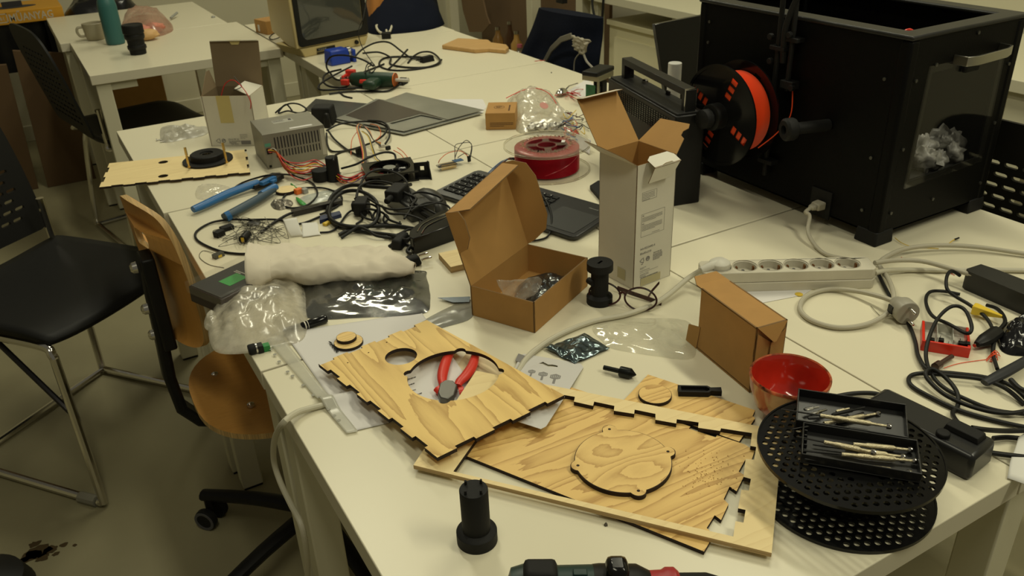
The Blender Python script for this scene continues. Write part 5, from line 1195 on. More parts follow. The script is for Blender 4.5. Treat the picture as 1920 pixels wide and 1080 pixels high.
# chunky plugs and blobs in the tangle
mb = MB(frame(T(676, 405, .004), T(690, 375)-T(676, 405))); mb.box(0, .045, -.014, .014, 0, .028); mb.box(.01, .03, .014, .02, .004, .024); small('plug', mb, M_BLACKM, 'square black plug standing inside the cable coil', 'plug', bevel=.004)
mb = MB(frame(T(735, 380, .030), T(770, 348)-T(735, 380))); mb.box(0, .055, -.016, .016, 0, .024); mb.tube([V((-.025, 0, .012)), V((0, 0, .012))], .007, 8, 0); small('plug', mb, M_BLACKM, 'bulky black plug resting on top of the power adapter and fan', 'plug', bevel=.005)
mb = MB(frame(T(742, 470, .0), T(770, 440)-T(742, 470))); mb.box(0, .050, -.012, .012, 0, .020, taper=.003); small('plug', mb, M_BLACKM, 'dark rubber plug wedged below the power adapter', 'plug', bevel=.004)
ep = thing('power_plug', 'black two-pin mains plug with shiny pins beside the white paper bag', 'plug', T(785, 488)); Em = frame(T(778, 487, .010), T(818, 474, .014)-T(778, 487, .010))
mb = MB(Em); mb.box(-.022, .010, -.012, .012, -.009, .009, taper=.003); build('plug_body', mb, M_BLACKM, ep, bevel=.004)
for s in (-1, 1): mb = MB(Em @ TR(.010, s*.0095, 0) @ RY(pi/2)); mb.lathe([(.0024, 0), (.0024, .018), (.0015, .0195)], 10); build('pin', mb, M_CHROME, ep)
# black adapter behind PSU
am = frame(T(584, 237), T(640, 236)-T(584, 237)); ad = thing('power_adapter', 'black plug-in power adapter behind the grey power supply, in front of the dark sheet', 'power adapter', am @ V((.03, .03, 0)))
mb = MB(am); mb.box(0, .062, 0, .055, 0, .050, taper=.004); build('case', mb, M_BLACKM, ad, bevel=.004)
mb = MB(am); mb.box(.040, .060, -.022, .0, .0, .040, taper=.004); build('plug_head', mb, M_BLACK, ad, bevel=.004)
# thin grey wires and small electronics at the left edge
random.seed(21)
hw = []
for k in range(9):
    pts = []; x, y = random.uniform(440, 500), random.uniform(415, 440)
    for j in range(7): pts.append((x+random.uniform(-45, 60), y+random.uniform(-22, 30), random.uniform(.001, .010)))
    cable('thin_wire', pts, .00055, mat('thin_grey_wire', (.10, .095, .07), .5), 'very thin grey wire tangled beside the white paper scraps', 'wire', 'thin grey wires in the left tangle', n=5, smooth=8)
cable('thin_wire', [(412, 478, .003), (382, 470, .001), (374, 482, .001), (392, 496, .001), (420, 502, .001)], .0006, mat('thin_grey_wire', (0, 0, 0)), 'thin grey wire curling around the small yellow component', 'wire', n=5)
mb = MB(TR(*T(412, 443)) @ RZ(.5)); mb.box(-.010, .010, -.007, .007, 0, .012); small('connector', mb, M_BLACKM, 'little black block connector nearest the left table edge', 'connector', bevel=.001)
mb = MB(TR(*T(426, 431)) @ RZ(.2)); mb.box(-.013, .013, -.008, .008, 0, .009); small('connector', mb, M_BLACKM, 'flat black block connector behind the smaller block', 'connector', bevel=.001)
t = thing('motor', 'tiny motor with a yellow stripe among the thin wires', 'motor', T(462, 442)); Mq = frame(T(455, 450, .008), T(472, 430)-T(455, 450)); mb = MB(Mq @ RY(pi/2)); mb.lathe([(.0085, 0), (.0085, .028)], 16); build('can', mb, M_BLACK, t)
mb = MB(Mq); mb.box(-.0005, .0, -.003, .003, -.005, .005); build('yellow_mark', mb, M_YEL, t)
mb = MB(TR(*T(476, 420))); mb.lathe([(.014, 0), (.015, .002), (.013, .004), (.006, .005)], 24); small('speaker', mb, mat('dark_silver', (.12, .12, .12), .3, .7), 'small flat round silver disc speaker among the thin wires', 'speaker')
mb = MB(TR(*T(410, 482)) @ RZ(.4)); mb.box(-.010, .010, -.006, .006, 0, .008); mb.box(-.004, .004, -.0062, -.006, .001, .006); mb.m = [0]*6+[1]*6; small('component', mb, [mat('dark_silver2', (.1, .1, .09), .3, .7), M_YEL], 'small metal component with a yellow dot near the clear lidded box', 'component', bevel=.0008)
mb = MB(); a = T(618, 405, .004); mb.prism([(0, 0), (.05, .0), (.055, .018), (.012, .022)], 0, .008, frame(T(600, 420, 0), T(650, 405)-T(600, 420))); small('circuit_board', mb, mat('navy_pcb', (.01, .02, .07), .4), 'dark blue circuit board half inside the cable coil', 'circuit board')
mb = MB(frame(T(608, 424), T(624, 416)-T(608, 424))); mb.box(0, .016, -.005, .005, 0, .006); small('connector', mb, M_YEL, 'small yellow connector in front of the dark blue board', 'connector', bevel=.001)
# ================================================================ BAGS AND BOXES AT THE LEFT EDGE OF THE TABLES
def wbox(pix): return [tuple(T(*q).xy) for q in pix]
# black box with clear lid
a, b, c = P(412, 556, TH+.038), P(372, 519, TH+.038), P(457, 480, TH+.038)
XM = frame(V((a.x, a.y, TH)), V((c.x-b.x, c.y-b.y, 0))); xl = (c-b).length+.03; xd_ = (b-a).length
lb = thing('storage_box', 'black box with clear lid and green label jutting over the table edge', 'box', XM @ V((xl/2, xd_/2, 0)))
mb = MB(XM); mb.box(.002, xl-.002, .002, xd_-.002, 0, .030, taper=.001); build('box_base', mb, mat('dark_maroon_plastic', (.020, .010, .012), .3), lb, bevel=.002)
mb = MB(XM); mb.box(.006, xl-.006, .006, xd_-.006, .030, .031); build('black_insert', mb, mat('black_card_insert', (.014, .014, .016), .5), lb)
mb = MB(XM); mb.box(xl*.32, xl*.62, xd_*.30, xd_*.62, .031, .0314); build('green_label', mb, mat('green_label', (.04, .33, .07), .5), lb)
mb = MB(XM); fauxlines(mb, 0, 0, .03, 2, .004, TR(xl*.66, xd_*.72, .0311) @ RZ(-pi/2), 61, .0024); build('label_print', mb, M_WHITE, lb)
mb = MB(XM); t_ = .0012
mb.prism([(0, 0), (xl, 0), (xl, xd_), (0, xd_)], .038, .0392); mb.box(0, xl, 0, t_, .018, .038); mb.box(0, t_, t_, xd_-t_, .018, .038); mb.box(0, xl, xd_-t_, xd_, .018, .038)
build('clear_lid', mb, film_mat('clear_rigid_plastic', (.5, .5, .45), .008, .05, .06, 5), lb)
# white paper bag
pbm = MB(); pA, pB = T(470, 503, .030), T(778, 508, .018); pd = (pB-pA); pL = pd.length; px_ = pd.normalized(); py_ = up.cross(px_).normalized()
def pbag(u, v):
    a = 2*pi*u; wv = .060*(1-.15*v-.75*max(0, v-.82)/.18*.8); hv = .026*(1-.45*v)*(1 if v < .9 else 1-(v-.9)*4)
    if v < .1: hv *= 1+.35*(1-v/.1); wv *= 1.05
    ca, sa = cos(a), sin(a); ca = math.copysign(abs(ca)**.8, ca)
    x = v*pL+(-.012*ca if v < .15 else 0)
    p = pA+px_*x+py_*(ca*wv+.018*sin(pi*v))+V((0, 0, 1))*(sa*hv+.004)
    n = rag(p.x, p.y, p.z, 16, 3)*.010+abs(rag(p.x, p.y, p.z, 26, 6))*.009+abs(rag(p.x, p.y, p.z, 60, 9))*.004-.002
    return p+V((0, 0, n))+py_*(n*.7)
pbm.grid(pbag, 64, 60, closeu=True)
pbm.v = [V((p.x, p.y, max(p.z, TH+.002))) for p in pbm.v]
tag(build('paper_bag', pbm, mat('white_bag_paper', (.66, .60, .48), .8, bump=.35, bscale=30, var=.02), ang=50, solid=.0007), 'long crumpled white paper bag with open mouth lying on the foil bag', 'bag')
# big antistatic bag with board
t = thing('circuit_board', 'green circuit board inside the large transparent antistatic bag', 'circuit board', T(730, 545)); Mq = frame(T(690, 560), T(765, 548)-T(690, 560))
mb = MB(Mq); mb.box(0, .085, 0, .055, .004, .0056); build('board', mb, M_GREEN, t)
random.seed(13)
for k in range(8): 
    x, y = random.uniform(.005, .07), random.uniform(.005, .045); mb = MB(Mq); mb.box(x, x+random.uniform(.004, .012), y, y+.006, .0056, .009); build('chip', mb, M_STEEL if k % 2 else M_BLACK, t)
M_ASF = film_mat('transparent_antistatic_film', (.10, .105, .095), .60, .13, .9, 22)
mb = bag_mb(wbox([(572, 596), (566, 545), (585, 520), (680, 512), (790, 508), (800, 522), (806, 560), (790, 590), (680, 596)]), lambda x, y, s: .015, crease=.009, cf=34, seed=31, nr=26)
tag(build('antistatic_bag', mb, M_ASF, ang=45), 'large grey transparent antistatic bag with a green circuit board showing inside', 'bag')
mb = MB(); Mt = frame(T(648, 545, .026), T(700, 540)-T(648, 545)); fauxlines(mb, 0, 0, .03, 4, .004, Mt, 71, .0012)
mb2 = bag_mb(wbox([(750, 640), (790, 604), (880, 562), (884, 596), (830, 615)]), lambda x, y, s: .0015, crease=.002, cf=18, seed=33)
tag(build('film_bag', mb2, film_mat('grey_film', (.42, .42, .38), .55, .15, .1, 8), ang=45), 'flat grey transparent film lying left of the open cardboard box', 'bag')
plate_obj('reflection_or_foil_strip', [(820, 558), (882, 556), (880, 566), (850, 567)], .004, .0004, mat('dark_foil', (.10, .12, .14), .25, .6), 'narrow dark foil strip left of the open cardboard box', 'film')
# bubble-clear crumpled bag over the edge
M_CRB = film_mat('milky_crumpled_film', (.80, .76, .64), .62, .22, .30, 50)
mb = bag_mb(wbox([(398, 655), (392, 605), (408, 570), (450, 545), (520, 532), (570, 542), (578, 600), (568, 640), (525, 650), (445, 664)]), lambda x, y, s: .034, crease=.022, cf=15, seed=41, nr=26)
tag(build('clear_bag', mb, M_CRB, ang=60), 'large crumpled milky plastic bag hanging over the left table edge', 'bag')
mb = bag_mb(wbox([(384, 615), (386, 594), (402, 586), (410, 605), (402, 622)]), lambda x, y, s: .010, crease=.012, cf=40, seed=42)
tag(build('clear_bag', mb, M_CRB, ang=60), 'small clear plastic wrap corner sticking out beside the crumpled milky bag', 'bag')
a, b = T(566, 612, .007), T(612, 597, .007); Mq = frame(a, b-a); L_ = (b-a).length
t = thing('marker_pen', 'black marker pen poking out under the crumpled plastic bag', 'pen', a); mb = MB(Mq @ RY(pi/2)); mb.lathe([(.0065, -.03), (.0065, .012), (.0072, .014), (.0075, L_-.004), (.0062, L_)], 20); build('barrel', mb, M_BLACKG, t)
mb = MB(Mq @ RY(pi/2)); mb.lathe([(.0067, .004), (.0067, .006)], 20); mb.lathe([(.0067, .009), (.0067, .010)], 20); build('white_rings', mb, M_WHITE, t)
t = thing('jack_connector', 'black round connector with silver ring and green terminal at the table edge', 'connector', T(480, 658)); a, b = T(468, 656, .008), T(498, 648, .008); Mq = frame(a, b-a)
mb = MB(Mq @ RY(pi/2)); mb.lathe([(.0075, -.002), (.0085, .0), (.0085, .008), (.007, .009)], 18); build('knob', mb, M_BLACKM, t)
mb = MB(Mq @ RY(pi/2)); mb.lathe([(.0080, .009), (.0080, .0115)], 18); build('silver_ring', mb, M_STEEL, t)
mb = MB(Mq); mb.box(.0115, .020, -.007, .007, -.008, .005); build('barrel', mb, M_BLACK, t, bevel=.001)
mb = MB(Mq); mb.box(.020, .030, -.006, .006, -.008, .002); build('green_terminal', mb, mat('green_terminal', (.02, .22, .05), .4), t, bevel=.0006)
mb = MB(frame(T(846, 512), T(872, 506)-T(846, 512))); mb.box(0, .05, 0, .065, 0, .012); mb.m = [2, 0, 2, 2, 2, 2]; tag(build('wood_offcut', mb, [M_PLY3, M_BURN, M_PLYE]), 'small wooden offcut behind the open cardboard box, left side', 'offcut')
# white paper scraps
def scrap(name, pts, label, m=M_PAPER, thick=.0006):
    mb = MB(); n = len(pts); k = 10
    def fn(u, v):
        p = V(pts[0]).lerp(V(pts[1]), u).lerp(V(pts[3]).lerp(V(pts[2]), u), v); w = rag(p.x, p.y, p.z, 28, 5)*.006; return p+V((w, w, 0))
    mb.grid(fn, k, k); return tag(build(name, mb, m, solid=thick), label, 'paper')
M_PAPW = mat('bright_white_paper', (.68, .67, .62), .7)
scrap('paper_scrap', [T(548, 443, .002), T(570, 441, .002), T(556, 408, .030), T(530, 412, .034)], 'folded white paper scrap standing up behind the paper bag', M_PAPW)
scrap('paper_scrap', [T(568, 444, .002), T(600, 442, .002), T(594, 416, .010), T(566, 418, .012)], 'square white paper scrap lying behind the paper bag', M_PAPW)
# ================================================================ RED FILAMENT SPOOL, ZIPLOCK BAG, SPOON, WIRES
sc = V((.988, 1.577, TH)); so2 = thing('filament_spool', 'clear plastic spool of dark red filament lying flat on the table', 'filament spool', sc)
M_CL = mat('clear_polycarbonate', (.92, .90, .84), .06, trans=1.0, ior=1.22); MS = TR(*sc) @ RZ(.3)
M_CLF = film_mat('clear_flange', (.75, .72, .62), .07, .07, .16, 3)
hs = []
for k in range(4): hs.append([(rr*cos(a), rr*sin(a)) for rr, a in [(.026, k*pi/2-.5), (.048, k*pi/2-.62), (.048, k*pi/2), (.048, k*pi/2+.62), (.026, k*pi/2+.5)]])
for z, nm in ((.001, 'lower_flange'), (.060, 'upper_flange')):
    mb = MB(MS); mb.prism(circle(0, 0, .099, 72), z, z+.0022, None, hs+[circle(0, 0, .0215, 28)]); f_ = build(nm, mb, M_CLF, so2)
    mb = MB(MS); mb.lathe([(.0975, z-.0008), (.1003, z-.0008), (.1003, z+.0032), (.0975, z+.0032)], 72, cap=False, closed=True); build('rim', mb, M_CL, f_)
mb = MB(MS); prof = []
for j in range(28): z = .004+j*.0019; prof += [(.0735, z), (.0750, z+.00095)]
prof += [(.0735, .0575), (.050, .0575), (.050, .004)]
M_RF = mat('dark_red_filament', (.34, .008, .018), .22); mb.lathe(prof, 72, cap=False, closed=True)
w_ = build('wound_filament', mb, M_RF, so2, ang=60)
mb = MB(MS); mb.tube([(.074*cos(a), .074*sin(a), .012+.038*(a+2.5)/1.6) for a in [-2.5+i*.16 for i in range(11)]], .0014, 6); build('loose_filament', mb, M_RF, w_)
mb = MB(MS); mb.lathe([(.0498, .003), (.0498, .0595), (.048, .0595), (.048, .003)], 56, cap=False, closed=True); mb.lathe([(.0235, .003), (.0235, .0595), (.0215, .0595), (.0215, .003)], 36, cap=False, closed=True); build('hub', mb, mat('red_tinted_hub', (.30, .03, .04), .25, trans=.3), so2)
mb = MB(MS)
for k in range(36):
    a = 2*pi*k/36; mb.add([((.053)*cos(a-.03), .053*sin(a-.03), .0622), (.053*cos(a+.03), .053*sin(a+.03), .0622), ((.064+.008*(k % 3 == 0))*cos(a), (.064+.008*(k % 3 == 0))*sin(a), .0630), (.0535*cos(a), .0535*sin(a), .0665)], [(0, 2, 1), (0, 1, 3), (1, 2, 3), (2, 0, 3)])
build('spiked_ring', mb, M_CL, so2, ang=10)
mb = MB(MS @ TR(.038, -.018, .0623) @ RZ(.6)); mb.box(-.008, .008, -.004, .004, 0, .0003); build('paper_sticker', mb, M_PAPER, so2)
M_ZB = film_mat('cloudy_ziplock', (.80, .77, .66), .50, .18, .30, 45)
mb = bag_mb(wbox([(952, 190), (975, 176), (1010, 170), (1042, 186), (1056, 212), (1082, 246), (1040, 252), (975, 250), (964, 222)]), lambda x, y, s: .036, crease=.022, cf=20, seed=52, nr=24)
zb = thing('ziplock_bag', 'clear red-lined ziplock bag full of wrapped parts behind the red spool', 'bag', T(1010, 235)); build('film', mb, M_ZB, zb, ang=60)
mb = MB(); mb.tube([T(949, 184, .022), T(965, 176, .030), T(985, 168, .036), T(1008, 166, .040), T(1030, 176, .038), T(1044, 196, .030), T(1046, 202, .026)], .0012, 6); build('red_zip_line', mb, M_RED, zb)
mb = MB(); mb.prism(circle(0, 0, .012, 20), 0, .0005, frame(T(1020, 198, .052), (1, 0, 0), (-.3, -.5, .8))); build('red_stamp', mb, mat('faded_red_print', (.50, .22, .18), .5), zb)
random.seed(3)
for k in range(3):
    q = T(1000+18*k, 238, .016); mb = MB(); mb.grid(lambda u, v, q=q, k=k: q+V((cos(2*pi*u)*cos(pi*(v-.5))*.019, sin(2*pi*u)*cos(pi*(v-.5))*.012, sin(pi*(v-.5))*.012))*(1+.4*rag(u*3, v*3, k, 3, k)), 14, 9, closeu=True)
    tag(build('foil_packet', mb, mat('silver_foil', (.55, .53, .47), .3, .7, bump=1.0, bscale=120), None, ang=20), 'crinkled foil packet inside the red-lined ziplock bag', 'packet', 'foil packets in the ziplock bag')
t = thing('spoon', 'shiny steel spoon resting on red wires near the circuit chassis', 'spoon', T(1060, 175)); Ms = frame(T(1046, 178, .008), T(1070, 166)-T(1046, 178))
mb = MB(Ms); mb.grid(lambda u, v: V((.024+.026*cos(2*pi*u)*v, .016*sin(2*pi*u)*v, .012*(1-v*v)+.002)), 28, 8, closeu=True); build('spoon_bowl', mb, M_CHROME, t, solid=.0012)
mb = MB(); strap(mb, [Ms @ V((.048, 0, .004)), Ms @ V((.07, 0, .010)), Ms @ V((.13, .002, .004))], .006, .0015, up=V((.1, .9, .1)).normalized()); build('spoon_handle', mb, M_CHROME, t)
mb = MB(); random.seed(15)
for k in range(12): x, y = random.uniform(1046, 1075), random.uniform(172, 184); mb.tube([T(x, y, .003), T(x+random.uniform(-10, 14), y+random.uniform(-6, 6), .010), T(x+random.uniform(-12, 20), y+random.uniform(-5, 5), .002)], .0010, 5)
o = build('red_wire_scraps', mb, M_WR); tag(o, 'tangle of red wire scraps under the spoon', 'wires'); o['kind'] = 'stuff'
mb = MB(); random.seed(16); ms_ = [M_WB, M_WR, M_YEL, M_WO, M_WP, M_WW, M_BLUE, M_WBR]
for k in range(46):
    mb.mi = random.randrange(8); x, y = random.uniform(1052, 1092), random.uniform(212, 262); h = random.uniform(.002, .03)
    mb.tube([T(x, y, h), T(x+random.uniform(-16, 16), y+random.uniform(-9, 9), h+random.uniform(-.001, .012)), T(x+random.uniform(-22, 26), y+random.uniform(-10, 12), max(.002, h-.004))], .0011, 5, 5)
o = build('jumper_wires', mb, ms_); tag(o, 'colourful heap of jumper wires between ziplock bag and radio', 'wires'); o['kind'] = 'stuff'
mb = MB()
for k, m_i in enumerate((6, 5, 6, 3, 0, 4)):
    mb.mi = m_i; mb.tube([T(900+k*4, 340-k*2, .004), T(925+k*4, 315-k*2, .018), T(940+k*3, 303-k, .026), T(952+k*3, 298, .026)], .0011, 5)
    mb.mi = 0; mb.tube([T(950+k*3, 299, .026), T(957+k*3, 296, .026)], .0018, 5, 0)
tag(build('ribbon_cable', mb, ms_), 'blue, white and orange ribbon jumper cable behind the raised box lid', 'cable')
sheet('paper', [(1062, 172), (1100, 148), (1116, 160), (1112, 190), (1096, 186)], 'small white paper sheet beside the green circuit chassis', h=.001)
scrap('paper_scrap', [T(1075, 275, .002), T(1105, 290, .002), T(1108, 262, .03), T(1082, 250, .03)], 'white paper scrap leaning behind the tall carton and red spool', M_PAPER)
plate_obj('dark_tray', [(1106, 348), (1122, 338), (1150, 352), (1130, 375)], .010, .008, M_BLACKM, 'black flat object peeking out left of the tall carton', 'plastic piece')
# white roll and dark panel behind the radio
q = T(1258, 262); d1 = ray(1257, 116); best = min(range(60, 300), key=lambda i: abs((lambda v: 540-FPX*v.dot(_u)/v.dot(_f))(V((q.x, q.y, TH+i*.001))-CP)-118)); RHt = best*.001
mb = MB(TR(*q)); mb.lathe([(.0165, 0), (.0165, RHt), (.0155, RHt+.001), (.006, RHt+.001)], 32); tag(build('white_roll', mb, mat('translucent_white_roll', (.62, .61, .57), .3), ang=30), 'upright white plastic roll standing behind the black radio', 'roll')
Yp = T(1256, 235).y; pp_ = [onY(x, y, Yp) for x, y in ((1228, 46), (1340, 24), (1340, 200), (1256, 235))]
mb = MB(); mb.prism([(p.x, max(p.z, TH+.001)) for p in pp_[:2]]+[(pp_[2].x, TH+.001), (pp_[3].x, TH+.001)], 0, .012, Matrix(((1, 0, 0, 0), (0, 0, -1, Yp+.012), (0, 1, 0, 0), (0, 0, 0, 1))))
tag(build('acrylic_sheet', mb, mat('glossy_dark_acrylic', (.006, .0065, .007), .12, spec=.4), bevel=.001), 'glossy dark acrylic sheet standing behind the radio and 3D printer', 'acrylic sheet')
# ================================================================ POWER STRIP AND RIGHT-HAND CABLES
sA = T(1640, 541); sd_ = V((.211, -.126, 0)).normalized(); SL = .287; SW = .050; SH = .036
SM = frame(sA-sd_*SL, sd_); st_ = thing('power_strip', 'white power strip with six sockets, a white plug in its first socket', 'power strip', SM @ V((SL/2, SW/2, 0)))
M_STR = mat('grubby_white_plastic', (.56, .525, .42), .4, var=.08, vscale=18)
scs = [(.024+.0427*k+.008, SW/2) for k in range(6)]
mb = MB(SM); mb.prism([(0, .006), (.006, 0), (SL-.006, 0), (SL, .006), (SL, SW-.006), (SL-.006, SW), (.006, SW), (0, SW-.006)], 0, .017); build('lower_shell', mb, M_STR, st_, bevel=.0015)
mb = MB(SM); mb.prism([(.0005, .0065), (.0065, .0005), (SL-.0065, .0005), (SL-.0005, .0065), (SL-.0005, SW-.0065), (SL-.0065, SW-.0005), (.0065, SW-.0005), (.0005, SW-.0065)], .0175, SH, None, [circle(*c, .0192, 36) for c in scs]); build('upper_shell', mb, M_STR, st_, bevel=.0012)
for k, c in enumerate(scs):
    mb = MB(SM @ TR(*c, 0)); mb.lathe([(.0203, SH+.0012), (.0212, SH), (.0190, SH-.001), (.0182, SH-.013), (0, SH-.013)], 36, cap=False)
    so_ = build('socket', mb, mat('socket_white', (.50, .47, .38), .35), st_)
    mb = MB(SM @ TR(*c, 0) @ RZ(0)); mb.box(.0125, .0155, -.003, .003, SH-.013, SH-.001); mb.box(-.0155, -.0125, -.003, .003, SH-.013, SH-.001); mb.cyl((0, .0095, SH-.0129), (0, .0095, SH-.0125), .0028, n=10); mb.cyl((0, -.0095, SH-.0129), (0, -.0095, SH-.0125), .0028, n=10)
    mb.m = [0]*12+[1]*(len(mb.m)-12); build('earth_clip', mb, [mat('aged_brass_clip', (.20, .09, .03), .4, .8), M_INK], so_)
pg = thing('power_plug', 'white plug in the first socket of the power strip, its long cable crossing the table', 'power cord', SM @ V((*scs[0], SH)))
mb = MB(SM @ TR(*scs[0], 0)); mb.lathe([(.0172, SH-.010), (.0180, SH+.002), (.0175, SH+.009), (.010, SH+.014), (0, SH+.0145)], 28); mb.tube([V((-.004, -.002, SH+.006)), V((-.018, -.008, SH+.005)), V((-.034, -.014, SH+.001))], lambda t: .0095-.004*t, 12, 5); build('plug_body', mb, mat('soft_white_plug', (.60, .58, .50), .45), pg, bevel=.001)
q0 = SM @ V((scs[0][0]-.032, scs[0][1]-.013, SH+.002))
def lerpz(a): return a
ev = [q0, T(1290, 522, .022), T(1240, 562, .010), T(1180, 588, .006), T(1110, 603, .005), T(1050, 627, .005), T(1010, 652, .005), T(985, 675, .0045), T(960, 712, .0045), T(900, 772, .0045), T(840, 782, .0045), T(770, 762, .0045), T(700, 738, .0045), T(650, 742, .0045), T(610, 758, .0045), T(580, 766, .006), T(556, 774, .010)]
ev += [onX(532, 792, .170), onX(516, 820, .163), onX(513, 860, .160), onX(524, 900, .160), onX(545, 945, .160), onX(565, 985, .160), onX(575, 1040, .160), onX(577, 1090, .160)]
mb = MB(); mb.tube(ev, .0043, 10, 7); build('cord', mb, M_WCABLE, pg)
def gcable(label, pts, r, m, **k): return cable('cable', pts, r, m, label, **k)
gcable('off-white supply cable leaving the right end of the power strip', [(1640, 512, .018), (1665, 507, .012), (1700, 506, .006), (1770, 507, .005), (1850, 506, .005), (1960, 508, .005)], .0045, M_WCABLE)
gcable('upper grey cable arching from behind the power strip to the right edge', [(1646, 494, .010), (1665, 480, .012), (1700, 466, .014), (1760, 460, .014), (1840, 464, .010), (1960, 482, .006)], .0042, M_CABLE)
gcable('lower grey cable sweeping over the black adapter at right', [(1640, 493, .030), (1680, 488, .026), (1730, 490, .024), (1790, 506, .026), (1850, 524, .028), (1960, 560, .016)], .0042, M_CABLE)
sp = thing('power_plug', 'grey mains plug with two round pins and coiled grey cord beside the power strip', 'power cord', T(1700, 575))
Mg_ = frame(T(1694, 580, .020), (T(1722, 606)-T(1690, 576)), up)
MgR = Mg_ @ RY(pi/2)
mb = MB(MgR); mb.lathe([(.009, -.026), (.014, -.014), (.0185, -.006), (.0190, .010), (.0185, .014), (0, .014)], 28); build('plug_body', mb, mat('grey_plug_plastic', (.33, .31, .25), .4), sp, bevel=.001)
for s in (-1, 1): mb = MB(MgR @ TR(s*.0095*.0, s*.0, 0)); mb = MB(Mg_ @ TR(.014, 0, s*.0095) @ RY(pi/2)); mb.lathe([(.0024, 0), (.0024, .017), (.0015, .0185)], 10); build('pin', mb, M_CHROME, sp)
mb = MB(Mg_ @ TR(-.004, -.019, 0)); mb.box(-.006, .006, -.001, .001, -.006, .006); mb.box(-.003, .003, -.0012, -.001, -.003, .003); build('earth_contact', mb, M_BLACK, sp)
cord = [Mg_ @ V((-.022, 0, 0)), T(1650, 556, .018), T(1600, 545, .010), T(1550, 543, .005), T(1512, 556, .005), T(1500, 578, .005), T(1520, 600, .005), T(1570, 614, .005), T(1625, 608, .006), T(1662, 588, .010), T(1676, 560, .012), T(1668, 528, .010), T(1655, 508, .008), T(1648, 498, .010)]
mb = MB(); mb.tube(cord, .0040, 10, 7); build('cord', mb, M_CABLE, sp)
rb = [
 ('flat black cord running under the grey plug and around the red tray', .0030, [(1646, 512, .004), (1660, 540, .004), (1680, 575, .003), (1703, 606, .004), (1716, 640, .004), (1722, 668, .005), (1742, 694, .006), (1790, 700, .005), (1850, 708, .005), (1900, 726, .006), (1945, 770, .006)]),
 ('black cord arching down from the tip of the black adapter at right', .0028, [(1800, 517, .020), (1784, 508, .030), (1775, 520, .030), (1776, 542, .022), (1792, 556, .014), (1820, 573, .010), (1850, 597, .010), (1864, 628, .008), (1862, 662, .006), (1870, 692, .008)]),
 ('black cord lying in a tall loop across the red-edged tray', .0028, [(1800, 552, .006), (1768, 546, .006), (1743, 548, .008), (1736, 566, .010), (1748, 592, .014), (1780, 608, .020), (1812, 625, .024), (1822, 614, .030), (1812, 585, .034), (1796, 574, .034), (1778, 578, .032), (1758, 598, .026), (1743, 630, .020), (1736, 664, .010), (1744, 696, .008), (1766, 724, .006), (1810, 748, .005), (1870, 770, .005), (1950, 778, .006)]),
 ('outermost black cord loop between the plug and the adapter brick', .0030, [(1950, 806, .005), (1880, 792, .004), (1800, 770, .004), (1740, 742, .004), (1708, 722, .004), (1706, 706, .004), (1730, 700, .006), (1780, 704, .010), (1840, 711, .010), (1885, 728, .008), (1920, 758, .004)]),
 ('inner black cord loop beside the adapter brick', .0030, [(1950, 765, .006), (1890, 775, .008), (1830, 765, .008), (1775, 742, .008), (1742, 714, .010), (1736, 698, .014), (1750, 692, .014), (1775, 710, .010), (1794, 735, .008), (1796, 760, .004), (1786, 775, .006), (1796, 792, .020), (1812, 800, .040)]),
 ('black mains lead entering the adapter brick from the right', .0032, [(1822, 802, .041), (1850, 806, .036), (1890, 808, .020), (1950, 806, .012)]),
 ('short black lead behind the paper at the right edge', .0032, [(1862, 822, .006), (1890, 820, .005), (1925, 824, .005)]),
 ('black output lead leaving the low end of the adapter brick', .0032, [(1850, 848, .008), (1880, 852, .006), (1930, 858, .005)]),
 ('black lead crossing behind the adapter brick and case', .0032, [(1560, 745, .004), (1600, 738, .005), (1640, 738, .006), (1668, 748, .004), (1690, 760, .004)]),
]
for lab, r, pts in rb: cable('cable', pts, r, M_RUB, lab)
mb = MB(); mb.tube([T(1846, 718, .010), T(1870, 706, .012), T(1900, 690, .014), T(1960, 655, .016)], lambda t: .0065+.002*sin(pi*t), 10, 6, .6); small('cable_sleeve', mb, mat('dark_sleeve', (.02, .021, .025), .4), 'thick dark cable sleeve at the right edge', 'cable')
mb = MB(); mb.tube([T(1895, 712, .02), T(1915, 730, .02), T(1950, 738, .02)], .0035, 8); small('cable', mb, M_RUB, 'short curved black cord right of the thick sleeve', 'cable')
# black adapter / glue gun at the right
gA, gB = T(1800, 540, .0), T(1925, 590, .0); GM_ = frame(gA, gB-gA); gg = thing('power_adapter', 'long black adapter body at the right edge with yellow marker cap in front', 'power adapter', GM_ @ V((.07, .02, 0)))
mb = MB(GM_); ol = [(0, .006), (.008, .0), (.10, -.006), (.17, -.010), (.17, .05), (.10, .040), (.03, .042), (.004, .040)]; mb.prism(ol, 0, .034); build('body', mb, mat('matte_black_tool', (.013, .013, .012), .45), gg, bevel=.007)
mb = MB(frame(T(1824, 578, .012), T(1880, 594)-T(1824, 578))); mb.lathe([(.010, 0), (.0105, .004), (.003, .042), (.0015, .046)], 4, RY(pi/2) @ RZ(pi/4)); small('yellow_nozzle', mb, mat('yellow_nozzle', (.72, .50, .03), .4), 'yellow pointed plastic cap beside the long black adapter', 'cap', bevel=.001)
mb = bag_mb(wbox([(1875, 655), (1872, 628), (1890, 605), (1960, 600), (1960, 660), (1905, 668)]), lambda x, y, s: .022, crease=.018, cf=34, seed=61); small('black_bag', mb, mat('shiny_black_foil', (.010, .010, .011), .15), 'shiny crumpled black plastic lump at the right edge', 'bag', ang=30)
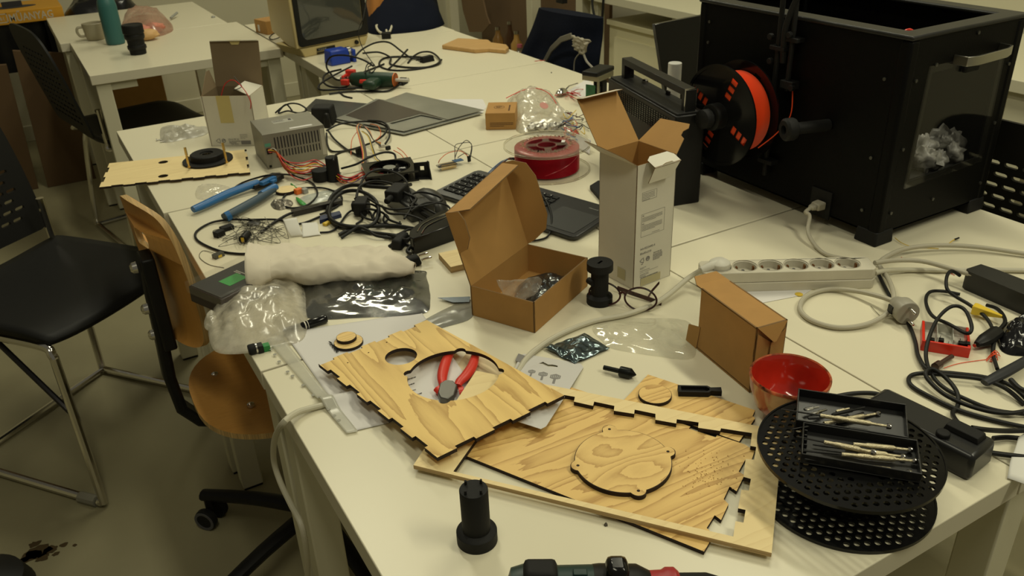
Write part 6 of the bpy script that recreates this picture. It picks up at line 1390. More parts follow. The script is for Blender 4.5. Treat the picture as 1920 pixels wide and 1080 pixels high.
mb = MB(); mb.tube([T(1832, 646, .010), T(1848, 637, .011), T(1870, 622, .012)], lambda t: .005+.006*min(1, t*2.2), 10, 6, .8); mb.tube([T(1868, 623, .012), T(1884, 605, .014), T(1880, 590, .012), T(1868, 578, .008), T(1850, 572, .005)], .003, 8); small('barrel_connector', mb, M_BLACK, 'black barrel connector lead right of the red-edged tray', 'connector')
mb = MB(frame(T(1827, 648, .009), T(1834, 644)-T(1827, 648)) @ RY(pi/2)); mb.lathe([(.0028, 0), (.0028, .008)], 12); small('connector_tip', mb, M_CHROME, 'silver tip of the black barrel connector', 'connector')
# red-edged tray
tA_, tB_ = T(1725, 657), T(1816, 672); TM_ = frame(tA_, tB_-tA_); tl = (tB_-tA_).length; td = .062; tt = thing('sorting_tray', 'red-edged clear tray holding small components under a black cord', 'tray', TM_ @ V((tl/2, td/2, 0)))
M_TRR = mat('red_acrylic', (.66, .03, .012), .25)
for nm, bx4 in (('front_wall', (0, tl, 0, .004)), ('side_wall', (0, .004, .004, td)), ('side_wall', (tl-.004, tl, .004, td))):
    mb = MB(TM_); mb.box(*bx4, .0, .017); build(nm, mb, M_TRR, tt, bevel=.0008)
mb = MB(TM_); mb.box(.004, tl-.004, .004, td, .001, .003); mb.box(.004, tl-.004, td-.002, td, .003, .017); build('clear_base', mb, mat('frosted_base', (.55, .54, .46), .3), tt)
mb = MB(TM_)
for k in range(1, 3): mb.box(tl*k/3-.0006, tl*k/3+.0006, .02, td, .003, .015)
build('divider', mb, mat('clear_divider', (.45, .44, .38), .2), tt)
mb = MB(TM_); mb.box(.005, tl-.005, .006, .018, .004, .006); cbb = build('component_board', mb, mat('white_pcb', (.5, .5, .48), .4), tt)
for k, (x, w, h) in enumerate(((.010, .007, .010), (.022, .007, .012), (.034, .008, .005), (.045, .008, .005), (.056, .007, .013), (tl-.016, .011, .012))):
    mb = MB(TM_); mb.box(x, x+w, .008, .016, .006, .006+h); mb.box(x+.001, x+.0018, .011, .012, .006+h, .012+h); build('component', mb, M_BLACK if h > .006 else M_GREYP, cbb, bevel=.0006)
a, b = T(1753, 688, .006), T(1785, 668, .005); mb = MB(frame(a, b-a) @ RY(pi/2)); mb.lathe([(.0030, 0), (.0058, .0), (.0058, .012), (.0036, .013), (.0036, .045)], 16); small('coax_connector', mb, mat('dark_metal_connector', (.12, .08, .07), .3, .8), 'small round metal connector in front of the red-edged tray', 'connector')
mb = MB(); random.seed(19)
mb.tube([T(1850, 674, .001), T(1800, 681, .001), T(1770, 690, .002)], .0005, 5)
for k in range(7): mb.tube([T(1852+random.uniform(-4, 8), 676+random.uniform(-6, 4), .001), T(1865+random.uniform(-4, 6), 664+random.uniform(-8, 4), .010), T(1872+random.uniform(-6, 6), 670+random.uniform(-8, 6), .002)], .0006, 5)
o = small('filament_scrap', mb, M_ORF, 'thin tangle of red filament scrap right of the red-edged tray', 'filament scrap'); o['kind'] = 'stuff'
mb = MB(); mb.tube([T(1690, 482, .001), T(1700, 489, .0015), T(1740, 492, .001), T(1790, 516, .001)], .0005, 5); small('thin_wire', mb, M_WR, 'thin straight red wire lying under the grey cables', 'wire')
mb = MB(); mb.tube([T(1633, 574, .001), T(1641, 583, .002), T(1650, 592, .001)], .0005, 5); mb.tube([T(1655, 596, .001), T(1672, 592, .003), T(1684, 595, .001), T(1700, 594, .001)], .0006, 5); small('thin_wire', mb, M_STEEL, 'thin bent steel wire in front of the grey plug', 'wire')
mb = MB(); mb.tube([T(1678, 446, .004), T(1692, 456, .003), T(1715, 463, .002), T(1760, 466, .001)], .0007, 5); mb.tube([T(1778, 458, .001), T(1785, 452, .003), T(1792, 448, .004)], .0009, 5); small('thin_wire', mb, M_YEL, 'thin yellow jumper wire in front of the 3D printer', 'wire')
mb = MB(); mb.tube([T(1790, 449, .004), T(1798, 446, .004)], .0016, 6, 0); small('jumper_tip', mb, M_BLACK, 'tiny black jumper tip on the yellow wire', 'connector')
sheet('paper', [(1372, 545), (1423, 569), (1506, 553), (1530, 538), (1480, 520)], 'white paper with pencil marks under the power strip', h=.0008)
mb = MB(TR(*T(1498, 552, .0009))); mb.prism(circle(0, 0, .0065, 20), 0, .0006); small('sticker', mb, M_YEL, 'round yellow sticker in front of the power strip', 'sticker')
scrap('paper', [T(1887, 893, .002), T(1945, 915, .004), T(1945, 800, .012), T(1910, 822, .010)], 'torn white paper leaning at the right edge in front of the adapter brick', M_PAPW)
for k, (x, y, lab) in enumerate(((1136, 985, 'grey crumb of debris lying left of the frame corner'), (1034, 137, 'tiny dark crumb near the far table edge'))):
    q = T(x, y); mb = MB(TR(*q)); mb.lathe([(.0025, 0), (.0018, .002), (.0008, .004)], 5); small('crumb', mb, mat('grey_crumb', (.10, .09, .07), .8), lab, 'crumb')
# ================================================================ GREEN DRILL AT THE BOTTOM EDGE
dA, dB = T(958, 1112, .030), T(1215, 1110, .026); DM = frame(dA, dB-dA); dl = (dB-dA).length
dr_ = thing('cordless_tool', 'dark green and black handheld power tool with red collar at the front edge', 'power tool', V((dA.x+.06, dA.y-.0, TH)))
MX = DM @ RY(pi/2)
mb = MB(MX); mb.lathe([(.012, -.004), (.024, 0), (.0275, .012), (.026, dl*.35), (.0265, dl*.6)], 28); build('motor_housing', mb, mat('dark_green_housing', (.008, .030, .026), .4), dr_)
mb = MB(MX); mb.lathe([(.0268, dl*.6), (.0275, dl*.65), (.0268, dl*.92), (.0215, dl), (.020, dl+.003)], 28); build('gear_housing', mb, M_BLACK, dr_)
mb = MB(MX); mb.lathe([(.0205, dl+.002), (.021, dl+.014), (.0235, dl+.018), (.0235, dl+.026), (.020, dl+.030)], 28); build('red_collar', mb, mat('dark_red_collar', (.34, .02, .025), .4), dr_)
mb = MB(MX); mb.lathe([(.018, dl+.030), (.018, dl+.058), (.010, dl+.085), (.005, dl+.088)], 28); build('chuck', mb, M_BLACKM, dr_)
mb = MB(DM); mb.box(.012, .045, -.012, .012, .020, .036); build('rear_switch', mb, M_BLACKM, dr_, bevel=.005)
mb = MB(DM); mb.box(dl*.68, dl*.68+.022, -.012, .012, .022, .040); build('selector_switch', mb, M_BLACKG, dr_, bevel=.006)
mb = MB(DM); mb.box(.06, dl*.55, -.004, .004, .0245, .0285); build('top_rib', mb, mat('dark_green_housing', (0, 0, 0)), dr_, bevel=.001)
mb = MB(DM); mb.box(.03, .085, -.115, -.015, -.020, .018); build('grip', mb, M_BLACKM, dr_, bevel=.010)
# ================================================================ CHAIRS
M_CHB = mat('black_chair_plastic', (.007, .007, .0065), .55, spec=.3)
def mesh_chair(x, y, rz, label, slots=True, blue=False, wback=.44, hback=.36):
    """stacking chair: perforated back, plastic seat, chrome sled frame; faces local +x"""
    t = thing('mesh_chair', label, 'chair', (x, y, 0), None, 0.0)
    R_ = TR(x, y, 0) @ RZ(rz)
    mb = MB(R_)
    def seat(u, v):
        a, b = (u-.5)*2, (v-.5)*2
        px = .225*a*(1-.05*abs(b)**6); py = .225*b*(1-.06*abs(a)**6)
        return V((px, py, .462+.012*b*b-.020*max(0, a-.6)**2*6+.01*max(0, -a-.7)))
    mb.grid(seat, 20, 20); build('seat', mb, M_CHB, t, solid=.014)
    # backrest: perforated curved sheet
    hs = []
    if slots:
        rows = 11
        for j in range(rows):
            for i in range(-5, 6):
                cx = i*.038+(.018 if j % 2 else 0); cy = .05+j*.026
                if abs(cx) < .175-max(0, cy-.24)*.8: hs.append(slot(cx, cy, .030, .0095, .0, 3))
    o = spline([V((-.205, 0, 0)), V((-.228, .03, 0)), V((-.232, .22, 0)), V((-.215, .34, 0)), V((-.15, .395, 0)), V((0, .405, 0)), V((.15, .395, 0)), V((.215, .34, 0)), V((.232, .22, 0)), V((.222, .03, 0)), V((.205, 0, 0))], 4)
    m2 = MB(); m2.prism([(p.x, p.y) for p in o], -.004, .004, None, hs)
    m2.v = [R_ @ V((-.255-.22*p.y+p.z, -p.x, .50+p.y*.98)) for p in m2.v]
    build('backrest', m2, M_CHB, t, ang=50)
    for s in (-1, 1):
        mb = MB(); mb.tube([R_ @ V(q) for q in ((-.215, s*.20, .60), (-.212, s*.20, .47), (-.20, s*.21, .445), (.0, s*.21, .44), (.19, s*.215, .445), (.222, s*.22, .43), (.228, s*.222, .38), (.245, s*.235, .05), (.238, s*.236, .016), (.20, s*.236, .012), (-.18, s*.236, .012), (-.225, s*.236, .016), (-.225, s*.234, .05), (-.19, s*.215, .36), (-.165, s*.212, .435))], .0105, 10, 5)
        build('sled_frame', mb, M_CHROME, t)
        mb = MB(); mb.tube([R_ @ V((.226, s*.2365, .013)), R_ @ V((.17, s*.2365, .010))], .0145, 10, 0); mb.v = [V((p.x, p.y, max(0, p.z))) for p in mb.v]; build('glide', mb, mat('clear_grey_glide', (.22, .21, .17), .4), t)
    mb = MB(); mb.tube([R_ @ V((.232, -.222, .26)), R_ @ V((.0, -.20, .435)), R_ @ V((-.15, -.19, .44))], .007, 8, 0); build('brace', mb, mat('dark_brace', (.03, .028, .03), .3, .6), t)
    mb = MB(); mb.tube([R_ @ V((-.225, -.236, .014)), R_ @ V((-.225, .236, .014))], .0095, 10, 0); build('rear_bar', mb, M_CHROME, t)
    return t
mesh_chair(-.085, 2.242, atan2(-.785, .62), 'black stacking chair with slotted back and chrome sled legs, nearest at left')
mesh_chair(.36, 3.66, 0.20, 'black slotted chair with its seat pushed under the left background table')
mesh_chair(1.99, .90, .02, 'black slotted chair at the right edge of the photo, behind the 3D printer')
# wooden swivel chair
wc = thing('swivel_chair', 'bent plywood swivel chair with black spine and castors at the left table edge', 'chair', (.30, 1.46, 0))
M_BEECH = ply_mat('beech_veneer', (.60, .30, .075), (.50, .235, .05), (2, 14, 1), 3.0, .0, .5); M_BEECH.node_tree.nodes['Principled BSDF'].inputs['Roughness'].default_value = .3
M_BEDGE = mat('beech_layered_edge', (.46, .30, .12), .45, var=.35, vscale=3, stretch=(200, 1, 1))
cx, cy = .30, 1.49
mb = MB(TR(cx, cy, .43)); ol = [(.190*math.copysign(abs(cos(a))**.75, cos(a)), .190*math.copysign(abs(sin(a))**.75, sin(a))) for a in [2*pi*i/48 for i in range(48)]]
def dish(x, y, z): return V((x, y, z-.018*(1-(x*x+y*y)/.042)))
m2 = MB(); R0s = 8
vs = []; fs = []
for zt in (.0, .012):
    for j in range(R0s+1):
        for i in range(48): x, y = ol[i][0]*j/R0s, ol[i][1]*j/R0s; vs.append(dish(x, y, zt)+V((cx, cy, .465)))
k = (R0s+1)*48; m2.mi = 0
fl = []
for j in range(R0s):
    for i in range(48):
        q = (i+1) % 48; fl.append((k+j*48+i, k+(j+1)*48+i, k+(j+1)*48+q, k+j*48+q)); fl.append((j*48+i, j*48+q, (j+1)*48+q, (j+1)*48+i))
m2.add(vs, fl); m2.mi = 1; o0 = R0s*48
m2.add([], []); 
for i in range(48): q = (i+1) % 48; m2.f.append((o0+i, o0+q, k+o0+q, k+o0+i)); m2.m.append(1)
seat_o = build('seat', m2, [M_BEECH, M_BEDGE], wc, ang=50)
for x, y in ((.17, 1.58), (.205, 1.43)): mb = MB(TR(x, y, .4685)); mb.lathe([(.008, -.002), (.007, .003), (.003, .0055), (0, .006)], 14); build('seat_bolt', mb, M_CHROME, seat_o)
# back panel: curved about z, concave to the seat
def backp(u, v, off=0.0):
    return V((0, 0, 0))
BH, BW = .30, .40; m2 = MB(); bo = spline([V((-.15, 0, 0)), V((-.195, .05, 0)), V((-.20, .16, 0)), V((-.175, .26, 0)), V((-.10, .298, 0)), V((.10, .298, 0)), V((.175, .26, 0)), V((.20, .16, 0)), V((.195, .05, 0)), V((.15, 0, 0)), V((0, -.012, 0))], 6, True)
m2.prism([(p.x, p.y) for p in bo], -.0055, .0055, None, [slot(0, .225, .10, .035, 0, 8)], edge_mi=1)
bmt = bmesh.new(); 
BKx, BKy, BKz = .106, 1.515, .620
m2.v = [V((BKx+.020*(p.x/.20)**2-.13*p.x-p.z-.05*(p.y-.15), BKy+p.x*.52, BKz+p.y*.90)) for p in m2.v]
back_o = build('backrest', m2, [M_BEECH, M_BEDGE], wc, ang=40)
mb = MB(); strap(mb, [V((.096, BKy, .78)), V((.090, BKy, .72)), V((.086, BKy, .62)), V((.082, BKy+.01, .53)), V((.088, BKy+.01, .455)), V((.115, BKy+.01, .415)), V((.16, BKy, .40)), V((.25, 1.49, .402)), V((.34, 1.49, .405))], .042, .022, up=V((0, 1, 0))); build('spine', mb, M_BLACK, wc, bevel=.006)
for z in (.63, .685, .77): mb = MB(frame((.078, BKy, z), (0, 1, 0), (-1, 0, 0))); mb.lathe([(.011, 0), (.010, .008), (.006, .012), (0, .013)], 14); build('back_bolt', mb, M_CHROME, back_o)
mb = MB(); mb.box(.084, .108, BKy-.028, BKy+.028, .60, .79); build('bracket', mb, M_BLACK, wc, bevel=.004)
mb = MB(TR(cx, cy, 0)); mb.lathe([(.030, .10), (.030, .20), (.018, .205), (.018, .38), (.045, .40), (.045, .445)], 24); build('gas_column', mb, M_BLACK, wc)
for k in range(5):
    a = radians(133)+2*pi*k/5; d = V((cos(a), sin(a), 0)); c0 = V((cx, cy, .11)); e = c0+d*.30+V((0, 0, -.028))
    mb = MB(); mb.tube([c0, c0+d*.15+V((0, 0, -.006)), e], lambda t: .020-.004*t, 10, 4, .8); build('base_arm', mb, M_BLACK, wc)
    w = d.cross(up); q = e+d*-.01
    for s in (-1, 1):
        mb = MB(frame((q.x+w.x*s*.012, q.y+w.y*s*.012, .027), up, w*s)); mb.lathe([(.0, 0), (.025, 0), (.027, .004), (.027, .014), (.022, .018), (.008, .018), (0, .017)], 24); mb.mi = 1; mb.lathe([(.0255, .018), (.0255, .0195), (.019, .0195), (.019, .018)], 24, cap=False, closed=True); build('castor_wheel', mb, [M_BLACKM, mat('grey_castor_ring', (.09, .09, .10), .5)], wc)
    mb = MB(TR(q.x, q.y, 0)); mb.lathe([(.010, .045), (.010, .085)], 12); build('castor_stem', mb, M_BLACK, wc)
# dark rounded object on the floor at the bottom left
mb = MB(TR(-.375, 1.70, 0)); mb.lathe([(.09, 0), (.10, .03), (.085, .07), (.04, .09), (0, .092)], 32); tag(build('floor_cushion', mb, M_RUB), 'black rounded thing at the bottom left corner on the floor', 'cushion')
# jacket hanging over a chair behind the right table row
jc = thing('jacket', 'dark navy jacket with beige hood strap hanging over a chair behind the tables', 'jacket', (1.72, 2.62, .45))
M_NAVY = mat('navy_fabric', (.006, .008, .016), .9, spec=.1, bump=.4, bscale=120)
j00, j10, j11, j01 = onX(1000, 22, 1.70), onX(1134, 40, 1.70), onX(1140, 200, 1.70), onX(960, 120, 1.70)
j00, j10 = onX(1012, 14, 1.72), onX(1130, 34, 1.72); jl, jr = onX(965, 130, 1.66), onX(1133, 230, 1.72)
m2 = MB()
def jk(u, v, s=1):
    a = 2*pi*u; w = (j00-j10); c = j10.lerp(j00, .5-.5*cos(a)*1.0); th = .055*(.6+.6*v)
    z = j10.z+(j00.z-j10.z)*(.5-.5*cos(a)); p = V((c.x+sin(a)*th, c.y-(.5-.5*cos(a)-.5)*.0+(.5-.5*cos(a))*.22*v, 0)); zz = z*(1-v)+.46*v
    n = .014*rag(p.x, p.y, zz, 9, 3)*min(1, v*4); return V((p.x-.05*v*sin(pi*v)+n, p.y+n, zz+.01*rag(p.x, p.y, 0, 8)*v))
m2.grid(jk, 48, 24, closeu=True); k = len(m2.v); m2.f.append(tuple(range(48))); m2.m.append(0)
build('jacket_body', m2, M_NAVY, jc, ang=60)
hx = 1.645
mb = MB(); hp_ = [onX(1020, 118, hx), onX(1034, 92, hx), onX(1052, 74, hx), onX(1072, 67, hx)]; strap(mb, hp_, .020, .006, up=V((0, .4, .9)).normalized()); build('strap', mb, mat('grey_strap', (.16, .15, .12), .8), jc, bevel=.002)
mb = MB(); 
P4 = [onX(1072, 66, hx-.01), onX(1106, 76, hx-.01), onX(1094, 104, hx-.01), onX(1076, 92, hx-.01)]
mb.grid(lambda u, v: P4[0].lerp(P4[1], u).lerp(P4[3].lerp(P4[2], u), v)+V((.012*rag(u*3, v*3, 0, 2), 0, 0)), 12, 12); build('hood_lining', mb, mat('beige_lining', (.33, .30, .23), .85), jc, solid=.004)
mb = MB(); mb.tube([onX(1094, 100, hx-.01), onX(1100, 115, hx-.01), onX(1112, 128, hx-.01)], .004, 6); mb.tube([onX(1090, 96, hx-.01), onX(1078, 112, hx-.01), onX(1076, 132, hx-.01)], .002, 6); build('drawstring', mb, mat('grey_cord', (.30, .28, .24), .7), jc)
hc_ = thing('chair', 'chair hidden under the navy jacket behind the table row', 'chair', (1.78, 2.62, 0))
mb = MB(); mb.box(1.70, 2.10, 2.42, 2.82, .43, .46); build('seat', mb, M_CHB, hc_, bevel=.01)
for sx in (1.74, 2.06):
    for sy in (2.45, 2.79): mb = MB(); mb.cyl((sx, sy, 0), (sx, sy, .43), .011); build('leg', mb, M_CHROME, hc_)
mb = MB(); mb.box(1.715, 1.73, 2.46, 2.74, .46, .82); build('backrest', mb, M_CHB, hc_, bevel=.006)
# ================================================================ TELEVISION AND THINGS ON THE FAR TABLES
vM = frame(V((.872, 3.105, TH)), V((cos(radians(13.7)), sin(radians(13.7)), 0))); VW, VD, VH = .325, .30, .36
tv = thing('television', 'old cream portable television with dark curved screen and black bezel', 'television', vM @ V((VW/2, VD/2, 0)))
M_CREAM = mat('yellowed_cream_plastic', (.52, .42, .20), .4)
mb = MB(vM); zb = .034
mb.add([(0, 0, zb), (VW, 0, zb), (VW, 0, VH), (0, 0, VH), (.012, .07, zb), (VW-.012, .07, zb), (VW-.012, .07, VH-.01), (.012, .07, VH-.01), (.075, VD, zb+.02), (VW-.075, VD, zb+.02), (VW-.075, VD, VH-.05), (.075, VD, VH-.05)],
       [(0, 1, 2, 3), (0, 3, 7, 4), (1, 5, 6, 2), (3, 2, 6, 7), (0, 4, 5, 1), (4, 7, 11, 8), (5, 9, 10, 6), (7, 6, 10, 11), (4, 8, 9, 5), (8, 11, 10, 9)])
build('housing', mb, M_CREAM, tv, bevel=.006)
mb = MB(vM); mb.add([(.035, .004, 0), (VW-.02, .004, 0), (VW-.02, .16, 0), (.035, .16, 0), (.015, -.002, zb), (VW-.004, -.002, zb), (VW-.004, .18, zb), (.015, .18, zb)], [(3, 2, 1, 0), (4, 5, 6, 7), (0, 1, 5, 4), (1, 2, 6, 5), (2, 3, 7, 6), (3, 0, 4, 7)]); build('base', mb, M_CREAM, tv, bevel=.003)
VF = vM @ Matrix(((1, 0, 0, 0), (0, 0, -1, -.001), (0, 1, 0, 0), (0, 0, 0, 1)))
def rrect(x0, x1, y0, y1, r, n=6):
    o = []
    for cx_, cy_, a0 in ((x1-r, y0+r, -pi/2), (x1-r, y1-r, 0), (x0+r, y1-r, pi/2), (x0+r, y0+r, pi)):
        for i in range(n+1): a = a0+pi/2*i/n; o.append((cx_+r*cos(a), cy_+r*sin(a)))
    return o
mb = MB(VF); mb.prism(rrect(.012, VW-.006, zb+.006, VH-.02, .014), 0, .006, None, [rrect(.030, VW-.024, zb+.026, VH-.04, .030)]); build('bezel', mb, M_BLACK, tv)
mb = MB(VF); 
def crt(u, v): x, y = (u-.5)*2, (v-.5)*2; return V((.032+(VW-.060)*u, zb+.028+(VH-.066-zb)*v, .0035+.010*(1-x*x)*(1-y*y)))
mb.grid(crt, 16, 16); build('screen', mb, mat('dark_crt_glass', (.055, .058, .050), .10, coat=.5), tv, ang=80)
mb = MB(VF); mb.box(.085, .165, .014, .024, .0, .0012); build('name_badge', mb, M_BLACK, tv); mb = MB(VF); text(mb, 'TÜNDE', .0085, TR(.090, .0155, .0013) if False else TR(.090, .0155, .0013), xs=1.3); build('badge_lettering', mb, M_GREYP, tv)
mb = MB(VF); mb.box(.085, .20, .004, .009, -.003, .0004); build('slot', mb, M_BLACK, tv)
mb = MB(VF @ TR(.262, .018, 0)); mb.lathe([(.008, 0), (.007, .008)], 16); build('knob', mb, M_BLACK, tv)
gcable('thin black cable hanging in front of the television screen', [(690, -20, .20), (682, 30, .16), (672, 60, .10), (680, 90, .04), (700, 120, .006)], .0016, M_RUB)
cable('cable', [(715, -12, .10), (732, 20, .06), (735, 45, .03), (728, 62, .010), (712, 60, .02), (706, 48, .03), (722, 50, .02), (726, 70, .004)], .0048, M_WCABLE, 'thick white cable coiled beside the television')
mb = MB(frame(T(716, 74), T(733, 73)-T(716, 74))); mb.box(0, .036, 0, .03, 0, .024); small('plug', mb, M_BLACKM, 'small black cube-shaped plug right of the television', 'plug', bevel=.003)
# small brown box behind the TV
bM2 = frame(T(502, 66), T(534, 60)-T(502, 66)); q_ = thing('cardboard_box', 'small brown cardboard box in the background left of the television', 'box', bM2.to_translation()); mb = MB(bM2); mb.box(0, .10, 0, .10, 0, .055); build('box_body', mb, M_CARD, q_, bevel=.002)
mb = MB(bM2); mb.box(-.0004, 0, .06, .075, .008, .035); build('white_label', mb, M_PAPER, q_)
cable('cable', [(536, 58, .02), (528, 68, .01), (512, 74, .004), (505, 70, .004), (515, 62, .01), (530, 56, .02)], .0022, M_RUB, 'thin black cable loop beside the small brown background box')
# blue box
BM3 = frame(T(622, 125), T(664, 117)-T(622, 125)); bb = thing('plastic_case', 'bright blue plastic case with metal end in front of the television', 'case', BM3.to_translation())
mb = MB(BM3); mb.box(0, .078, 0, .060, 0, .052, taper=.004); build('case', mb, mat('bright_blue_plastic', (.012, .045, .34), .3), bb, bevel=.005)
mb = MB(BM3 @ TR(.078, .030, .030) @ RY(pi/2)); mb.lathe([(.022, 0), (.022, .012), (.016, .014), (.016, .022)], 20); build('metal_end', mb, M_STEEL, bb)
mb = MB(BM3); mb.box(.088, .10, .0, .056, 0, .045); build('end_plate', mb, mat('bright_blue_plastic', (0, 0, 0)), bb, bevel=.002)
# green glue gun
ggn = thing('glue_gun', 'dark green glue gun with red tip guard and red trigger wrapped in cable', 'glue gun', T(700, 150))
GA, GB = T(645, 148, .024), T(742, 150, .026); GMx = frame(GA, GB-GA); GL = (GB-GA).length
M_DG = mat('dark_green_plastic', (.010, .035, .018), .4)
mb = MB(GMx @ RY(pi/2)); mb.lathe([(.010, .02), (.020, .03), (.024, .06), (.024, GL*.75), (.022, GL)], 20); mb2_ = build('barrel', mb, M_DG, ggn)
mb = MB(GMx); mb.box(GL*.52, GL*.78, -.075, -.01, -.016, .012); build('grip', mb, M_DG, ggn, bevel=.010)
mb = MB(GMx); mb.box(GL*.36, GL*.55, -.030, -.016, -.006, .006, taper=.002); build('trigger', mb, M_RED, ggn, bevel=.003)
mb = MB(GMx @ RY(pi/2)); mb.lathe([(.006, -.012), (.009, .02)], 12); build('nozzle', mb, M_STEEL, ggn)
mb = MB(GMx); mb.box(.004, .034, .006, .026, .002, .026); mb.box(.004, .012, -.026, .010, .008, .016); mb.box(.004, .030, -.036, -.022, -.012, .006); build('tip_guard', mb, M_RED, ggn, bevel=.002)
mb = MB(GMx @ RY(pi/2)); mb.lathe([(.0225, GL-.003), (.0225, GL)], 20); build('end_ring', mb, M_ORANGE, ggn); mb = MB(GMx @ RY(pi/2)); mb.lathe([(.0055, GL), (.0055, GL+.045)], 12); build('glue_stick', mb, mat('glue_stick', (.5, .48, .42), .3), ggn)
bgc = [
 ('black cable arching from the blue case over to the far plug', .0032, [(664, 108, .03), (680, 92, .05), (705, 80, .06), (730, 80, .05), (755, 98, .02), (775, 110, .006), (800, 108, .004)]),
 ('black cable loop around the glue gun and blue case', .0032, [(700, 124, .05), (680, 112, .06), (650, 104, .07), (622, 106, .06), (612, 122, .03), (620, 138, .01), (640, 150, .004), (700, 128, .004), (720, 120, .004)]),
 ('outer black cable loop left of the glue gun', .0032, [(660, 124, .02), (625, 142, .008), (600, 158, .004), (600, 168, .003), (630, 168, .003), (680, 164, .003), (700, 166, .003)]),
 ('inner black cable loop left of the glue gun', .0032, [(640, 130, .02), (612, 138, .008), (606, 152, .004), (618, 162, .004), (645, 164, .004), (655, 158, .003)]),
 ('black cable running under the glue gun to its plug', .0030, [(617, 176, .004), (650, 172, .004), (690, 171, .004), (725, 171, .004), (742, 163, .006), (752, 157, .01)]),
 ('black cable coil on the table right of the blue case', .0034, [(680, 100, .02), (710, 98, .016), (732, 108, .01), (732, 120, .004), (760, 126, .004), (800, 126, .004), (824, 118, .006), (822, 108, .008), (808, 98, .010), (790, 98, .01), (775, 106, .006), (765, 118, .003)]),
 ('second black cable coil around the far mains plug', .0034, [(828, 112, .006), (815, 122, .004), (780, 130, .003), (740, 132, .003), (715, 126, .003), (712, 116, .003), (725, 108, .004), (760, 106, .004), (800, 108, .006)]),
 ('black cable end crossing diagonally behind the glue gun', .0034, [(728, 130, .008), (745, 114, .02), (764, 93, .03)]),
 ('short black cable in front of the cable loops', .0030, [(636, 172, .002), (645, 180, .002), (660, 184, .002)]),
 ('thin dark cable coil sitting on top of the glue gun', .0018, [(684, 138, .05), (688, 122, .06), (698, 118, .06), (704, 128, .055), (696, 136, .05), (690, 126, .06), (700, 122, .06)]),
]
for lab, r, pts in bgc: cable('cable', pts, r, M_RUB, lab)
mb = MB(frame(T(750, 160, .0), T(765, 151)-T(750, 160))); mb.box(-.005, .035, -.014, .014, 0, .018, taper=.003); mb.tube([V((.035, -.007, .010)), V((.052, -.007, .010))], .002, 6, 0); mb.tube([V((.035, .007, .010)), V((.052, .007, .010))], .002, 6, 0); small('power_plug', mb, M_BLACKM, 'black mains plug right of the glue gun, in front of the metal sheets', 'plug', bevel=.003)
mb = MB(frame(T(790, 118, .0), T(818, 112)-T(790, 118))); mb.box(0, .05, -.012, .012, 0, .020, taper=.003); mb.tube([V((0, -.007, .010)), V((-.018, -.007, .010))], .002, 6, 0); mb.tube([V((0, .007, .010)), V((-.018, .007, .010))], .002, 6, 0); small('power_plug', mb, M_BLACKM, 'black mains plug lying inside the far cable coil', 'plug', bevel=.003)
# cutting board
pf = table_plane(.016); mb = MB(pf.M); mb.prism(pf.pts([(828, 84), (858, 71), (916, 74), (922, 79), (950, 83), (954, 88), (948, 93), (915, 90), (890, 92)]), -.016, 0)
tag(build('cutting_board', mb, mat('beech_board', (.50, .30, .11), .5, var=.08, vscale=4, stretch=(1, 12, 1)), origin=T(890, 90), bevel=.004), 'paddle-shaped wooden cutting board with handle at the far table edge', 'cutting board')
mb = MB(TR(*T(1009, 114, .0))); mb.box(-.014, .014, -.004, .004, 0, .0006); mb.box(.004, .022, -.012, -.006, 0, .0006); small('red_scrap', mb, mat('faded_red', (.40, .10, .07), .7), 'tiny faded red scraps at the far right table edge', 'scrap')
# navy jacket lump with orange garment on the far corner
nj = thing('jacket', 'dark navy jacket heaped on the table behind the television', 'jacket', T(770, 40))
mb = bag_mb(wbox([(688, 60), (684, 10), (740, -30), (806, -24), (826, 30), (832, 47), (800, 57), (745, 63)]), lambda x, y, s: .15, crease=.03, cf=9, seed=71, nr=18); build('fabric', mb, M_NAVY, nj, ang=70)
M_OG = mat('orange_brown_fabric', (.30, .12, .02), .85, bump=.3, bscale=100)
og = bag_mb(wbox([(692, 54), (690, 10), (720, -10), (780, 0), (800, 30), (770, 42), (730, 52)]), lambda x, y, s: .21, crease=.03, cf=11, seed=72, nr=14); og.v = [p+V((0, 0, .02)) for p in og.v]
tag(build('garment', og, M_OG, None, ang=70), 'orange-brown garment lying on the dark jacket behind the television', 'garment')
# left background table: lens, bottle, mug, bag
q = T(260, 101); t = thing('camera_lens', 'black camera lens standing on end on the left background table', 'camera lens', q); mb = MB(TR(*q)); mb.lathe([(.028, 0), (.030, .002), (.031, .018), (.034, .020), (.034, .034), (.031, .036), (.032, .055), (.036, .060), (.036, .078), (.039, .082), (.039, .108), (.037, .112), (.033, .112), (.030, .110), (0, .110)], 36); build('barrel', mb, M_BLACKM, t, ang=25)
mb = MB(TR(*q)); mb.lathe([(.0345, .021), (.0352, .023), (.0352, .031), (.0345, .033)], 36, cap=False); mb.lathe([(.0365, .062), (.0372, .064), (.0372, .074), (.0365, .076)], 36, cap=False); build('grip_rings', mb, M_RUB, t)
q = T(218, 82); t = thing('bottle', 'teal metal drinking bottle on the left background table', 'bottle', q); mb = MB(TR(*q)); mb.lathe([(.033, 0), (.036, .003), (.037, .01), (.037, .150), (.034, .168), (.026, .186), (.018, .198), (.017, .215)], 36); build('body', mb, mat('teal_paint', (.035, .13, .125), .4), t, ang=30)
mb = MB(TR(*q)); mb.lathe([(.0195, .214), (.0195, .245), (.017, .248)], 28); build('cap', mb, mat('teal_paint', (0, 0, 0)), t, ang=30)
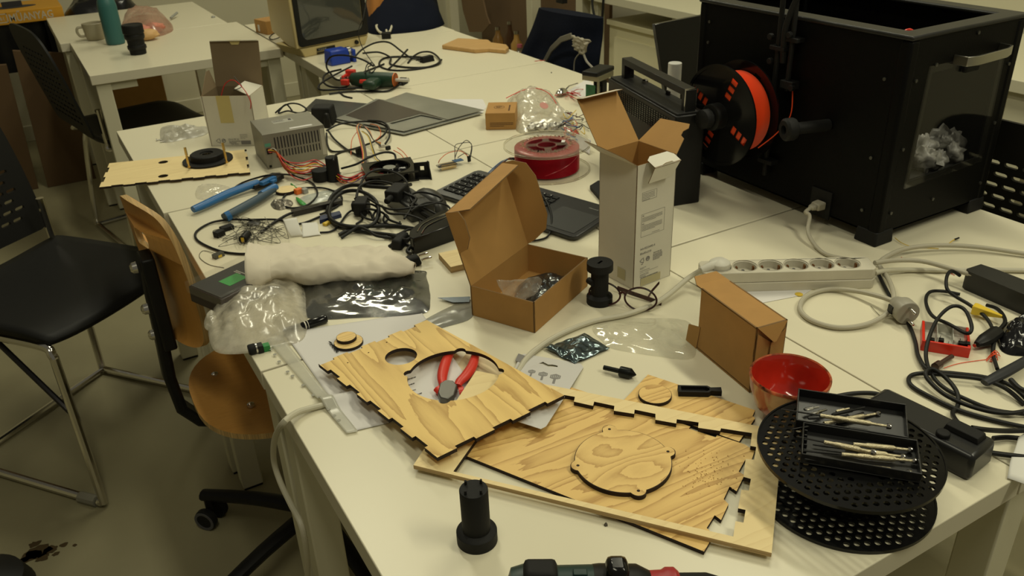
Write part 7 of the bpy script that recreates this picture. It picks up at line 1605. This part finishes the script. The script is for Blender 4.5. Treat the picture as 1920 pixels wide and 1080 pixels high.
q = T(181, 74); t = thing('mug', 'beige ceramic mug beside the teal bottle', 'mug', q); M_MUG = mat('beige_ceramic', (.40, .36, .25), .35); mb = MB(TR(*q)); mb.lathe([(.030, 0), (.036, .006), (.041, .030), (.044, .068), (.0425, .070), (.040, .068), (.037, .012), (0, .008)], 36); build('cup', mb, M_MUG, t, ang=40)
mb = MB(TR(*q)); mb.tube([V((-.040, -.002, .056)), V((-.060, -.004, .056)), V((-.066, -.004, .040)), V((-.058, -.004, .022)), V((-.039, -.002, .020))], .0055, 8); build('handle', mb, M_MUG, t)
mb = bag_mb(wbox([(225, 62), (235, 40), (270, 26), (310, 34), (325, 56), (300, 68), (255, 72)]), lambda x, y, s: .070, crease=.03, cf=14, seed=81, nr=16); tag(build('plastic_bag', mb, film_mat('pinkish_bag', (.62, .40, .30), .50, .15, .14, 10), ang=60), 'clear plastic bag with pink and red contents behind the lens', 'bag')
for k, (x, y, m_, lab) in enumerate(((265, 58, mat('salmon_pink', (.60, .22, .15), .6), 'pink object inside the clear bag, left part'), (290, 52, mat('salmon_pink', (0, 0, 0)), 'pink object inside the clear bag, right part'), (278, 64, mat('pale_orange', (.62, .38, .16), .6), 'pale orange object at the front inside the clear bag'))):
    q = T(x, y, .024); mb = MB(); mb.grid(lambda u, v, q=q, k=k: q+V((cos(2*pi*u)*cos(pi*(v-.5))*.042, sin(2*pi*u)*cos(pi*(v-.5))*.034, sin(pi*(v-.5))*.022))*(1+.3*rag(u*3, v*3, k, 2, k)), 16, 10, closeu=True); tag(build('wrapped_item', mb, m_, None), lab, 'packet')
a, b = T(320, 34, .010), T(332, 24, .020); mb = MB(frame(a, b-a) @ RY(pi/2)); mb.lathe([(.005, 0), (.0055, .004), (.0055, (b-a).length), (.004, (b-a).length+.002)], 14); small('marker', mb, M_GREYP, 'grey marker leaning beyond the pink plastic bag', 'pen')
mb = MB(TR(*T(400, 33))); mb.lathe([(.010, 0), (.010, .004), (.006, .008)], 16); small('grey_lid', mb, M_GREYP, 'small grey cap on the far left background table', 'cap')
# ================================================================ RECYCLING BIN AND CARDBOARD AT THE LEFT
rbn = thing('recycling_bin', 'orange-topped cardboard recycling bin with black bag and white lettering', 'bin', (-.05, 4.8, 0))
M_OC = mat('orange_printed_card', (.55, .27, .015), .6); yb = 4.83
zl, zt = .728, .782
mb = MB(); mb.box(-.42, .235, yb, yb+.34, zl, zt+.004); mb.m = [0]*6
tb_ = build('box_lid', mb, M_OC, rbn, bevel=.002)
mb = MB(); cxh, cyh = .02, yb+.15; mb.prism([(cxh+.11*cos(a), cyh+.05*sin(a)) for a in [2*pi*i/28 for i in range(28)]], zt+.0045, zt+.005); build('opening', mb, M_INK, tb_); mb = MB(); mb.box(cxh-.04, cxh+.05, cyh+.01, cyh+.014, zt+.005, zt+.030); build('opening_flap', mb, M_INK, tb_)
LF = Matrix(((1, 0, 0, 0), (0, 0, -1, yb-.0005), (0, 1, 0, 0), (0, 0, 0, 1)))
mb = MB(); text(mb, 'MŰANYAG', .050, LF @ TR(-.005, zl+.012, 0), xs=.78, bold=.0006); rectline(mb, -.052, zl+.010, -.010, zl+.052, .004, LF); text(mb, '61', .022, LF @ TR(-.044, zl+.022, 0), bold=.0004); build('lettering', mb, mat('pale_print', (.50, .46, .36), .7), tb_)
mb = MB()
def bagf(u, v):
    a = 2*pi*u; x = -.09+.30*math.copysign(abs(cos(a))**.5, cos(a)); y = yb+.17+.15*math.copysign(abs(sin(a))**.5, sin(a)); z = zl-.004-(zl-.50)*v
    s = 1-.12*v*v+.04*rag(x, y, z, 9, 4); return V((-.09+(x+.09)*s, yb+.17+(y-yb-.17)*s, z))
mb.grid(bagf, 48, 18, closeu=True); mb.f.append(tuple(range(48*17, 48*18))); mb.m.append(0); build('black_bag', mb, mat('black_bin_liner', (.009, .009, .009), .2, bump=.8, bscale=14), rbn, ang=60)
for x in (-.34, .16):
    for y in (yb+.02, yb+.30): mb = MB(); mb.box(x-.02, x+.02, y-.01, y+.01, 0, zl); build('stand_leg', mb, M_BLACKM, rbn)
mb = bag_mb([(.25, 4.86), (.25, 5.10), (.55, 5.22), (.62, 5.0), (.50, 4.86)], lambda x, y, s: .14, crease=.06, cf=8, seed=83); mb.v = [V((p.x, p.y, p.z-.06)) for p in mb.v]
def slab(name, pts, y0, y1, m, label, cat):
    mb = MB(); M = Matrix(((1, 0, 0, 0), (0, 0, -1, y1), (0, 1, 0, 0), (0, 0, 0, 1))); mb.prism(pts, 0, y1-y0, M); return tag(build(name, mb, m, bevel=.002), label, cat)
bb_ = build('bin_bag', mb, mat('black_bin_liner', (0, 0, 0)), None, ang=60); tag(bb_, 'heap of shiny black bin liners behind the left background table', 'bin bag')
mb = MB(); mb.box(.24, .62, 4.86, 5.24, 0, .675); tag(build('storage_carton', mb, M_CARDI, bevel=.004), 'brown carton carrying the black bin liners behind the background table', 'box')
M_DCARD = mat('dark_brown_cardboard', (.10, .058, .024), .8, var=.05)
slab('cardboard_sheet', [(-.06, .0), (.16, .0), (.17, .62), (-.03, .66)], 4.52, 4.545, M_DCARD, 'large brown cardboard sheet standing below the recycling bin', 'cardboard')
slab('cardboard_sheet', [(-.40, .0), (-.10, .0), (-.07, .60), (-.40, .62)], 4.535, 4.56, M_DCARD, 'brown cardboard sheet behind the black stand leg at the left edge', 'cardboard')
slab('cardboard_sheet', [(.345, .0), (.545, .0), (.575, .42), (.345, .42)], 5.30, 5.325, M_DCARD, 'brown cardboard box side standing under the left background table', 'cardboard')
# ================================================================ FURNITURE ALONG THE RIGHT WALL
M_CAB = mat('cream_cabinet', (.80, .75, .50), .5)
wdk = thing('desk', 'white desk along the right wall above the low cream cabinet', 'desk', (2.8, 2.6, 0))
mb = MB(); mb.box(2.48, 3.08, 1.22, 3.62, .715, .752); build('desk_top', mb, M_LEG, wdk, bevel=.002)
for y in (2.865, 1.33): mb = MB(); mb.box(2.50, 2.545, y, y+.075, 0, .715); build('leg', mb, M_LEG, wdk, bevel=.002)
for y in (3.50,): mb = MB(); mb.box(2.50, 2.545, y, y+.06, 0, .715); build('leg', mb, M_LEG, wdk, bevel=.002)
cbn = thing('cabinet', 'low cream cabinet standing under the white desk', 'cabinet', (2.8, 2.6, 0)); mb = MB(); mb.box(2.56, 3.05, 1.9, 3.48, .01, .60); build('cabinet_body', mb, M_CAB, cbn, bevel=.003)
mb = MB(); mb.box(2.545, 3.05, 1.89, 3.485, .60, .625); build('cabinet_top', mb, M_CAB, cbn, bevel=.003)
mb = MB(); mb.box(2.545, 2.56, 1.95, 3.42, .03, .55); build('front_panel', mb, M_CAB, cbn, bevel=.002)
sh = thing('shelf_unit', 'white open shelf unit with cardboard and bottles inside', 'shelf', (2.8, 4.2, 0))
for y in (4.12, 3.63): mb = MB(); mb.box(2.50, 2.56, y, y+.06, 0, 1.3); build('upright', mb, M_LEG, sh, bevel=.003)
mb = MB(); mb.box(2.50, 3.0, 3.66, 5.2, .20, .225); build('shelf_board', mb, M_LEG, sh)
mb = MB(); mb.box(2.50, 2.56, 5.15, 5.2, 0, 1.3); build('upright', mb, M_LEG, sh)
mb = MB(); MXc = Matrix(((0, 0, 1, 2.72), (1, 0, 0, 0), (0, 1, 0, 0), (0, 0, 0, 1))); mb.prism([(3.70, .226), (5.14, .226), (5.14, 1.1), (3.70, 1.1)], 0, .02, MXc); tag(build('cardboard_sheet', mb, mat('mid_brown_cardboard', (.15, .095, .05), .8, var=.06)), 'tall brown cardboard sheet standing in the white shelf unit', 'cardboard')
mb = MB(); cps = [onX(898, 0, 2.60), onX(935, 0, 2.60), onX(935, -40, 2.60), onX(880, -40, 2.60)]
tp_ = [onX(x, y, 2.58) for x, y in ((862, -20), (900, -20), (912, 30), (918, 45), (905, 60), (880, 60), (868, 20))]
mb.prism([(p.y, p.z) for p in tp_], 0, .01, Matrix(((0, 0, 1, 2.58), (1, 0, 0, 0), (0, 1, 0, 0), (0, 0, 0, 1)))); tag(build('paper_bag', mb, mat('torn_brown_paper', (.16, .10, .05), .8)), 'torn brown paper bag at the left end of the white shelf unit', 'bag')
M_BG2 = mat('bottle_glass', (.75, .78, .74), .08, trans=.9, ior=1.3)
for k, (y, h, r, m_, lab) in enumerate(((4.70, .16, .035, mat('amber_glass', (.45, .25, .08), .15, trans=.6), 'clear bottle with amber contents on the shelf, leftmost'), (4.62, .20, .032, mat('brown_glass', (.12, .06, .03), .12, trans=.4), 'tall dark brown bottle on the shelf behind the cutting board'), (4.47, .17, .036, mat('orange_labelled_glass', (.45, .26, .07), .3), 'jar with orange label on the shelf behind the pink-capped bottle'), (4.42, .10, .036, M_BG2, 'small clear bottle with pink cap on the shelf'))):
    t = thing('bottle', lab, 'bottle', (2.60+.04*(k % 2), y, .226)); mb = MB(TR(2.60+.04*(k % 2)-(.05 if k == 3 else 0), y, .226)); mb.lathe([(r*.95, 0), (r, .004), (r, h*.65), (r*.5, h*.82), (r*.4, h)], 24); build('glass', mb, m_, t)
    mb = MB(TR(2.60+.04*(k % 2)-(.05 if k == 3 else 0), y, .226+h)); mb.lathe([(r*.45, 0), (r*.45, .018)], 16); build('cap', mb, mat('pink_cap', (.50, .12, .16), .5) if k == 3 else M_STEEL, t)
cable('cable', [(0, 0, 0), (1, 1, 0)], .001, M_RUB, 'x') if False else None
mb = MB(); mb.tube([V((2.49, 3.52, .80)), V((2.47, 3.50, .70)), V((2.47, 3.46, .62)), V((2.47, 3.42, .64)), V((2.48, 3.42, .80))], .006, 8); small('cable', mb, M_RUB, 'black cable loop hanging over the white desk edge by the wall', 'cable')
mb = MB(); mb.tube([V((2.45, 4.0, .95)), V((2.44, 3.9, .76)), V((2.44, 3.8, .70)), V((2.46, 3.76, .71))], .004, 8); mb.box(2.44, 2.47, 3.72, 3.78, .68, .75); small('cable', mb, M_RUB, 'black cable with a round plug hanging in front of the shelf', 'cable')
# red mesh and yellow thing seen beyond the printer
mb = MB(); mb.box(2.50, 2.62, 1.62, 1.80, .753, .83); small('red_bag', mb, mat('red_net', (.35, .02, .03), .6, var=.5, vscale=90), 'small red net bag on the white desk beyond the printer', 'bag', bevel=.02)
mb = MB(); mb.lathe([(.07, 0), (.075, .02), (.06, .04)], 24, TR(2.55, 1.47+.14, .753)); small('yellow_bowl', mb, mat('dull_yellow', (.45, .38, .08), .5), 'dull yellow dish on the white desk beyond the printer', 'dish')
